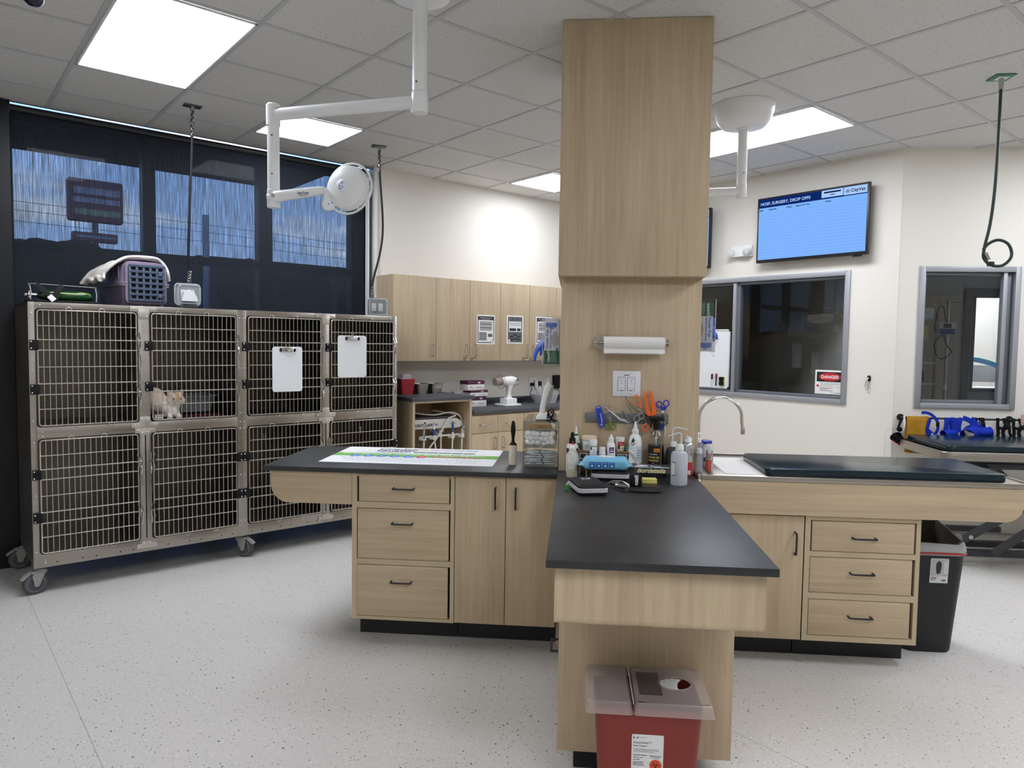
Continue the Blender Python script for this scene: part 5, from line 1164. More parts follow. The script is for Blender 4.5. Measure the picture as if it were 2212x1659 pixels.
def glove(label, at, segs, rot=0.):
    m = MB()
    for pts, r in segs: m.tube(catmull(pts, 4), [r[0]+(r[1]-r[0])*i/(4*(len(pts)-1)) if not isinstance(r[0], tuple) else tuple(a+(b-a)*i/(4*(len(pts)-1)) for a, b in zip(*r)) for i in range(4*(len(pts)-1)+1)], NIT, 10)
    o = solo(m, 'nitrile_glove', label, 'glove', 'I', at, 'blue gloves pulled out of the boxes'); return o
glove('blue nitrile glove hanging out of the left glove box', (-.165, 3.74, 1.56), [
    ([(0, 0, .0), (-.012, -.004, -.012), (-.026, -.006, -.035)], ((.016, .03), (.012, .024))),
    ([(-.026, -.006, -.03), (-.038, -.006, -.06), (-.044, -.008, -.098)], (.010, .006)), ([(-.030, .004, -.03), (-.042, .004, -.065), (-.046, .006, -.10)], (.0095, .006)),
    ([(-.020, -.01, -.03), (-.034, -.014, -.055), (-.042, -.018, -.085)], (.0095, .0055)), ([(-.008, -.008, -.02), (-.010, -.012, -.045), (-.014, -.014, -.07)], (.009, .006)), ([(-.004, .006, -.015), (-.004, .006, -.035), (-.008, .006, -.055)], (.008, .006))])
glove('blue nitrile glove poking out of the right glove box', (.69, 3.735, 1.64), [
    ([(-.006, 0, .03), (.006, -.004, .025), (.010, -.004, .055)], ((.012, .02), (.011, .018))), ([(-.004, 0, .02), (.010, -.006, .0), (.012, -.006, -.035)], ((.012, .022), (.012, .022))),
    ([(.012, -.010, -.02), (.024, -.012, -.03), (.030, -.012, -.055)], (.010, .006)), ([(.008, .004, -.02), (.018, .004, -.045), (.020, .004, -.065)], (.010, .007))])
# magnetic strip and tools, drawn in strip units (0.2086 mm)
q_ = .0002086
def T(X, Y, y=-.012): return ((X-45)*q_, y, -(Y-675)*.000213+(X-45)*5e-6)
SO = (.057, 3.5995, 1.209)
m = MB(); m.box(0, -.008, -.049, .413, 0, 0, plain('slate_magnet_strip', '#6d6f70', .4, .3), .002); solo(m, 'magnetic_strip', 'dark grey magnetic tool strip on the column', 'tool rack', 'I', SO)
def tool(name, label, cat, parts, group='tools on the magnetic strip'):
    t = thing(name, label, cat, 'I', SO, group)
    for nm, m in parts: m.build(nm, t)
    return t
def loop(m, pts, r, mt, y=-.014, closed=True, n=5): m.tube(catmull([T(a, b, y) for a, b in pts], n, closed), r, mt, 8, closed)
def ringp(m, cx, cy, rx, ry, r, mt, y=-.014, a=0): 
    ca, sa = math.cos(math.radians(a)), math.sin(math.radians(a))
    m.tube([T(cx+rx*math.cos(t_)*ca-ry*math.sin(t_)*sa, cy+rx*math.cos(t_)*sa+ry*math.sin(t_)*ca, y) for t_ in [2*PI*i/22 for i in range(22)]], r, mt, 8, True)
def bar(m, pts, r, mt, y=-.014): m.tube([T(a, b, y) for a, b in pts], r, mt, 8)
BLU2 = C('#1c3fb8', .35); ORG = C('#ef6a1e', .4); ORG2 = C('#ee7445', .4); OLV = C('#7c8a3c', .45); IND = C('#2b2ab0', .4)
m = MB(); m.prism([(p[0], p[2]) for p in (T(290, 560), T(370, 505), (T(420, 545)), T(480, 740), T(515, 930), T(500, 1000), T(450, 1030), T(385, 1000), T(340, 800))], -.030, -.0085, BLU2)
m2 = MB(); m2.prism([(p[0], p[2]) for p in (T(395, 680), T(425, 680), T(470, 900), T(445, 930))], -.0325, -.0303, CHROME); m2.disc(T(440, 955)[0], T(440, 955)[2], .006, CHROME, -.0306); m2.prism([(p[0], p[2]) for p in (T(330, 545), T(372, 528), T(382, 550), T(340, 566))], -.0312, -.0303, C('#c9cfe0', .4))
tool('utility_knife', 'blue utility knife at the left end of the magnetic strip', 'knife', [('handle', m), ('slider', m2)])
m = MB(); ringp(m, 615, 535, 70, 62, .0016, NICKEL, a=30); ringp(m, 525, 630, 62, 66, .0016, NICKEL)
bar(m, [(565, 590), (870, 850), (1095, 912)], .0028, NICKEL, -.0125); bar(m, [(590, 650), (640, 640), (880, 820), (1050, 862)], .0028, NICKEL, -.0155)
tool('bandage_scissors', 'long angled steel bandage scissors next to the blue knife', 'scissors', [('scissors_body', m)])
m = MB(); ringp(m, 610, 1000, 60, 68, .0028, OLV, a=20); ringp(m, 725, 1000, 62, 66, .0028, OLV, a=-20); bar(m, [(625, 850), (640, 940), (630, 1060)], .0042, OLV); bar(m, [(675, 850), (660, 930), (690, 1060)], .0042, OLV)
m2 = MB(); bar(m2, [(640, 880), (622, 780)], .0022, NICKEL, -.011); bar(m2, [(668, 880), (650, 770)], .0022, NICKEL, -.0125)
tool('suture_scissors', 'small olive-handled scissors below the bandage scissors', 'scissors', [('handles', m), ('blades', m2)])
m = MB(); bar(m, [(930, 630), (970, 700), (1200, 1000)], .0030, GREYM, -.016); bar(m, [(945, 630), (1010, 720), (1180, 980)], .0030, GREYM, -.0185); ringp(m, 1145, 1045, 68, 66, .0017, NICKEL, -.016); ringp(m, 1260, 960, 60, 62, .0015, NICKEL, -.02)
tool('needle_holder', 'steel clamp hanging tip up, middle of the magnetic strip', 'clamp', [('clamp_body', m)])
m = MB(); bar(m, [(985, 280), (1040, 380), (1290, 720)], .0032, GREYM, -.024); bar(m, [(995, 300), (1100, 480), (1310, 740)], .0028, GREYM, -.027); ringp(m, 1270, 815, 66, 72, .0018, NICKEL, -.024); ringp(m, 1375, 755, 60, 68, .0018, NICKEL, -.027); bar(m, [(1290, 720), (1330, 705)], .002, NICKEL, -.026)
tool('long_forceps', 'long steel forceps pointing up towards the socket plate', 'forceps', [('forceps_body', m)])
m = MB(); loop(m, [(1200, 300), (1250, 262), (1310, 330), (1345, 440), (1330, 500), (1270, 480), (1200, 420)], .0034, ORG2, -.030); bar(m, [(1330, 470), (1345, 570)], .0045, ORG2, -.030)
ringp(m, 1480, 1030, 78, 76, .0042, ORG2, -.028); bar(m, [(1450, 970), (1520, 920)], .0055, ORG2, -.028)
m2 = MB(); bar(m2, [(1240, 525), (1300, 590), (1400, 660)], .0035, NICKEL, -.026); bar(m2, [(1340, 530), (1420, 670), (1500, 900)], .0036, GREYM, -.024)
tool('trauma_shears', 'orange-looped trauma shears crossing the steel forceps', 'shears', [('handles', m), ('blades', m2)])
m = MB(); m.prism([(p[0], p[2]) for p in [T(*a) for a in ((1425, 180), (1460, 175), (1500, 330), (1560, 600), (1580, 640), (1600, 650), (1590, 740), (1530, 745), (1470, 660), (1490, 620), (1430, 330))]], -.040, -.026, ORG)
m.prism([(p[0], p[2]) for p in [T(*a) for a in ((1550, 155), (1585, 150), (1640, 280), (1680, 480), (1700, 590), (1720, 610), (1700, 720), (1600, 740), (1610, 640), (1620, 600), (1590, 400))]], -.040, -.026, ORG)
m2 = MB(); m2.prism([(p[0], p[2]) for p in [T(*a) for a in ((1520, 740), (1690, 710), (1670, 790), (1620, 900), (1560, 800), (1500, 730))]], -.036, -.028, BLACKM); m2.disc(T(1630, 765)[0], T(1630, 765)[2], .006, CHROME, -.0365); bar(m2, [(1580, 830), (1620, 920)], .004, GREYM, -.03)
tool('nail_clipper', 'large orange-handled nail clipper standing handles up', 'clipper', [('handles', m), ('head', m2)])
m = MB(); ringp(m, 1785, 480, 66, 70, .0032, IND, -.030); ringp(m, 1950, 455, 66, 72, .0032, IND, -.030); m.prism([(p[0], p[2]) for p in [T(*a) for a in ((1800, 545), (1845, 500), (1880, 560), (1900, 500), (1960, 540), (1940, 610), (1850, 615))]], -.034, -.026, IND)
m2 = MB(); bar(m2, [(1870, 610), (1900, 800), (1940, 900)], .0042, GREYM, -.0255); bar(m2, [(1910, 610), (1930, 800), (1925, 930)], .0042, GREYM, -.0285); m2.box(T(1850, 620)[0], -.034, T(1850, 675)[2], T(1905, 620)[0], -.024, T(1850, 620)[2], C('#dcdcdc', .4)); m2.disc(T(1938, 812)[0], T(1938, 812)[2], .003, CHROME, -.0335)
tool('cloth_scissors', 'indigo-handled scissors at the right end of the strip', 'scissors', [('handles', m), ('blades', m2)])
m = MB(); m.prism([(p[0], p[2]) for p in [T(*a) for a in ((1800, 720), (1850, 760), (1900, 900), (1880, 950), (1820, 900), (1790, 800))]], -.02, -.010, GREYM)
m2 = MB(); m2.prism([(p[0], p[2]) for p in [T(*a) for a in ((1830, 940), (1920, 930), (1930, 1000), (1890, 1100), (1840, 1080), (1810, 1000))]], -.022, -.009, C('#22336e', .45)); bar(m2, [(1935, 1000), (1950, 1120), (1940, 1250)], .005, C('#cfcdbd', .5), -.014)
tool('dematting_comb', 'steel comb with navy handle behind the shampoo bottle', 'comb', [('head', m), ('handle', m2)])
# ================================================================== peninsula clutter
def bottle(name, label, cat, at, prof, mt, group=None, seg=28, parts=(), turn=0.):
    t = thing(name, label, cat, 'I', at, group, turn); m = MB(); m.lathe(prof, mt, seg=seg); m.build('body', t)
    for nm, f in parts:
        m = MB(); f(m); m.build(nm, t)
    return t
def wrap(m, r, z0, z1, a0, a1, mt, seg=14, sy=1.):       # a label wrapped round a cylinder, angles from the camera side
    pts = [(r*math.sin(a0+(a1-a0)*i/seg), -r*sy*math.cos(a0+(a1-a0)*i/seg)) for i in range(seg+1)]
    v = [(x, y, z0) for x, y in pts]+[(x, y, z1) for x, y in pts]; n = seg+1
    m.add(v, [[i, i+1, n+i+1, n+i] for i in range(seg)], mt)
def wtext(m, s_, size, r, z, mt, a0=0., bold=0., align='CENTER', sy=1.):   # text bent round a cylinder
    me = text_mesh(s_, size, bold, align)
    v = [((r*math.sin(a0+p.co.x/r)), -r*sy*math.cos(a0+p.co.x/r), z+p.co.y) for p in me.vertices]
    m.add(v, [list(p.vertices) for p in me.polygons], mt)
KK = C('#28282c', .6); WL = C('#e2e2e0', .6)
# near left: dosing bottle and its neighbour
t = bottle('dosing_bottle', 'milky dosing bottle of yellow liquid, front left among the bottles', 'bottle', (-.002, 3.425, Z0), [(0, 0), (.026, 0), (.029, .006), (.029, .105), (.026, .118), (.016, .127), (.0155, .145), (0, .145)], milky('thin_polyethylene', '#e3e4dc', .38), parts=[
    ('cap', lambda m: (m.lathe([(.0158, .127), (.0165, .128), (.0165, .143), (.012, .146), (.009, .147), (.006, .155), (0, .156)], C('#e9e6d8', .4), seg=20), m.tube([(.0, 0, .155), (.001, 0, .172)], [.0035, .0028], C('#d8452c', .4), 8))),
    ('liquid', lambda m: m.lathe([(0, .002), (.0265, .003), (.0282, .008), (.0282, .068), (0, .068)], C('#d8d3a0', .4), seg=24)),
    ('label_tape', lambda m: (wrap(m, .0294, .060, .074, -.75, .55, WL), wrap(m, .0294, .042, .056, -.75, .55, WL), wtext(m, 'PYRANTEL', .008, .0297, .064, KK, -.1), wtext(m, '50 mg / ml', .008, .0297, .046, KK, -.1)))])
bottle('dropper_bottle', 'white bottle with black pump top behind the yellow dosing bottle', 'bottle', (-.004, 3.52, Z0), [(0, 0), (.027, 0), (.029, .006), (.029, .135), (.026, .145), (.015, .147), (.015, .155), (0, .155)], WHITEP, parts=[
    ('pump_top', lambda m: (m.lathe([(0, .150), (.016, .150), (.016, .176), (.010, .178), (.009, .196), (.007, .205), (0, .205)], BLACKP, seg=20))),
    ('label_sheet', lambda m: (wrap(m, .0294, .10, .128, -1.3, 1.3, KK), wrap(m, .0297, .102, .126, -.55, .35, WL), wtext(m, 'C', .014, .0299, .108, WL, .8, .0004)))])
bottle('nozzle_bottle', 'slim white bottle with green-striped pointed nozzle in the left corner', 'bottle', (.014, 3.568, Z0), [(0, 0), (.022, 0), (.023, .004), (.023, .15), (.012, .18), (.009, .19), (.003, .232), (0, .233)], WHITEP, parts=[('stripe', lambda m: (wrap(m, .0112, .184, .194, -1.2, 1.2, C('#2a6b3c', .5)), wrap(m, .0245, .12, .15, .2, 1.2, C('#2a6b3c', .5))))])
# two-step rack
rk = thing('step_rack', 'two-step wooden rack with white wire legs against the column', 'rack', 'I', (.022, 3.44, Z0))
WD = wood('walnut_slat', 0, '#6b4f37', '#8a6a4c')
m = MB(); m.box(0, .0, .060, .285, .07, .070, WD, .002); m.box(0, .08, .105, .285, .155, .115, WD, .002); m.build('shelf_boards', rk)
m = MB()
for x in (.012, .045, .10, .15, .2, .24, .272):
    m.tube([(x, .004, 0), (x, .004, .059)], .0024, C('#e6e6e2', .4), 6); m.tube([(x, .084, 0), (x, .084, .104)], .0024, C('#dadad6', .4), 6)
for y, z in ((.004, .055), (.084, .10), (.084, .075)): m.tube([(.008, y, z), (.276, y, z)], .0018, C('#dadad6', .4), 6)
m.build('wire_legs', rk)
def tub(label, x, y, z, r, h, lid, art, group='white pots and bottles on the step rack'):
    return bottle('medicine_tub', label, 'tub', (x, y, z), [(0, 0), (r*.9, 0), (r*.94, .003), (r, h*.75), (r, h*.76), (0, h*.76)], WHITEP, group, parts=[('lid', lambda m: m.lathe([(r*.98, h*.74), (r*1.07, h*.745), (r*1.07, h*.98), (r*1.0, h), (0, h*.985)], lid, seg=28)), ('label_sheet', art)])
def art1(m):
    wrap(m, .0352, .048, .0495, -1.4, 1.4, C('#3a7a4c', .5)); R_ = C('#b4552f', .5)
    wrap(m, .0350, .012, .040, .05, .45, R_); m.ball((.012, -.0325, .043), (.004, .0015, .006), R_, 8)
    wrap(m, .0352, .022, .026, -.6, -.15, C('#8a8f98', .5)); wrap(m, .0352, .014, .017, -.6, -.2, C('#a9adb4', .5))
tub('white tub with orange-edged lid at the back left of the step rack', .080, 3.552, Z0+.1155, .0345, .072, C('#e6d3b5', .45), art1)
def art2(m):
    wrap(m, .0215, .028, .046, -.6, 1.2, C('#a3262c', .5)); wrap(m, .0215, .010, .028, -.6, -.05, C('#5a2c24', .5)); wrap(m, .0215, .004, .028, -.05, 1.2, C('#d8c9a4', .5)); wrap(m, .0218, .035, .039, -.3, .6, C('#d8a8a0', .5)); wrap(m, .0217, .012, .015, .2, 1.0, C('#8a7a58', .5))
tub('white tub with red and cream label at the back right of the step rack', .232, 3.553, Z0+.1155, .0205, .068, WHITEP, art2)
bottle('pill_bottle', 'tall white bottle with small blue print in front of the orange-lid tub', 'bottle', (.099, 3.478, Z0+.0705), [(0, 0), (.0165, 0), (.0175, .003), (.0175, .078), (.0165, .082), (0, .082)], WHITEP, 'white pots and bottles on the step rack', parts=[
    ('cap', lambda m: m.lathe([(.0172, .080), (.0182, .081), (.0182, .104), (.0165, .107), (0, .107)], WHITEP, seg=24)),
    ('label_sheet', lambda m: (wrap(m, .0178, .073, .076, -1.4, 1.4, C('#2a3a30', .5)), [wrap(m, .0178, .012+.0075*k, .0165+.0075*k, -.2, .75, C('#9db2d4' if k % 3 else '#d8b0a8', .5)) for k in range(7)], wrap(m, .0178, .058, .072, -1.0, -.5, KK)))])
bottle('pill_bottle', 'short white pill bottle with red band, centre of the step rack', 'bottle', (.142, 3.474, Z0+.0705), [(0, 0), (.0155, 0), (.0168, .003), (.0168, .046), (.0125, .051), (0, .051)], WHITEP, 'white pots and bottles on the step rack', parts=[
    ('cap', lambda m: m.lathe([(.0140, .050), (.0152, .0505), (.0152, .070), (.0135, .073), (0, .073)], WHITEP, seg=24)),
    ('label_sheet', lambda m: (wrap(m, .0171, .006, .015, -1.2, 1.2, C('#b3202c', .5)), wrap(m, .0171, .0155, .036, -1.0, 1.0, C('#d9dad8', .5)), wrap(m, .0173, .029, .032, -.7, .1, C('#7a7a80', .5)), wrap(m, .0173, .022, .024, -.7, -.1, C('#9a9aa0', .5))))])
bottle('pill_bottle', 'small white bottle hidden behind the ear cleaner on the rack', 'bottle', (.178, 3.55, Z0+.1155), [(0, 0), (.011, 0), (.0115, .002), (.0115, .032), (0, .034)], WHITEP, 'white pots and bottles on the step rack', parts=[('cap', lambda m: m.lathe([(.012, .03), (.012, .044), (0, .046)], WHITEP, seg=20))])
bottle('ear_cleaner_bottle', 'white squeeze bottle with purple label standing on the rack', 'bottle', (.184, 3.474, Z0+.0705), [(0, 0), (.0185, 0), (.0198, .004), (.0198, .082), (.0165, .092), (.010, .097), (.010, .101), (0, .101)], WHITEP, 'white pots and bottles on the step rack', parts=[
    ('cap', lambda m: m.lathe([(.0115, .098), (.0125, .099), (.0125, .117), (.010, .120), (.006, .124), (.005, .132), (0, .134)], WHITEP, seg=20)),
    ('label_sheet', lambda m: (wrap(m, .0201, .047, .074, -.5, .75, C('#5a1a55', .5)), wrap(m, .0203, .063, .067, -.2, .4, C('#c7a8c6', .5)), wrap(m, .0203, .053, .058, -.35, .6, C('#e6d7e6', .5)), wrap(m, .0201, .008, .045, -.5, .75, C('#d6d3d6', .5)), wrap(m, .0203, .013, .015, -.3, .4, C('#8a8a90', .5))))])
m = MB(); m.box(-.022, -.012, 0, .022, .012, .022, C('#4f9aa8', .5), .001); m.card(.002, .003, .018, .019, C('#d6e2e2', .5), -.0125); solo(m, 'small_carton', 'little teal carton at the right end of the step rack', 'box', 'I', (.282, 3.55, Z0+.1155))
m = MB(); m.tube([(-.05, 0, .009), (-.018, 0, .009)], [.0085, .009], WHITEP, 14); m.tube([(-.018, 0, .009), (-.012, 0, .009), (.07, .0, .006)], [(.0085, .0085), (.0085, .0085), (.0015, .013)], C('#dfe4ec', .4), 14, flat=(0, 0, 1)); m.tube([(-.012, 0, .0095), (-.008, 0, .0095)], .0088, C('#2a4fa0', .4), 12)
solo(m, 'ointment_tube', 'white ointment tube lying across the front of the rack', 'tube', 'I', (.215, 3.447, Z0+.0705), None, -.08)
# big white bottle
bottle('rinse_bottle', 'big white bottle with pointed cap, leaf mark and green label', 'bottle', (.305, 3.545, Z0), [(0, 0), (.030, 0), (.033, .005), (.0335, .12), (.033, .165), (.027, .190), (.015, .203), (.014, .207), (0, .207)], WHITEP, parts=[
    ('cap', lambda m: m.lathe([(.0155, .205), (.0165, .206), (.0165, .224), (.011, .226), (.007, .245), (.004, .262), (0, .263)], WHITEP, seg=22)),
    ('label_sheet', lambda m: (wrap(m, .0338, .02, .145, .15, 1.1, C('#b9c6cf', .5)), wrap(m, .0340, .02, .024, .15, 1.1, KK), wrap(m, .0340, .02, .145, 1.07, 1.11, KK), wrap(m, .0340, .030, .06, .5, 1.0, C('#1f5a48', .5)), [wrap(m, .0340, .085+.012*k, .090+.012*k, .25, .9, C('#7f95a3', .5)) for k in range(4)],
        m.prism([(-.022, .165), (-.012, .188), (-.004, .172), (-.010, .160)], -.0315, -.0305, C('#17382c', .5)), m.tube([(-.024, -.0285, .158), (-.014, -.0315, .150), (-.004, -.0345, .160)], .0016, C('#1c2a28', .5), 6)))])
m = MB(); m.add([(-.03, 0, 0), (.012, .0, .0), (.004, .012, .045), (-.022, .02, .07)], [[0, 1, 2, 3]], WHITEP); m.surf(lambda a, b: (-.035+.05*b+.012*a, -.004+.01*math.sin(b*2), .066*(1-b)+.002), 5, 8, C('#d5d9da', .4), .0008)
for k in range(3): m.tube([(-.02+.006*k, -.006, .055), (-.010+.007*k, -.007, .03), (.002+.006*k, -.006, .012)], .0008, KK, 5)
solo(m, 'syringe_pouch', 'white paper syringe pouch leaning between big bottle and grey basket', 'pouch', 'I', (.298, 3.475, Z0+.062))
# shampoo trigger bottle
DARK = plain('dark_shampoo', '#0d0b0a', .2); GLD = C('#c9ad55', .5); CLR = thin_glass('clear_bottle_plastic', '#eef0f0', 1.4, .03)
sh = thing('shampoo_bottle', 'clear trigger bottle of dark shampoo with black and gold label', 'bottle', 'I', (.408, 3.548, Z0))
m = MB(); m.lathe([(0, .004), (.036, .004), (.0375, .01), (.0375, .150), (0, .150)], DARK, seg=28); m.build('liquid', sh)
m = MB(); m.lathe([(.0, 0), (.037, 0), (.0392, .006), (.0392, .160), (.036, .185), (.026, .208), (.014, .222), (.013, .232)], CLR, seg=32); m.build('body', sh)
m = MB(); m.lathe([(0, .225), (.0155, .225), (.0155, .25), (.012, .254), (.012, .275), (0, .276)], BLACKP, seg=20); m.box(-.035, -.010, .268, .03, .010, .288, BLACKP, .004); m.tube([(-.018, 0, .268), (-.028, 0, .25), (-.026, 0, .235)], [.006, .005, .004], BLACKP, 8); m.box(-.05, -.007, .272, -.035, .007, .286, C('#2a2a2e', .4), .002); m.tube([(0, 0, .225), (0, 0, .02)], .0025, WHITEP, 6); m.build('trigger_head', sh)
m = MB(); wrap(m, .0396, .010, .150, -1.45, .62, C('#131012', .4)); wrap(m, .0398, .010, .150, .58, .62, GLD)
wrap(m, .0399, .119, .136, -.38, .36, C('#d8882a', .4)); wrap(m, .0401, .1255, .1295, -.24, .22, C('#5a2f0c', .4)); wrap(m, .04, .104, .110, -1.2, .05, C('#9a958c', .4)); wtext(m, 'CREAM OIL', .0125, .04, .088, GLD, .36, .0006, 'RIGHT'); wtext(m, 'SHAMPOO', .0125, .04, .072, GLD, .22, .0006, 'RIGHT')
m.tube([(.0402*math.sin(-.45+.22*math.cos(a)), -.0402*math.cos(-.45+.22*math.cos(a)), .056+.007*math.sin(a)) for a in [2*PI*i/16 for i in range(16)]], .0012, C('#c9b7a8', .4), 5, True); wrap(m, .0399, .045, .046, -1.2, .5, GLD)
for x, z, w_, h_ in ((-.62, .032, .28, .008), (-.72, .036, .08, .012), (-.40, .026, .05, .014), (-.62, .022, .05, .014), (-.52, .024, .05, .012), (-.3, .034, .1, .004)): wrap(m, .0400, z-h_/2, z+h_/2, x-w_/2, x+w_/2, C('#b9683a', .4), 4)
m.build('label_sheet', sh)
# grey wash bottle behind, clear wash bottle in front
def wash(label, at, mt, s_, spout, liq, parts=()):
    t = thing('wash_bottle', label, 'wash bottle', 'I', at, 'wash bottles with bent spouts')
    m = MB(); m.lathe([(0, 0), (.036*s_, 0), (.0385*s_, .006), (.0385*s_, .135*s_), (.034*s_, .150*s_), (.018*s_, .158*s_), (.017*s_, .163*s_), (0, .163*s_)], mt, seg=32); m.build('body', t)
    m = MB(); m.lathe([(.018*s_, .160*s_), (.0195*s_, .161*s_), (.0175*s_, .186*s_), (.012*s_, .188*s_), (0, .189*s_)], WHITEP, seg=24); m.build('cap', t)
    m = MB(); n = len(catmull(spout, 6)); m.tube(catmull(spout, 6), [.0042-(.0022*max(0, i/n-.6)/.4) for i in range(n)], MILKY, 10); m.tube([spout[0], (spout[0][0], spout[0][1], .01)], .003, MILKY, 8); m.build('spout', t)
    if liq:
        m = MB(); m.lathe([(0, .003), (.035*s_, .003), (.0375*s_, .008), (.0375*s_, liq), (0, liq)], milky('blue_tint_liquid', '#b9c6d4', .35), seg=28); m.build('liquid', t)
    for nm, f in parts: m = MB(); f(m); m.build(nm, t)
    return t
wash('clear wash bottle half full, spout bent left, right side of the peninsula', (.489, 3.318, Z0), milky('translucent_bottle', '#e3e8ec', .55), 1.0, [(.006, 0, .188), (.006, 0, .225), (.0, 0, .237), (-.015, 0, .236), (-.042, 0, .226), (-.056, 0, .222)], .075, [('label_sheet', lambda m: (wrap(m, .0388, .045, .108, -1.2, -.55, C('#8d3a3a', .5)), wrap(m, .039, .049, .104, -1.2, -.60, WL)))])
wash('dark grey wash bottle with spout bent right behind the clear one', (.492, 3.545, Z0), plain('charcoal_polyethylene', '#3a3b3d', .45), .90, [(-.006, 0, .17), (-.006, 0, .222), (.004, 0, .236), (.02, 0, .237), (.05, 0, .233), (.07, 0, .226)], 0)
t = bottle('aerosol_can', 'silver aerosol can with red lettering, right of the wash bottles', 'spray can', (.562, 3.553, Z0), [(0, 0), (.024, 0), (.0265, .004), (.0265, .150), (.022, .163), (.017, .167), (0, .167)], plain('aluminium_can', '#b9babc', .3, .8), 'aerosol cans', parts=[
    ('cap', lambda m: (m.lathe([(.0165, .166), (.0195, .167), (.0195, .185), (.016, .190), (0, .194)], WHITEP, seg=24), m.box(-.012, -.02, .19, .004, -.008, .199, WHITEP, .003))),
    ('label_sheet', lambda m: (wrap(m, .0268, .004, .07, -1.0, 1.5, C('#b8232b', .4)), wtext(m, 'E', .017, .027, .125, C('#8a1520', .4), .55, .0006), wtext(m, 'O', .017, .027, .105, C('#8a1520', .4), .55, .0006), wrap(m, .027, .105, .125, -.9, -.2, C('#8b8c90', .4)), wrap(m, .0271, .01, .03, .0, .5, WL)))])
# cases, wipes, basket, trinkets
def zip_case(label, at, w, d, h, turn):
    t = thing('zip_case', label, 'case', 'I', at, 'black hard zip cases', turn); CB = plain('black_eva_shell', '#141417', .6)
    def ring(g, z): return [(x, y, z) for x, y in rrect(w+g, d+g, .022, 5)]
    m = MB(); m.loft([ring(-.012, 0), ring(-.002, .006), ring(0, h*.24), ring(-.004, h*.27)], CB); m.loft([ring(-.004, h*.66), ring(0, h*.69), ring(-.003, h*.87), ring(-.016, h*.97), ring(-.03, h)], CB); m.build('shell', t)
    m = MB(); m.loft([ring(.001, h*.26), ring(.005, h*.30), ring(.005, h*.44), ring(.001, h*.455), ring(.001, h*.475), ring(.005, h*.49), ring(.005, h*.63), ring(.001, h*.67)], C('#c6c6c6', .5), False, False); m.build('zipper', t); return t
c1 = zip_case('small black zip case with pale zipper, nearest on the peninsula', (.066, 3.105, Z0), .128, .205, .046, .24)
m = MB(); m.box(-.018, -.012, 0, .022, .004, .0012, WL); m.box(-.008, -.008, .0012, .010, .002, .0016, C('#2f5a46', .5)); o = m.build('logo_tag', c1); o.location = (.0, .045, .0462)
zip_case('larger black zip case lying under the blue wipes packet', (.178, 3.41, Z0), .175, .11, .046, -.03)
wp = thing('wipes_packet', 'light blue wet wipes packet on top of the larger black case', 'wipes', 'I', (.153, 3.40, Z0+.0465))
WB = plain('light_blue_film', '#7cc0e0', .32)
def wf(a, b):                                   # pillow packet: a runs along it, b round it; the ends pinch to flat crimped fins
    x = -.125+.25*a; e = min(a, 1-a)/.5; k = min(1., max(0., (e-.03)/.25)); k = k*k*(3-2*k)
    hw = .050*(1-.10*(1-k)); hh = .0305*k+.0012
    c_, s_ = math.cos(2*PI*b), math.sin(2*PI*b); q = 3.2
    rr = 1/((abs(c_)**q+abs(s_)**q)**(1/q))
    y, z = hw*rr*c_, hh*rr*s_
    zc = .031*k+.026*(1-k); fold = (1-k)*.005*math.sin(b*19)
    return (x+.006*(1-k)*math.sin(b*11), y+fold, zc+z+.0022*noise.noise(Vector((a*8, b*7, 2)))*(1 if s_ > -.3 else 0))
m = MB(); m.surf(wf, 60, 40, WB); m.build('packet', wp)
m = MB(); m.lathe([(.045, .0600), (.045, .0632), (.04, .0645), (0, .0650)], plain('white_flap', '#e9eae6', .4), (0.005, -.004, 0), 28, sy=.42); m.build('flap', wp)
m = MB(); DB = C('#1f62ae', .4); PX = Matrix.Translation((0, -.0495, .012)) @ Matrix.Rotation(-.0, 4, 'X')
for k in range(4):
    x = -.076+.031*k; m.card(x, .004, x+.027, .030, DB, -.002, PX); m.disc(x+.0135, .012, .0055, C('#dbe9f4', .4), -.0024, 12, .0045, PX); m.card(x+.003, .0235, x+.023, .026, C('#8ab8e0', .4), -.0024, PX)
for k in range(3): m.card(.056, .006+.009*k, .090, .0075+.009*k, C('#5f9fc4', .4), -.002, PX)
m.build('print', wp)
bk = thing('storage_basket', 'translucent grey basket lettered bordetella beside the wipes', 'basket', 'I', (.384, 3.45, Z0))
BKM = milky('smoky_plastic', '#53555a', .62); 
def br(w, d, z): return [(x, y, z) for x, y in rrect(w, d, .012, 3)]
m = MB(); m.loft([br(.135, .075, 0), br(.17, .095, .052), br(.178, .10, .056), br(.178, .10, .060), br(.168, .092, .058), br(.13, .07, .004)], BKM)
for k in range(11): m.box(-.058+k*.011, -.0455, .012, -.053+k*.011, -.0395, .032, BLACKP, X=Matrix.Rotation(-.0, 4, 'X'))
m.build('basket', bk)
m = MB(); BT2 = Matrix.Translation((0, -.0475, .0385)) @ Matrix.Rotation(-.18, 4, 'X'); m.box(-.088, -.0025, -.004, .088, -.0005, .018, milky('smoky_band', '#5a5c60', .8), X=BT2); m.text('Bordetella', .0315, -.08, -.003, C('#efe3a6', .5), -.0032, .0007, X=BT2, font_shear=.35); m.build('name_band', bk)
m = MB(); rn = random.Random(9)
SYR = MILKY
for k in range(12):
    x = rn.uniform(-.06, .06); y = rn.uniform(-.03, .03); z = .044+rn.uniform(0, .016); dx = rn.uniform(.03, .05); dy = rn.uniform(-.02, .02)
    m.tube([(x-dx, y-dy, z), (x+dx*.6, y+dy*.6, z+.003)], .0042, SYR, 8); m.tube([(x+dx*.6, y+dy*.6, z+.003), (x+dx, y+dy, z+.004)], .0018, C('#8a8f96' if k % 3 else '#1d1e22', .5), 6)
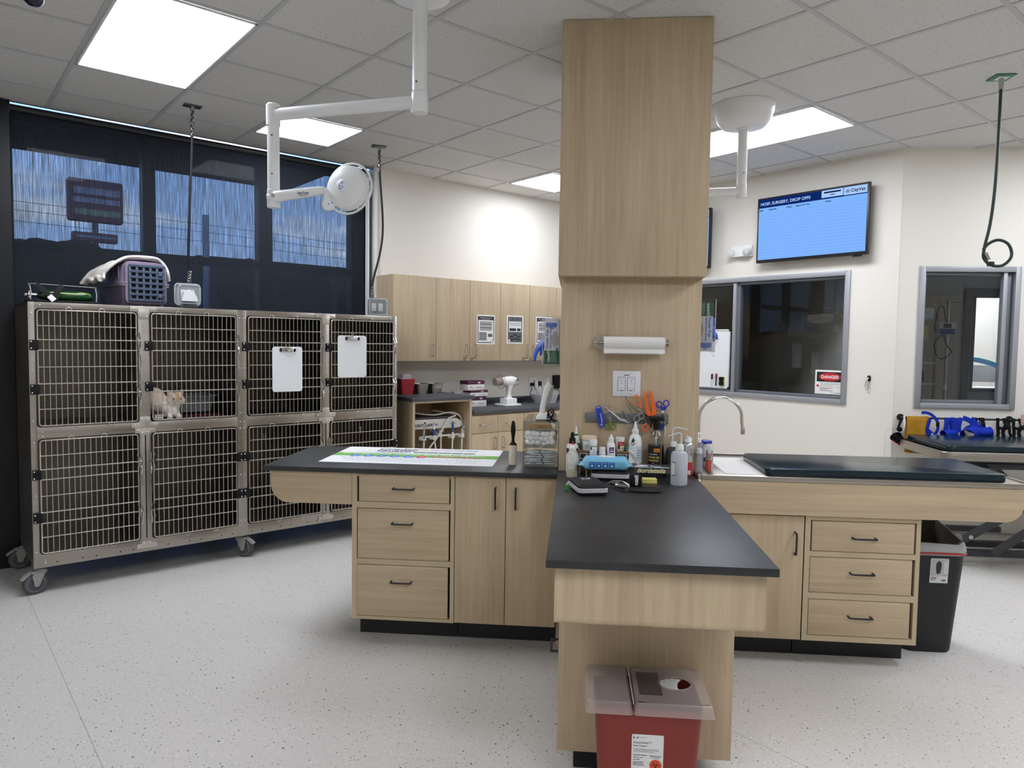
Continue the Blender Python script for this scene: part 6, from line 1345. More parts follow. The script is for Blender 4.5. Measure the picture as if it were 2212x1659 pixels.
o = solo(m, 'syringes', 'loose small syringes heaped in the bordetella basket', 'syringes', 'I', (.384, 3.45, Z0)); o['kind'] = 'stuff'
t = thing('clip_box', 'small black box with white tongue-shaped label, before the basket', 'box', 'I', (.284, 3.235, Z0+.0035))
m = MB(); m.box(-.027, -.02, 0, .027, .02, .052, BLACKP, .004); m.build('case', t)
m = MB(); m.prism([(-.006, .052), (-.009, .049), (-.004, .043), (-.003, .014), (0, .006), (.006, .006), (.010, .014), (.0105, .052)], -.0225, -.0205, C('#c9ccce', .4)); m.tube([(.003, -.023, .02), (.003, -.023, .012)], .0012, KK, 6); m.build('label_tongue', t)
m = MB(); m.prism(rrect(.2, .13, .05, 8, 0, 0), 0, .003, plain('black_rubber', '#0f1012', .6), 'z'); solo(m, 'rubber_mat', 'thin black rubber mat lying under the small black box', 'mat', 'I', (.295, 3.17, Z0))
m = MB(); m.tube(catmull([(-.075, 0, .0032), (-.05, -.012, .0032), (0, -.016, .0035), (.045, -.012, .0045), (.068, .002, .0095)], 5), [(.0028, .006)]*21, plain('black_rubber2', '#0b0b0d', .5), 8, flat=(0, 0, 1)); solo(m, 'rubber_strap', 'curved black rubber strap at the front edge of the rubber mat', 'strap', 'I', (.325, 3.112, Z0+.0035))
m = MB(); m.box(-.034, -.022, 0, .034, .022, .012, C('#d8cf6a', .6), .001); m.box(-.034, -.021, .0123, .033, .021, .022, C('#e2da80', .6), .001, X=Matrix.Rotation(.03, 4, 'Z')); solo(m, 'sticky_notes', 'yellow sticky note pad in front of the grey basket', 'sticky notes', 'I', (.356, 3.335, Z0))
t = thing('tattoo_clamp', 'chunky polished metal clamp lying between case and black box', 'clamp', 'I', (.222, 3.17, Z0), None, -.55)
SM = plain('worn_polished_metal', '#a9a69e', .22, 1.)
m = MB(); m.loft([[(x, y, z) for x, y in rrect(.07-g, .038-g, .015, 4)] for g, z in ((.006, 0), (0, .004), (0, .018), (.006, .022))], SM); m.box(-.062, -.010, .012, -.02, .012, .03, SM, .004); m.build('jaw', t)
m = MB(); m.tube([(-.06, .0, .02), (-.075, .004, .012)], .006, CHROME, 10); m.tube(catmull([(-.05, 0, .031), (0, .004, .034), (.035, .0, .022)], 5), .003, CHROME, 8); m.build('lever', t)
m = MB(); m.tube([(0, 0, .004), (0, 0, .026)], .0046, milky('green_vial', '#2fae3f', .85), 12); m.tube([(0, 0, .0), (0, 0, .005)], .0049, C('#1f7a2c', .4), 12); m.tube([(.001, .001, .026), (.009, .004, .038)], [.0022, .0028], WHITEP, 8); solo(m, 'reagent_vial', 'tiny bright green vial at the left edge of the peninsula', 'vial', 'I', (-.026, 3.10, Z0))
# ================================================================== left worktop
t = thing('product_poster', 'white and green product poster lying flat on the left worktop', 'poster', 'I', (-1.344, 3.645, Z0))
m = MB(); PW, PH = .93, .555; X = Matrix.Rotation(-PI/2, 4, 'X')       # drawn upright, then laid on its back
m.box(0, 0, 0, PW, PH, .0012, C('#e6e8ea', .5)); y = -.0016; PG = C('#69ab43', .6); PB = C('#3f79c4', .6); PR = C('#cf2f5f', .6); NV = C('#3a4a5a', .6)
m.card(0, .22, PW, .33, PG, y, X)
m.text('Credelio', .078, .20, .455, NV, y-.0003, .002, X=X); m.text('Quattro', .078, .20, .395, NV, y-.0003, .002, X=X); m.card(.10, .362, .39, .370, C('#a9b0b6', .6), y-.0003, X); m.card(.22, .346, .36, .352, C('#b9bfc4', .6), y-.0003, X)
m.text('The monthly chewable that protects against 100% of tapeworms*', .031, .035, .293, C('#eef3ea', .6), y-.0004, .0009, X=X)
for k in range(6):
    cx_ = .13+.075*k; m.disc(cx_, .232, .029, PR if k == 5 else PB, y-.0005, 26, .036, X)
    m.prism([(cx_-.014, .222), (cx_-.004, .236), (cx_+.006, .226), (cx_+.015, .245), (cx_+.010, .218)], y-.0009, y-.0007, C('#dfe6f0', .6), X=X)
[m.card(.575+.028*k, .262, .575+.028*k+.020, .282-.006*(k % 3), C('#e6a3b6', .6), y-.0005, X) for k in range(8)]; [m.card(.560+.026*k, .232, .560+.026*k+.019, .250+.005*(k % 2), PR, y-.0005, X) for k in range(11)]
for r in range(4):
    x = .07+.02*r
    while x < .84:
        L_ = .018+.016*abs(math.sin(x*97+r)); m.card(x, .165-.034*r, x+L_, .172-.034*r, C('#9aa6b0' if r else '#7f8f9e', .6), y-.0003, X); x += L_+.012
for k in range(5):
    x = .43+.072*k; hc = ('#d99a4a', '#c95a8a', '#b98ac4', '#6fae6a', '#5a82c9')[k]
    m.card(x, .375, x+.066, .50, C('#d9dcdd', .6), y-.0004, X); m.card(x, .485, x+.066, .505, C(hc, .6), y-.0006, X); m.card(x, .375, x+.03, .40, C('#6a4a38', .6), y-.0006, X); m.card(x+.03, .375, x+.066, .405, C('#3f8a4a', .6), y-.0006, X)
m.build('sheet', t)
t = thing('lint_roller', 'lint roller standing upright on the worktop with black handle up', 'lint roller', 'I', (-.317, 3.735, Z0))
m = MB(); m.lathe([(.008, 0), (.0212, 0), (.0212, .104), (.008, .104)], C('#ddd6be', .75), seg=28); m.build('roll', t)
m = MB(); m.lathe([(0, .104), (.0205, .1045), (.0195, .109), (.010, .118), (.0075, .13), (.009, .15), (.0125, .172), (.0125, .195), (.0095, .218), (.006, .230), (0, .233)], BLACKP, seg=22); m.build('handle', t)
# acrylic drawers
ad = thing('acrylic_drawers', 'clear acrylic drawer tower with cotton balls beside the column', 'organiser', 'I', (-.259, 3.672, Z0))
AW, AD_, AH = .183, .42, .238
m = MB()
for a in ((0, 0, 0, .003, AD_, AH), (AW-.003, 0, 0, AW, AD_, AH), (.003, AD_-.003, 0, AW-.003, AD_, AH)): m.box(*a, ACRYL)
for z in (0, .100, .190, AH-.003): m.box(.003, .002, z, AW-.003, AD_-.003, z+.003, ACRYL)
EDG = milky('acrylic_edge_dark', '#6d727a', .55)
for z in (.0015, .1015, .1915, AH-.0015): m.tube([(0, .0, z), (AW, .0, z)], .0016, EDG, 5)
for x in (0, AW): m.tube([(x, 0, 0), (x, 0, AH)], .0014, EDG, 5)
m.build('housing', ad)
for z0, z1 in ((.005, .097), (.105, .187), (.196, .232)):
    m = MB(); m.box(.006, -.001, z0, AW-.006, .002, z1, CLEARP); m.box(.006, .0025, z0, AW-.006, .40, z0+.0015, CLEARP); m.box(.07, -.014, (z0+z1)/2-.004, .112, -.0015, (z0+z1)/2+.004, CLEARP, .002); m.build('drawer', ad)
rn = random.Random(11)
CT = fabric('cotton_wool', '#f4f3f0', 200., '#faf9f7')
m = MB(); m.ball((0, 0, 0), (.0165, .0165, .0155), CT, 14); proto = solo(m, 'cotton_ball', 'white cotton ball in the middle drawer of the acrylic tower', 'cotton ball', 'I', (-.235, 3.695, Z0+.125), 'cotton balls in the acrylic drawer')
k = 0
for row in range(3):
    for i in range(6):
        for j in range(3):
            if i == row == j == 0: continue
            x = -.259+.0225+.0265*i+(.013 if (row+j) % 2 else 0)+rn.uniform(-.005, .005)
            if x > -.259+AW-.022: continue
            c = proto.copy(); COL.objects.link(c); c.location = (x, 3.693+.026*j+rn.uniform(-.003, .006), Z0+.1235+.0235*row+rn.uniform(-.004, .006)); c.rotation_euler = (rn.uniform(0, 3), rn.uniform(0, 3), 0); s_ = rn.uniform(.88, 1.12); c.scale = (s_, s_, s_)
m = MB(); m.tube([(-.062, 0, 0), (.055, 0, 0)], .0013, C('#c9a36b', .6), 6); m.ball((.060, 0, 0), (.008, .0032, .0032), CT, 8); p2 = solo(m, 'cotton_swab', 'wooden-stick cotton swab in the top drawer of the acrylic tower', 'cotton swab', 'I', (-.165, 3.70, Z0+.2005), 'cotton swabs in the acrylic drawer')
for i in range(38):
    c = p2.copy(); COL.objects.link(c); c.location = (-.168+rn.uniform(-.014, .016), 3.683+.004*(i % 10)+rn.uniform(0, .003), Z0+.2005+.0062*(i//10)+rn.uniform(0, .003)); c.rotation_euler = (0, rn.uniform(-.12, .10), rn.uniform(-.16, .16))
st = thing('syringe', 'wrapped syringe in the bottom drawer of the acrylic tower', 'syringe', 'I', (-.165, 3.69, Z0+.013), 'wrapped syringes in the acrylic drawer')
m = MB(); m.tube([(-.04, 0, 0), (.03, 0, 0), (.034, 0, 0)], [.0055, .0055, .002], MILKY, 10); m.build('barrel', st)
m = MB(); m.tube([(-.07, 0, 0), (-.04, 0, 0)], .0035, WHITEP, 8); m.tube([(-.072, 0, 0), (-.069, 0, 0)], .006, WHITEP, 10); m.tube([(-.012, 0, 0), (-.006, 0, 0)], .0058, KK, 10); m.build('plunger', st)
m = MB(); m.tube([(.034, 0, 0), (.066, 0, 0)], .0028, C('#c9ccd2', .4), 8); m.build('needle_cap', st)
for i in range(24):
    dup(st, (-.168+rn.uniform(-.014, .016), 3.687+.015*(i % 4), Z0+.0135+.0122*(i//4)+rn.uniform(0, .004)), (rn.uniform(0, 1), rn.uniform(-.05, .05), rn.uniform(-.16, .16)+(PI if i % 3 == 0 else 0)))
t = thing('charging_dock', 'white handheld scanner in its charging dock on the acrylic tower', 'device', 'I', (-.150, 3.77, Z0+AH+.001), None, 0)
m = MB(); m.box(-.05, -.05, 0, .06, .06, .004, plain('smoke_plate', '#3c3c40', .4), .002); m.loft([[(x+.005, y, z) for x, y in rrect(w, d, .01, 3)] for w, d, z in ((.105, .09, .0045), (.10, .085, .02), (.075, .06, .034))], WHITEP); m.build('dock', t)
m = MB(); m.loft([[(x+dx, y, z) for x, y in rrect(w, .034, .01, 3)] for w, z, dx in ((.030, .033, -.018), (.030, .07, -.014), (.036, .10, -.004), (.040, .15, .006), (.048, .178, .020), (.020, .20, .018))], WHITEP); m.prism([(.002, .085), (.026, .088), (.044, .17), (.03, .175), (.008, .12)], -.0185, -.0175, C('#9a9b98', .5)); m.tube([(.014, 0, .195), (.012, 0, .218)], [.005, .004], WHITEP, 10); m.prism([(.02, .202), (.045, .18), (.046, .175), (.018, .196)], -.016, .016, C('#2a2a2e', .4)); m.build('handset', t)
m = MB(); a = [(.03+.018*math.cos(i*1.3), -.056-.004*(i % 3), .045+.024*math.sin(i*1.7)-.0015*i) for i in range(22)]; m.tube(catmull([(.06, -.03, .02)]+a+[(.07, -.06, .004)], 4), .0022, BLACKP, 6); m.build('cable', t)
# ================================================================== right steel worktop
ZS = .9305
t = thing('padded_mat', 'dark green padded mat on the right steel worktop', 'pad', 'I', (.93, 3.512, ZS))
m = MB(); PADS = plain('dark_pad_edge', '#13262c', .5)
m.loft([[(x+.555, y+.245, z) for x, y in rrect(1.11-g, .49-g, .03, 6)] for g, z in ((.004, 0), (0, .004), (0, .030), (.004, .0345), (.012, .036))], PAD); m.build('mat', t)
m = MB(); 
def marble():
    t = NT('white_marbled_sheet'); n = t.noise(t.coord((6., 60., 1.)), 1.2, 5, .7); t.pbr(t.ramp(n, [(.30, rgb('#b9b7b2')), (.40, rgb('#e4e2de')), (.8, rgb('#eceae6'))]), .5, 0, .3); return t.m
m.box(0, 0, 0, .35, .52, .0016, marble()); solo(m, 'absorbent_sheet', 'white streaked sheet lying partly under the green mat', 'sheet', 'I', (.742, 3.53, ZS-.0002))
fa = thing('faucet', 'chrome gooseneck faucet rising behind the spray bottles', 'faucet', 'I', (.693, 4.02, ZS))
m = MB(); m.lathe([(0, 0), (.028, 0), (.028, .008), (.015, .02), (.013, .05), (0, .05)], CHROME, seg=24)
arcp = [(0, 0, .04), (-.001, 0, .15), (0, 0, .22)]+[(.117-.117*math.cos(math.radians(a)), 0, .225+.112*math.sin(math.radians(a))) for a in range(12, 170, 12)]+[(.233, 0, .21), (.239, 0, .165)]
m.tube(arcp, .0088, CHROME, 14); m.lathe([(.0095, 0), (.0115, -.012), (.0115, -.034), (.009, -.036), (0, -.03)], NICKEL, (.2395, 0, .172), 16); m.build('spout', fa)
m = MB(); m.tube([(0, 0, .03), (.0, -.05, .045), (0, -.075, .05)], [.009, .007, .006], CHROME, 10); m.build('lever', fa)
bottle('soap_pump_bottle', 'clear lilac soap pump bottle nearest the column on the steel worktop', 'bottle', (.628, 3.66, ZS), [(0, 0), (.027, 0), (.030, .005), (.030, .12), (.026, .132), (.012, .136), (0, .137)], milky('lilac_clear_bottle', '#9a98b4', .55), parts=[('pump_top', lambda m: (m.lathe([(.013, .135), (.019, .136), (.018, .152), (.006, .154), (.006, .172), (.012, .174), (.012, .182), (0, .183)], WHITEP, seg=20), m.box(-.004, -.006, .174, .024, .006, .181, WHITEP, .003)))])
bottle('travel_pump_bottle', 'small clear pump bottle with frosted top, front of the steel worktop', 'bottle', (.622, 3.575, ZS), [(0, 0), (.021, 0), (.021, .014), (.0155, .024), (.0155, .085), (.016, .09), (0, .091)], milky('misty_clear_bottle', '#bfc2c6', .45, .2), parts=[('cap', lambda m: m.lathe([(.0165, .09), (.0175, .091), (.014, .112), (.011, .116), (0, .117)], milky('frosted_cap', '#d6d8da', .7), seg=20))])
t = bottle('wipe_canister', 'white jar with royal blue lid behind the silver spray can', 'jar', (.682, 3.735, ZS), [(0, 0), (.024, 0), (.026, .004), (.026, .12), (0, .12)], WHITEP, parts=[('lid', lambda m: m.lathe([(.0265, .119), (.031, .120), (.032, .126), (.030, .134), (.02, .137), (0, .1375)], C('#1d2f9a', .35), seg=28)), ('label_sheet', lambda m: (wrap(m, .0263, .06, .112, -1.2, .2, WL), wrap(m, .0263, .03, .05, -1., .3, C('#4a5a6a', .5))))])
bottle('aerosol_can', 'silver spray can with orange-red panel at the edge of the steel worktop', 'spray can', (.677, 3.60, ZS), [(0, 0), (.0165, 0), (.0178, .003), (.0178, .098), (.015, .105), (0, .106)], plain('aluminium_can', '#b9babc', .3, .8), 'aerosol cans', parts=[
    ('cap', lambda m: (m.lathe([(.0165, .104), (.0172, .105), (.0172, .132), (.015, .134), (0, .134)], milky('clear_cap', '#dfe3e4', .35, .1), seg=22), m.lathe([(.009, .105), (.008, .12), (.004, .126), (0, .126)], WHITEP, seg=14))),
    ('label_sheet', lambda m: (wrap(m, .0181, .003, .055, -1.4, .45, C('#c23a22', .4)), wtext(m, 'Care', .014, .0182, .080, C('#b02f28', .4), -.25, .0005), wtext(m, 'Off', .014, .0182, .066, C('#b02f28', .4), -.35, .0005), [wrap(m, .0183, .012+.008*k, .0135+.008*k, -1.1, .2, C('#e2b5a8', .4)) for k in range(5)]))])
# ================================================================== lift table by the angled wall
lt = thing('lift_table', 'steel-rimmed lift table on black scissor legs by the harness rail', 'exam table', 'I', (2.495, 5.02, 0))
m = MB(); TW, TD = 1.75, .70
m.loft([[(x+TW/2, y+TD/2, z) for x, y in rrect(TW-g, TD-g, .06, 7)] for g, z in ((.01, .80), (0, .804), (0, .856), (.006, .860), (.03, .861), (.034, .85))], STEEL, True, True); m.build('steel_tray', lt)
m = MB(); m.loft([[(x+TW/2, y+TD/2, z) for x, y in rrect(TW-.09-g, TD-.05-g, .05, 7)] for g, z in ((.006, .8615), (0, .866), (0, .894), (.006, .900), (.014, .901))], PAD); m.build('table_pad', lt)
m = MB(); BG = plain('dark_grey_powder_coat', '#2b2d30', .45)
m.box(.24, .10, .735, 1.5, .16, .775, BG, .003); m.box(.24, .52, .735, 1.5, .58, .775, BG, .003); m.box(.24, .16, .745, .30, .52, .775, BG); m.box(.06, .1, .778, 1.6, .16, .8, BLACKM); m.box(.06, .5, .778, 1.6, .56, .8, BLACKM)
m.lathe([(0, -.03), (.02, -.03), (.024, -.015), (.008, -.012), (.008, .0), (0, 0)], BLACKM, (.05, .12, .80), 14); m.box(.10, .06, .76, .14, .1, .798, BLACKM); m.build('upper_frame', lt)
m = MB()
for y in (.20, .42):
    for (x0, z0, x1, z1) in ((.26, .22, 1.10, .74), (.46, .12, 1.28, .74)) if y < .3 else ((1.20, .14, .36, .74),):
        m.tube([(x0, y, z0), (x1, y, z1)], [(.012, .032)]*2, BG, 4, flat=(0, 1, 0))
    m.tube([(.40, y-.015, .76), (.75, y-.015, .42)], [(.010, .028)]*2, BG, 4, flat=(0, 1, 0))
m.cyl((.295, .175, .24), (.295, .182, .24), .015, NICKEL, seg=14); m.build('scissor_legs', lt)
m = MB(); m.box(.2, .30, .07, 1.5, .36, .112, BG, .003); m.box(.2, .56, .07, 1.5, .62, .112, BG, .003); m.box(.2, .36, .07, .26, .56, .112, BG); m.box(1.44, .36, .07, 1.5, .56, .112, BG); m.box(.18, .40, .225, .62, .43, .265, BLACKM)
for x in (.23, 1.47):
    for y in (.33, .59): m.lathe([(0, 0), (.03, 0), (.03, .012), (.01, .018), (.01, .07), (0, .07)], BLACKM, (x, y, 0), 14)
m.build('base_frame', lt)
m = MB(); m.box(.27, .06, .725, .34, .10, .755, BLACKM, .003)
for q in (.285, .32): m.cyl((q, .052, .738), (q, .060, .738), .008, CHROME, seg=12)
m.build('connector_box', lt)
# harness rail
rl = thing('harness_rail', 'long black pipe rail on the angled wall holding harnesses', 'rail', 'I', (2.54, 5.785, 1.017))
m = MB(); m.tube([(0, 0, 0), (1.7, 0, 0)], .008, BLACKM, 10); m.build('pipe', rl)
for x in (.02, .83, 1.65):
    m = MB(); m.tube([(x, 0, 0), (x, .044, 0)], .009, BLACKM, 10); m.tube([(x, .044, 0), (x, .058, 0)], .026, BLACKM, 16); m.ball((x, -.003, 0), .014, BLACKM, 10); m.build('flange', rl)
RY = 5.785
m = MB()
def tw(a, b):
    x = .168*a+.006*math.sin(a*9+b*4)*b; s_ = b*.52-.24
    z = -abs(s_)+.012 if abs(s_) > .0 else .012; y = -.014 if s_ > 0 else .014
    if abs(s_) < .02: y = -.7*s_; z = .012-.2*abs(s_)
    spread = 1+.16*max(0, s_)/.26
    return ((x-.084)*spread, y-.008*math.sin(a*11)*min(1, abs(s_)*8)-(.02*max(0, s_)/.26), z-(.06*a*max(0, s_) if s_ > 0 else 0))
m.surf(tw, 26, 40, fabric('mustard_terry', '#9a6f22', 450., '#b3852f'), .010); solo(m, 'towel', 'mustard yellow towel folded over the left end of the harness rail', 'towel', 'I', (2.665, RY, 1.02))
NAVY = fabric('royal_blue_webbing', '#172a8c', 300., '#1f38a8'); BW_ = fabric('black_webbing', '#131316', 300., '#1c1c20')
def strapset(name, label, cat, at, straps, group=None, extra=()):
    m = MB()
    for pts, wd, mt in straps: c_ = catmull(pts, 5); m.tube(c_, [(.002, wd*1.3)]*len(c_), mt, 6, flat=(0, -1, .05))
    for f in extra: f(m)
    return solo(m, name, label, cat, 'I', at, group)
strapset('dog_collar', 'royal blue buckled muzzle loop hanging right of the mustard towel', 'muzzle', (2.77, RY-.02, 1.017), [([(-.085, .0, .042), (-.05, 0, .044), (-.01, -.004, .028), (.025, -.008, -.01), (.036, -.01, -.055), (.03, -.01, -.10), (.0, -.01, -.135)], .010, NAVY), ([(-.02, 0, -.005), (-.035, -.004, -.06), (-.04, -.006, -.10), (.0, -.008, -.14)], .011, NAVY)], 'muzzles on the rail',
    [lambda m: m.box(.022, -.016, -.06, .046, -.004, -.025, BLACKP, .003), lambda m: m.prism([(-.045, -.13), (-.035, -.075), (.015, -.12), (.01, -.145), (-.02, -.15)], -.016, -.006, NAVY), lambda m: m.prism([(-.018, -.135), (-.012, -.112), (.006, -.122), (.0, -.14)], -.018, -.0165, WL)])
def cone_(m, c, r0, r1, L, ax, mt):
    d = Vector(ax).normalized(); N = d.cross(Vector((0, 0, 1))).normalized(); B_ = d.cross(N); c = Vector(c)
    rings = []
    for k in range(7):
        q = k/6; rr = r0+(r1-r0)*q; rings.append([tuple(c+d*(L*q)+N*(rr*1.05*math.cos(2*PI*i/22))+B_*(rr*.8*math.sin(2*PI*i/22))) for i in range(22)])
    m.loft(rings, mt, False, False); m.loft([[tuple(Vector(p)*.0+c+(Vector(p)-c)*.94) for p in r] for r in rings], mt, False, False)
    m.tube(rings[0], .004, mt, 6, True); m.tube(rings[-1], .003, mt, 6, True)
strapset('dog_muzzle', 'small royal blue nylon muzzle tucked at the left of the big one', 'muzzle', (2.872, RY-.025, 1.017), [([(.0, 0, .01), (-.005, -.01, -.04), (-.012, -.012, -.10)], .017, NAVY), ([(.03, 0, .012), (.035, -.01, -.05), (.03, -.012, -.11)], .017, NAVY)], 'muzzles on the rail', [lambda m: cone_(m, (-.035, -.03, -.115), .033, .040, .085, (1, .2, .1), NAVY), lambda m: m.tube([(.045, -.02, .0), (.05, -.03, -.13)], [(.012, .026)]*2, NAVY, 10, flat=(0, -1, 0))])
strapset('dog_muzzle', 'large royal blue nylon muzzle with open round nose hole', 'muzzle', (2.985, RY-.03, 1.017), [([(-.05, 0, .010), (-.055, -.014, -.04), (-.045, -.02, -.085)], .018, NAVY), ([(-.01, 0, .012), (-.03, -.012, -.05), (-.03, -.02, -.10)], .014, NAVY), ([(.0, 0, .012), (.05, -.008, -.01), (.10, -.014, -.055), (.15, -.016, -.075)], .017, NAVY)], 'muzzles on the rail', [lambda m: cone_(m, (-.005, -.085, -.108), .047, .060, .12, (.62, .62, .12), NAVY), lambda m: m.tube(catmull([(.03, -.03, -.06), (.07, -.03, -.075), (.12, -.025, -.085)], 4), [(.012, .030)]*9, NAVY, 10, flat=(0, -1, 0))])
strapset('dog_muzzle', 'royal blue nylon muzzle lying at the right of the big one', 'muzzle', (3.115, RY-.02, 1.017), [([(-.06, 0, .012), (-.02, -.01, -.03), (.02, -.014, -.07)], .012, NAVY)], 'muzzles on the rail', [lambda m: cone_(m, (-.03, -.03, -.10), .040, .050, .09, (1, -.1, .1), NAVY)])
for k, (x, lab) in enumerate(((3.115, 'small black harness straps hanging just right of the blue muzzles'), (3.285, 'black buckled dog harness hanging left of the second rail bracket'), (3.40, 'black dog harness hanging at the right picture edge'))):
    sc_ = (.75, 1.1, 1.1)[k]
    strapset('dog_harness', lab, 'harness', (x, RY-.012, 1.017), [([(-.03*sc_, 0, .014), (-.035*sc_, -.012, -.04*sc_), (-.03*sc_, -.014, -.10*sc_), (-.05*sc_, -.014, -.135*sc_)], .011, BW_), ([(.01*sc_, 0, .014), (.012*sc_, -.014, -.04*sc_), (.0, -.016, -.09*sc_), (.02*sc_, -.016, -.135*sc_)], .012, BW_), ([(.035*sc_, 0, .014), (.04*sc_, -.014, -.05*sc_), (.05*sc_, -.014, -.10*sc_), (.085*sc_, -.012, -.135*sc_)], .009, BW_), ([(-.035*sc_, -.014, -.05*sc_), (.0, -.018, -.06*sc_), (.04*sc_, -.014, -.05*sc_)], .010, BW_)], 'black harnesses on the rail', [lambda m, s_=sc_: m.box(.02*s_, -.022, -.065*s_, .05*s_, -.010, -.035*s_, BLACKP, .003), lambda m, s_=sc_: m.tube([(-.01*s_+.012*math.cos(a), -.02, -.03*s_+.012*math.sin(a)) for a in [2*PI*i/14 for i in range(14)]], .002, NICKEL, 5, True)])
m = MB(); m.surf(lambda a, b: (-.04+.09*a, -.014+.02*math.sin(3*a)*.3-.01*b, .045-.09*b*b-.02*(a-.5)**2), 10, 10, fabric('dusty_pink_felt', '#b8968c', 300., '#c4a59b'), .006); solo(m, 'pink_cloth', 'dusty pink cloth over the rail at the right picture edge', 'cloth', 'I', (3.455, RY-.004, 1.02))
mz = thing('basket_muzzle', 'black muzzle with red piping hanging in the corner under the rail end', 'muzzle', 'I', (2.53, 5.775, .875))
m = MB(); cone_(m, (-.045, -.05, .0), .048, .032, .10, (.7, .2, -.62), BW_); m.build('nose_cone', mz)
m = MB(); RDm = C('#b32a3a', .6); m.tube([(-.075, -.055, -.03), (-.05, -.085, -.05), (-.01, -.085, -.055), (.01, -.06, -.01), (.012, -.04, .03)], .0028, RDm, 6); m.tube([(-.03, -.03, .06), (-.01, -.03, .03), (.0, -.03, .07)], .0028, RDm, 6); m.build('piping', mz)
m = MB(); m.tube(catmull([(-.07, -.05, .015), (-.055, -.055, .01), (-.03, -.06, -.015)], 4), [(.004, .013)]*9, BW_, 8, flat=(0, -1, 0)); m.tube(catmull([(-.02, -.02, .05), (-.01, -.015, .08), (.012, -.008, .14)], 4), [(.003, .010)]*9, BW_, 8, flat=(0, -1, 0)); m.ball((-.012, -.03, .055), (.022, .012, .02), BW_, 10); m.tube(catmull([(-.05, -.03, .03), (-.085, -.01, .055), (-.105, -.005, .0), (-.105, -.004, -.16)], 6), .0013, C('#b8a88a', .6), 5); m.build('straps', mz)
m = MB(); m.tube([(.0, 0, .0), (.004, -.004, -.06), (-.002, -.004, -.12)], [(.004, .006), (.006, .009), (.003, .004)], WHITEP, 8, flat=(0, -1, 0)); solo(m, 'thermometer', 'slim white plastic handle hanging at the left end of the rail', 'handle', 'I', (2.553, 5.755, 1.035))
# hose drop
hd = thing('oxygen_hose', 'dark green hose hanging from the ceiling with looped end, at right', 'hose', 'I', (2.38, 4.363, 2.0))
GH = plain('dark_green_hose', '#0c2a22', .45)
m = MB(); m.box(-.055, -.055, 1.093, .055, .055, 1.0985, C('#3f7d6a', .5), .002); m.box(-.03, -.03, 1.089, .03, .03, 1.0925, WHITEP, .002); m.tube([(0, 0, 1.03), (0, 0, 1.09)], [.012, .014], NICKEL, 12); m.build('ceiling_plate', hd)
m = MB(); m.tube(catmull([(0, 0, 1.04), (.0, 0, .85), (-.004, 0, .50), (-.02, 0, .28), (-.045, 0, .14), (-.045, 0, .08), (-.01, -.01, .04), (.045, -.015, .035), (.09, -.01, .07), (.104, 0, .115), (.085, .008, .165), (.035, .012, .185), (-.015, .012, .165), (-.045, .012, .13)], 8), .0085, GH, 10); m.build('hose', hd)
m = MB(); m.tube([(-.04, -.004, .11), (-.02, -.004, .07)], .0105, NICKEL, 12); m.lathe([(0, -.018), (.018, -.018), (.02, -.008), (.018, .006), (0, .006)], GH, (-.010, -.006, .052), 14); m.build('fitting', hd)
# ================================================================== seen through the interior windows
iv = thing('drip_stand', 'steel drip stand with infusion pump seen through the right window', 'drip stand', 'I', (3.655, 7.4, 0))
m = MB(); m.tube([(0, 0, .08), (0, 0, 2.03)], .0125, NICKEL, 12); m.tube([(0, 0, .0), (0, 0, .1)], .03, BLACKP, 12); m.tube(catmull([(-.12, 0, 1.96), (-.135, 0, 2.0), (-.10, 0, 2.015), (0, 0, 2.02), (.10, 0, 2.015), (.125, 0, 2.0), (.11, 0, 1.965)], 4), .006, NICKEL, 8); m.lathe([(0.0125, 1.15), (.018, 1.15), (.018, 1.2), (.0125, 1.2)], WHITEP, seg=14)
for a in range(5): m.tube([(0, 0, .08), (.28*math.cos(a*1.257), .28*math.sin(a*1.257), .05)], .012, BLACKP, 8); m.ball((.28*math.cos(a*1.257), .28*math.sin(a*1.257), .03), .03, BLACKP, 10)
m.build('pole', iv)
m = MB(); m.box(-.115, -.07, 1.70, .05, .05, 1.815, C('#b9bcc2', .5), .01); m.card(-.11, 1.705, .035, 1.755, C('#24408a', .4), -.0715); m.card(-.075, 1.765, .0, 1.805, KK, -.0715); m.build('infusion_pump', iv)
m = MB(); m.tube(catmull([(-.09, -.02, 1.70), (-.13, -.02, 1.78), (-.10, -.02, 1.95), (-.06, -.02, 1.97), (-.04, -.02, 1.88), (-.02, -.02, 1.82)], 6), .005, BLACKP, 6); m.tube(catmull([(-.06, -.03, 1.70), (-.13, -.03, 1.62), (-.11, -.03, 1.5), (-.05, -.03, 1.46), (.03, -.03, 1.53), (-.02, -.03, 1.60), (-.05, -.03, 1.70)], 6), .005, BLACKP, 6); m.build('power_lead', iv)
t = thing('monitor_trolley', 'white equipment trolley behind the drip stand in the next room', 'trolley', 'I', (3.30, 7.85, 0))
m = MB()
for z in (.45, .85, 1.18, 1.40): m.box(0, 0, z, .48, .4, z+.02, C('#c9c9c6', .5))
for x in (.0, .46):
    for y in (0, .38): m.box(x, y, .0, x+.02, y+.02, 1.95, C('#8a8a8c', .5))
m.build('rack', t)
m = MB(); m.box(.03, .02, 1.86, .46, .36, 1.99, C('#d6d6d2', .5), .02); m.box(.04, .03, 1.66, .4, .34, 1.80, C('#c9c07a', .6), .004); m.box(.06, .05, 1.422, .38, .34, 1.60, C('#5a5e62', .6), .04); m.box(.05, .05, 1.202, .4, .34, 1.33, C('#55585c', .6), .03); m.box(.05, .03, .872, .42, .34, 1.02, C('#2c3a6a', .6), .01); m.build('equipment', t)
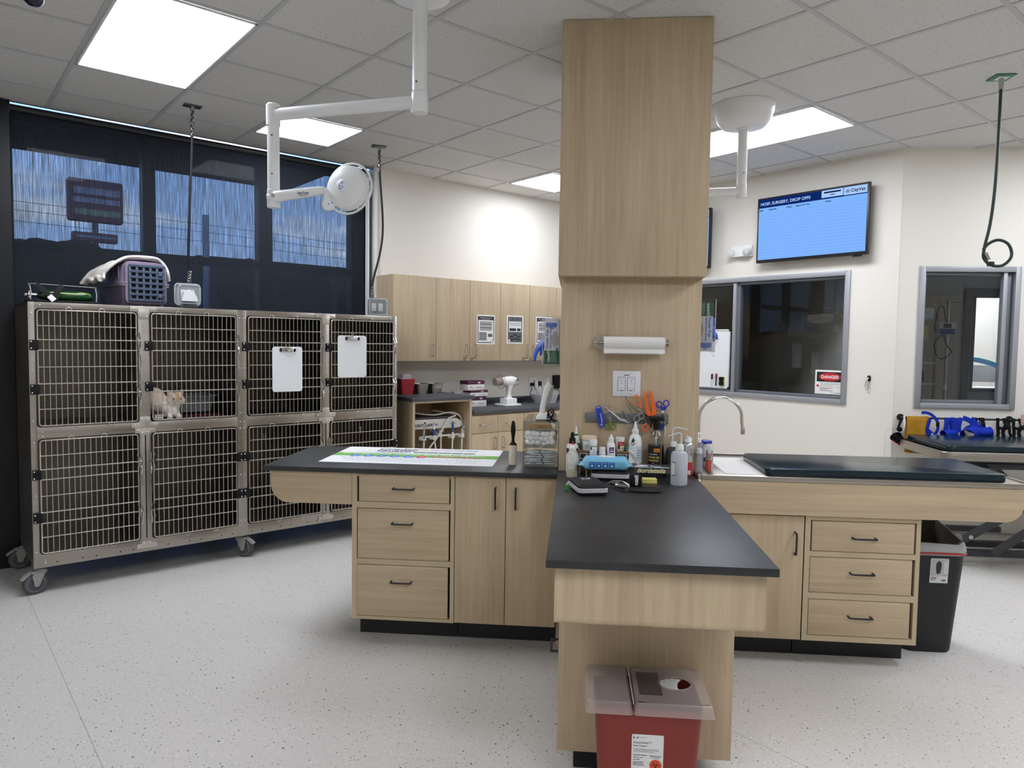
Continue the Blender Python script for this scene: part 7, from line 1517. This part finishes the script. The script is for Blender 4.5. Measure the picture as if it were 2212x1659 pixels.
m = MB(); m.box(0, 0, 0, 1.28, .05, 2.15, WV); m.box(.0, -.015, 1.9, 1.28, -.001, 1.92, WV); solo(m, 'wardrobe', 'tall wooden cupboard front in the dim room behind the drip stand', 'cupboard', 'I', (2.95, 8.40, 0))
t = thing('swing_door', 'grey door with tall glass pane showing a bright corridor beyond', 'door', 'I', (4.36, 8.5, 0))
m = MB(); D2 = plain('dark_grey_door_frame', '#55565a', .5)
for a in ((0, 0, .07, 2.24), (.82, 0, .89, 2.24), (.07, 2.16, .82, 2.24)): m.box(a[0], -.03, a[1], a[2], .1, a[3], D2)
m.build('door_frame', t)
m = MB(); DL = C('#8d8e92', .5)
for a in ((.072, 0, .13, 2.158), (.74, 0, .818, 2.158), (.13, 0, .74, 1.12), (.13, 2.14, .74, 2.158)): m.box(a[0], 0, a[1], a[2], .045, a[3], DL)
for a in ((.10, 1.08, .13, 2.158), (.74, 1.08, .77, 2.158), (.10, 1.08, .77, 1.12)): m.box(a[0], -.008, a[1], a[2], -.0005, a[3], D2)
leaf = m.build('door_leaf', t)
m = MB(); m.box(.13, .018, 1.12, .74, .024, 2.14, GLASS); m.build('glass_pane', leaf)
m = MB(); m.tube(catmull([(-.1, 0, 1.37), (0, 0, 1.43), (.15, .0, 1.42), (.35, 0, 1.36), (.5, 0, 1.28)], 6), [(.03, .012)]*25, C('#3f93d0', .5), 8, flat=(0, 0, 1)); m.tube(catmull([(-.1, 0, 1.40), (0, 0, 1.46), (.15, .0, 1.45), (.35, 0, 1.39), (.5, 0, 1.31)], 6), [(.008, .014)]*25, C('#7cc0b0', .5), 8, flat=(0, 0, 1)); m.box(.06, .0, 1.15, .5, .02, 1.36, C('#c4ccd4', .5), .004); m.tube([(-.02, 0, 1.4), (.02, 0, 1.15), (.03, 0, 1.08)], .01, C('#d9dcdd', .4), 8); m.box(-.0, -.02, 1.04, .5, .3, 1.08, WHITEP, .004); m.box(.02, .0, 0, .5, .28, 1.04, WHITEP)
solo(m, 'supply_cart', 'white cart with blue arched bag in the bright corridor', 'cart', 'I', (4.95, 9.5, 0))
t = thing('operating_table', 'dark operating table in the unlit room behind the wide window', 'table', 'R', (-5.3, 6.45, 0))
m = MB(); m.box(0, 0, .95, 1.5, .55, 1.03, C('#9a9a98', .5), .02); m.box(.02, .02, 1.031, 1.48, .53, 1.09, C('#26282b', .5), .02); m.build('table_top', t)
m = MB(); m.box(.55, .12, .1, .95, .42, .949, C('#5a5b5e', .5), .02); m.box(.35, .05, 0, 1.15, .5, .1, C('#3c3d40', .5), .02); m.build('pedestal', t)
m = MB(); m.ball((0, 0, 0), (.11, .09, .10), C('#3c3e44', .7), 16); m.ball((.22, .02, -.02), (.14, .1, .11), C('#33353a', .7), 16); solo(m, 'linen_bundle', 'dark rounded bundle on the operating table behind the wide window', 'bundle', 'R', (-4.7, 6.7, 1.205))
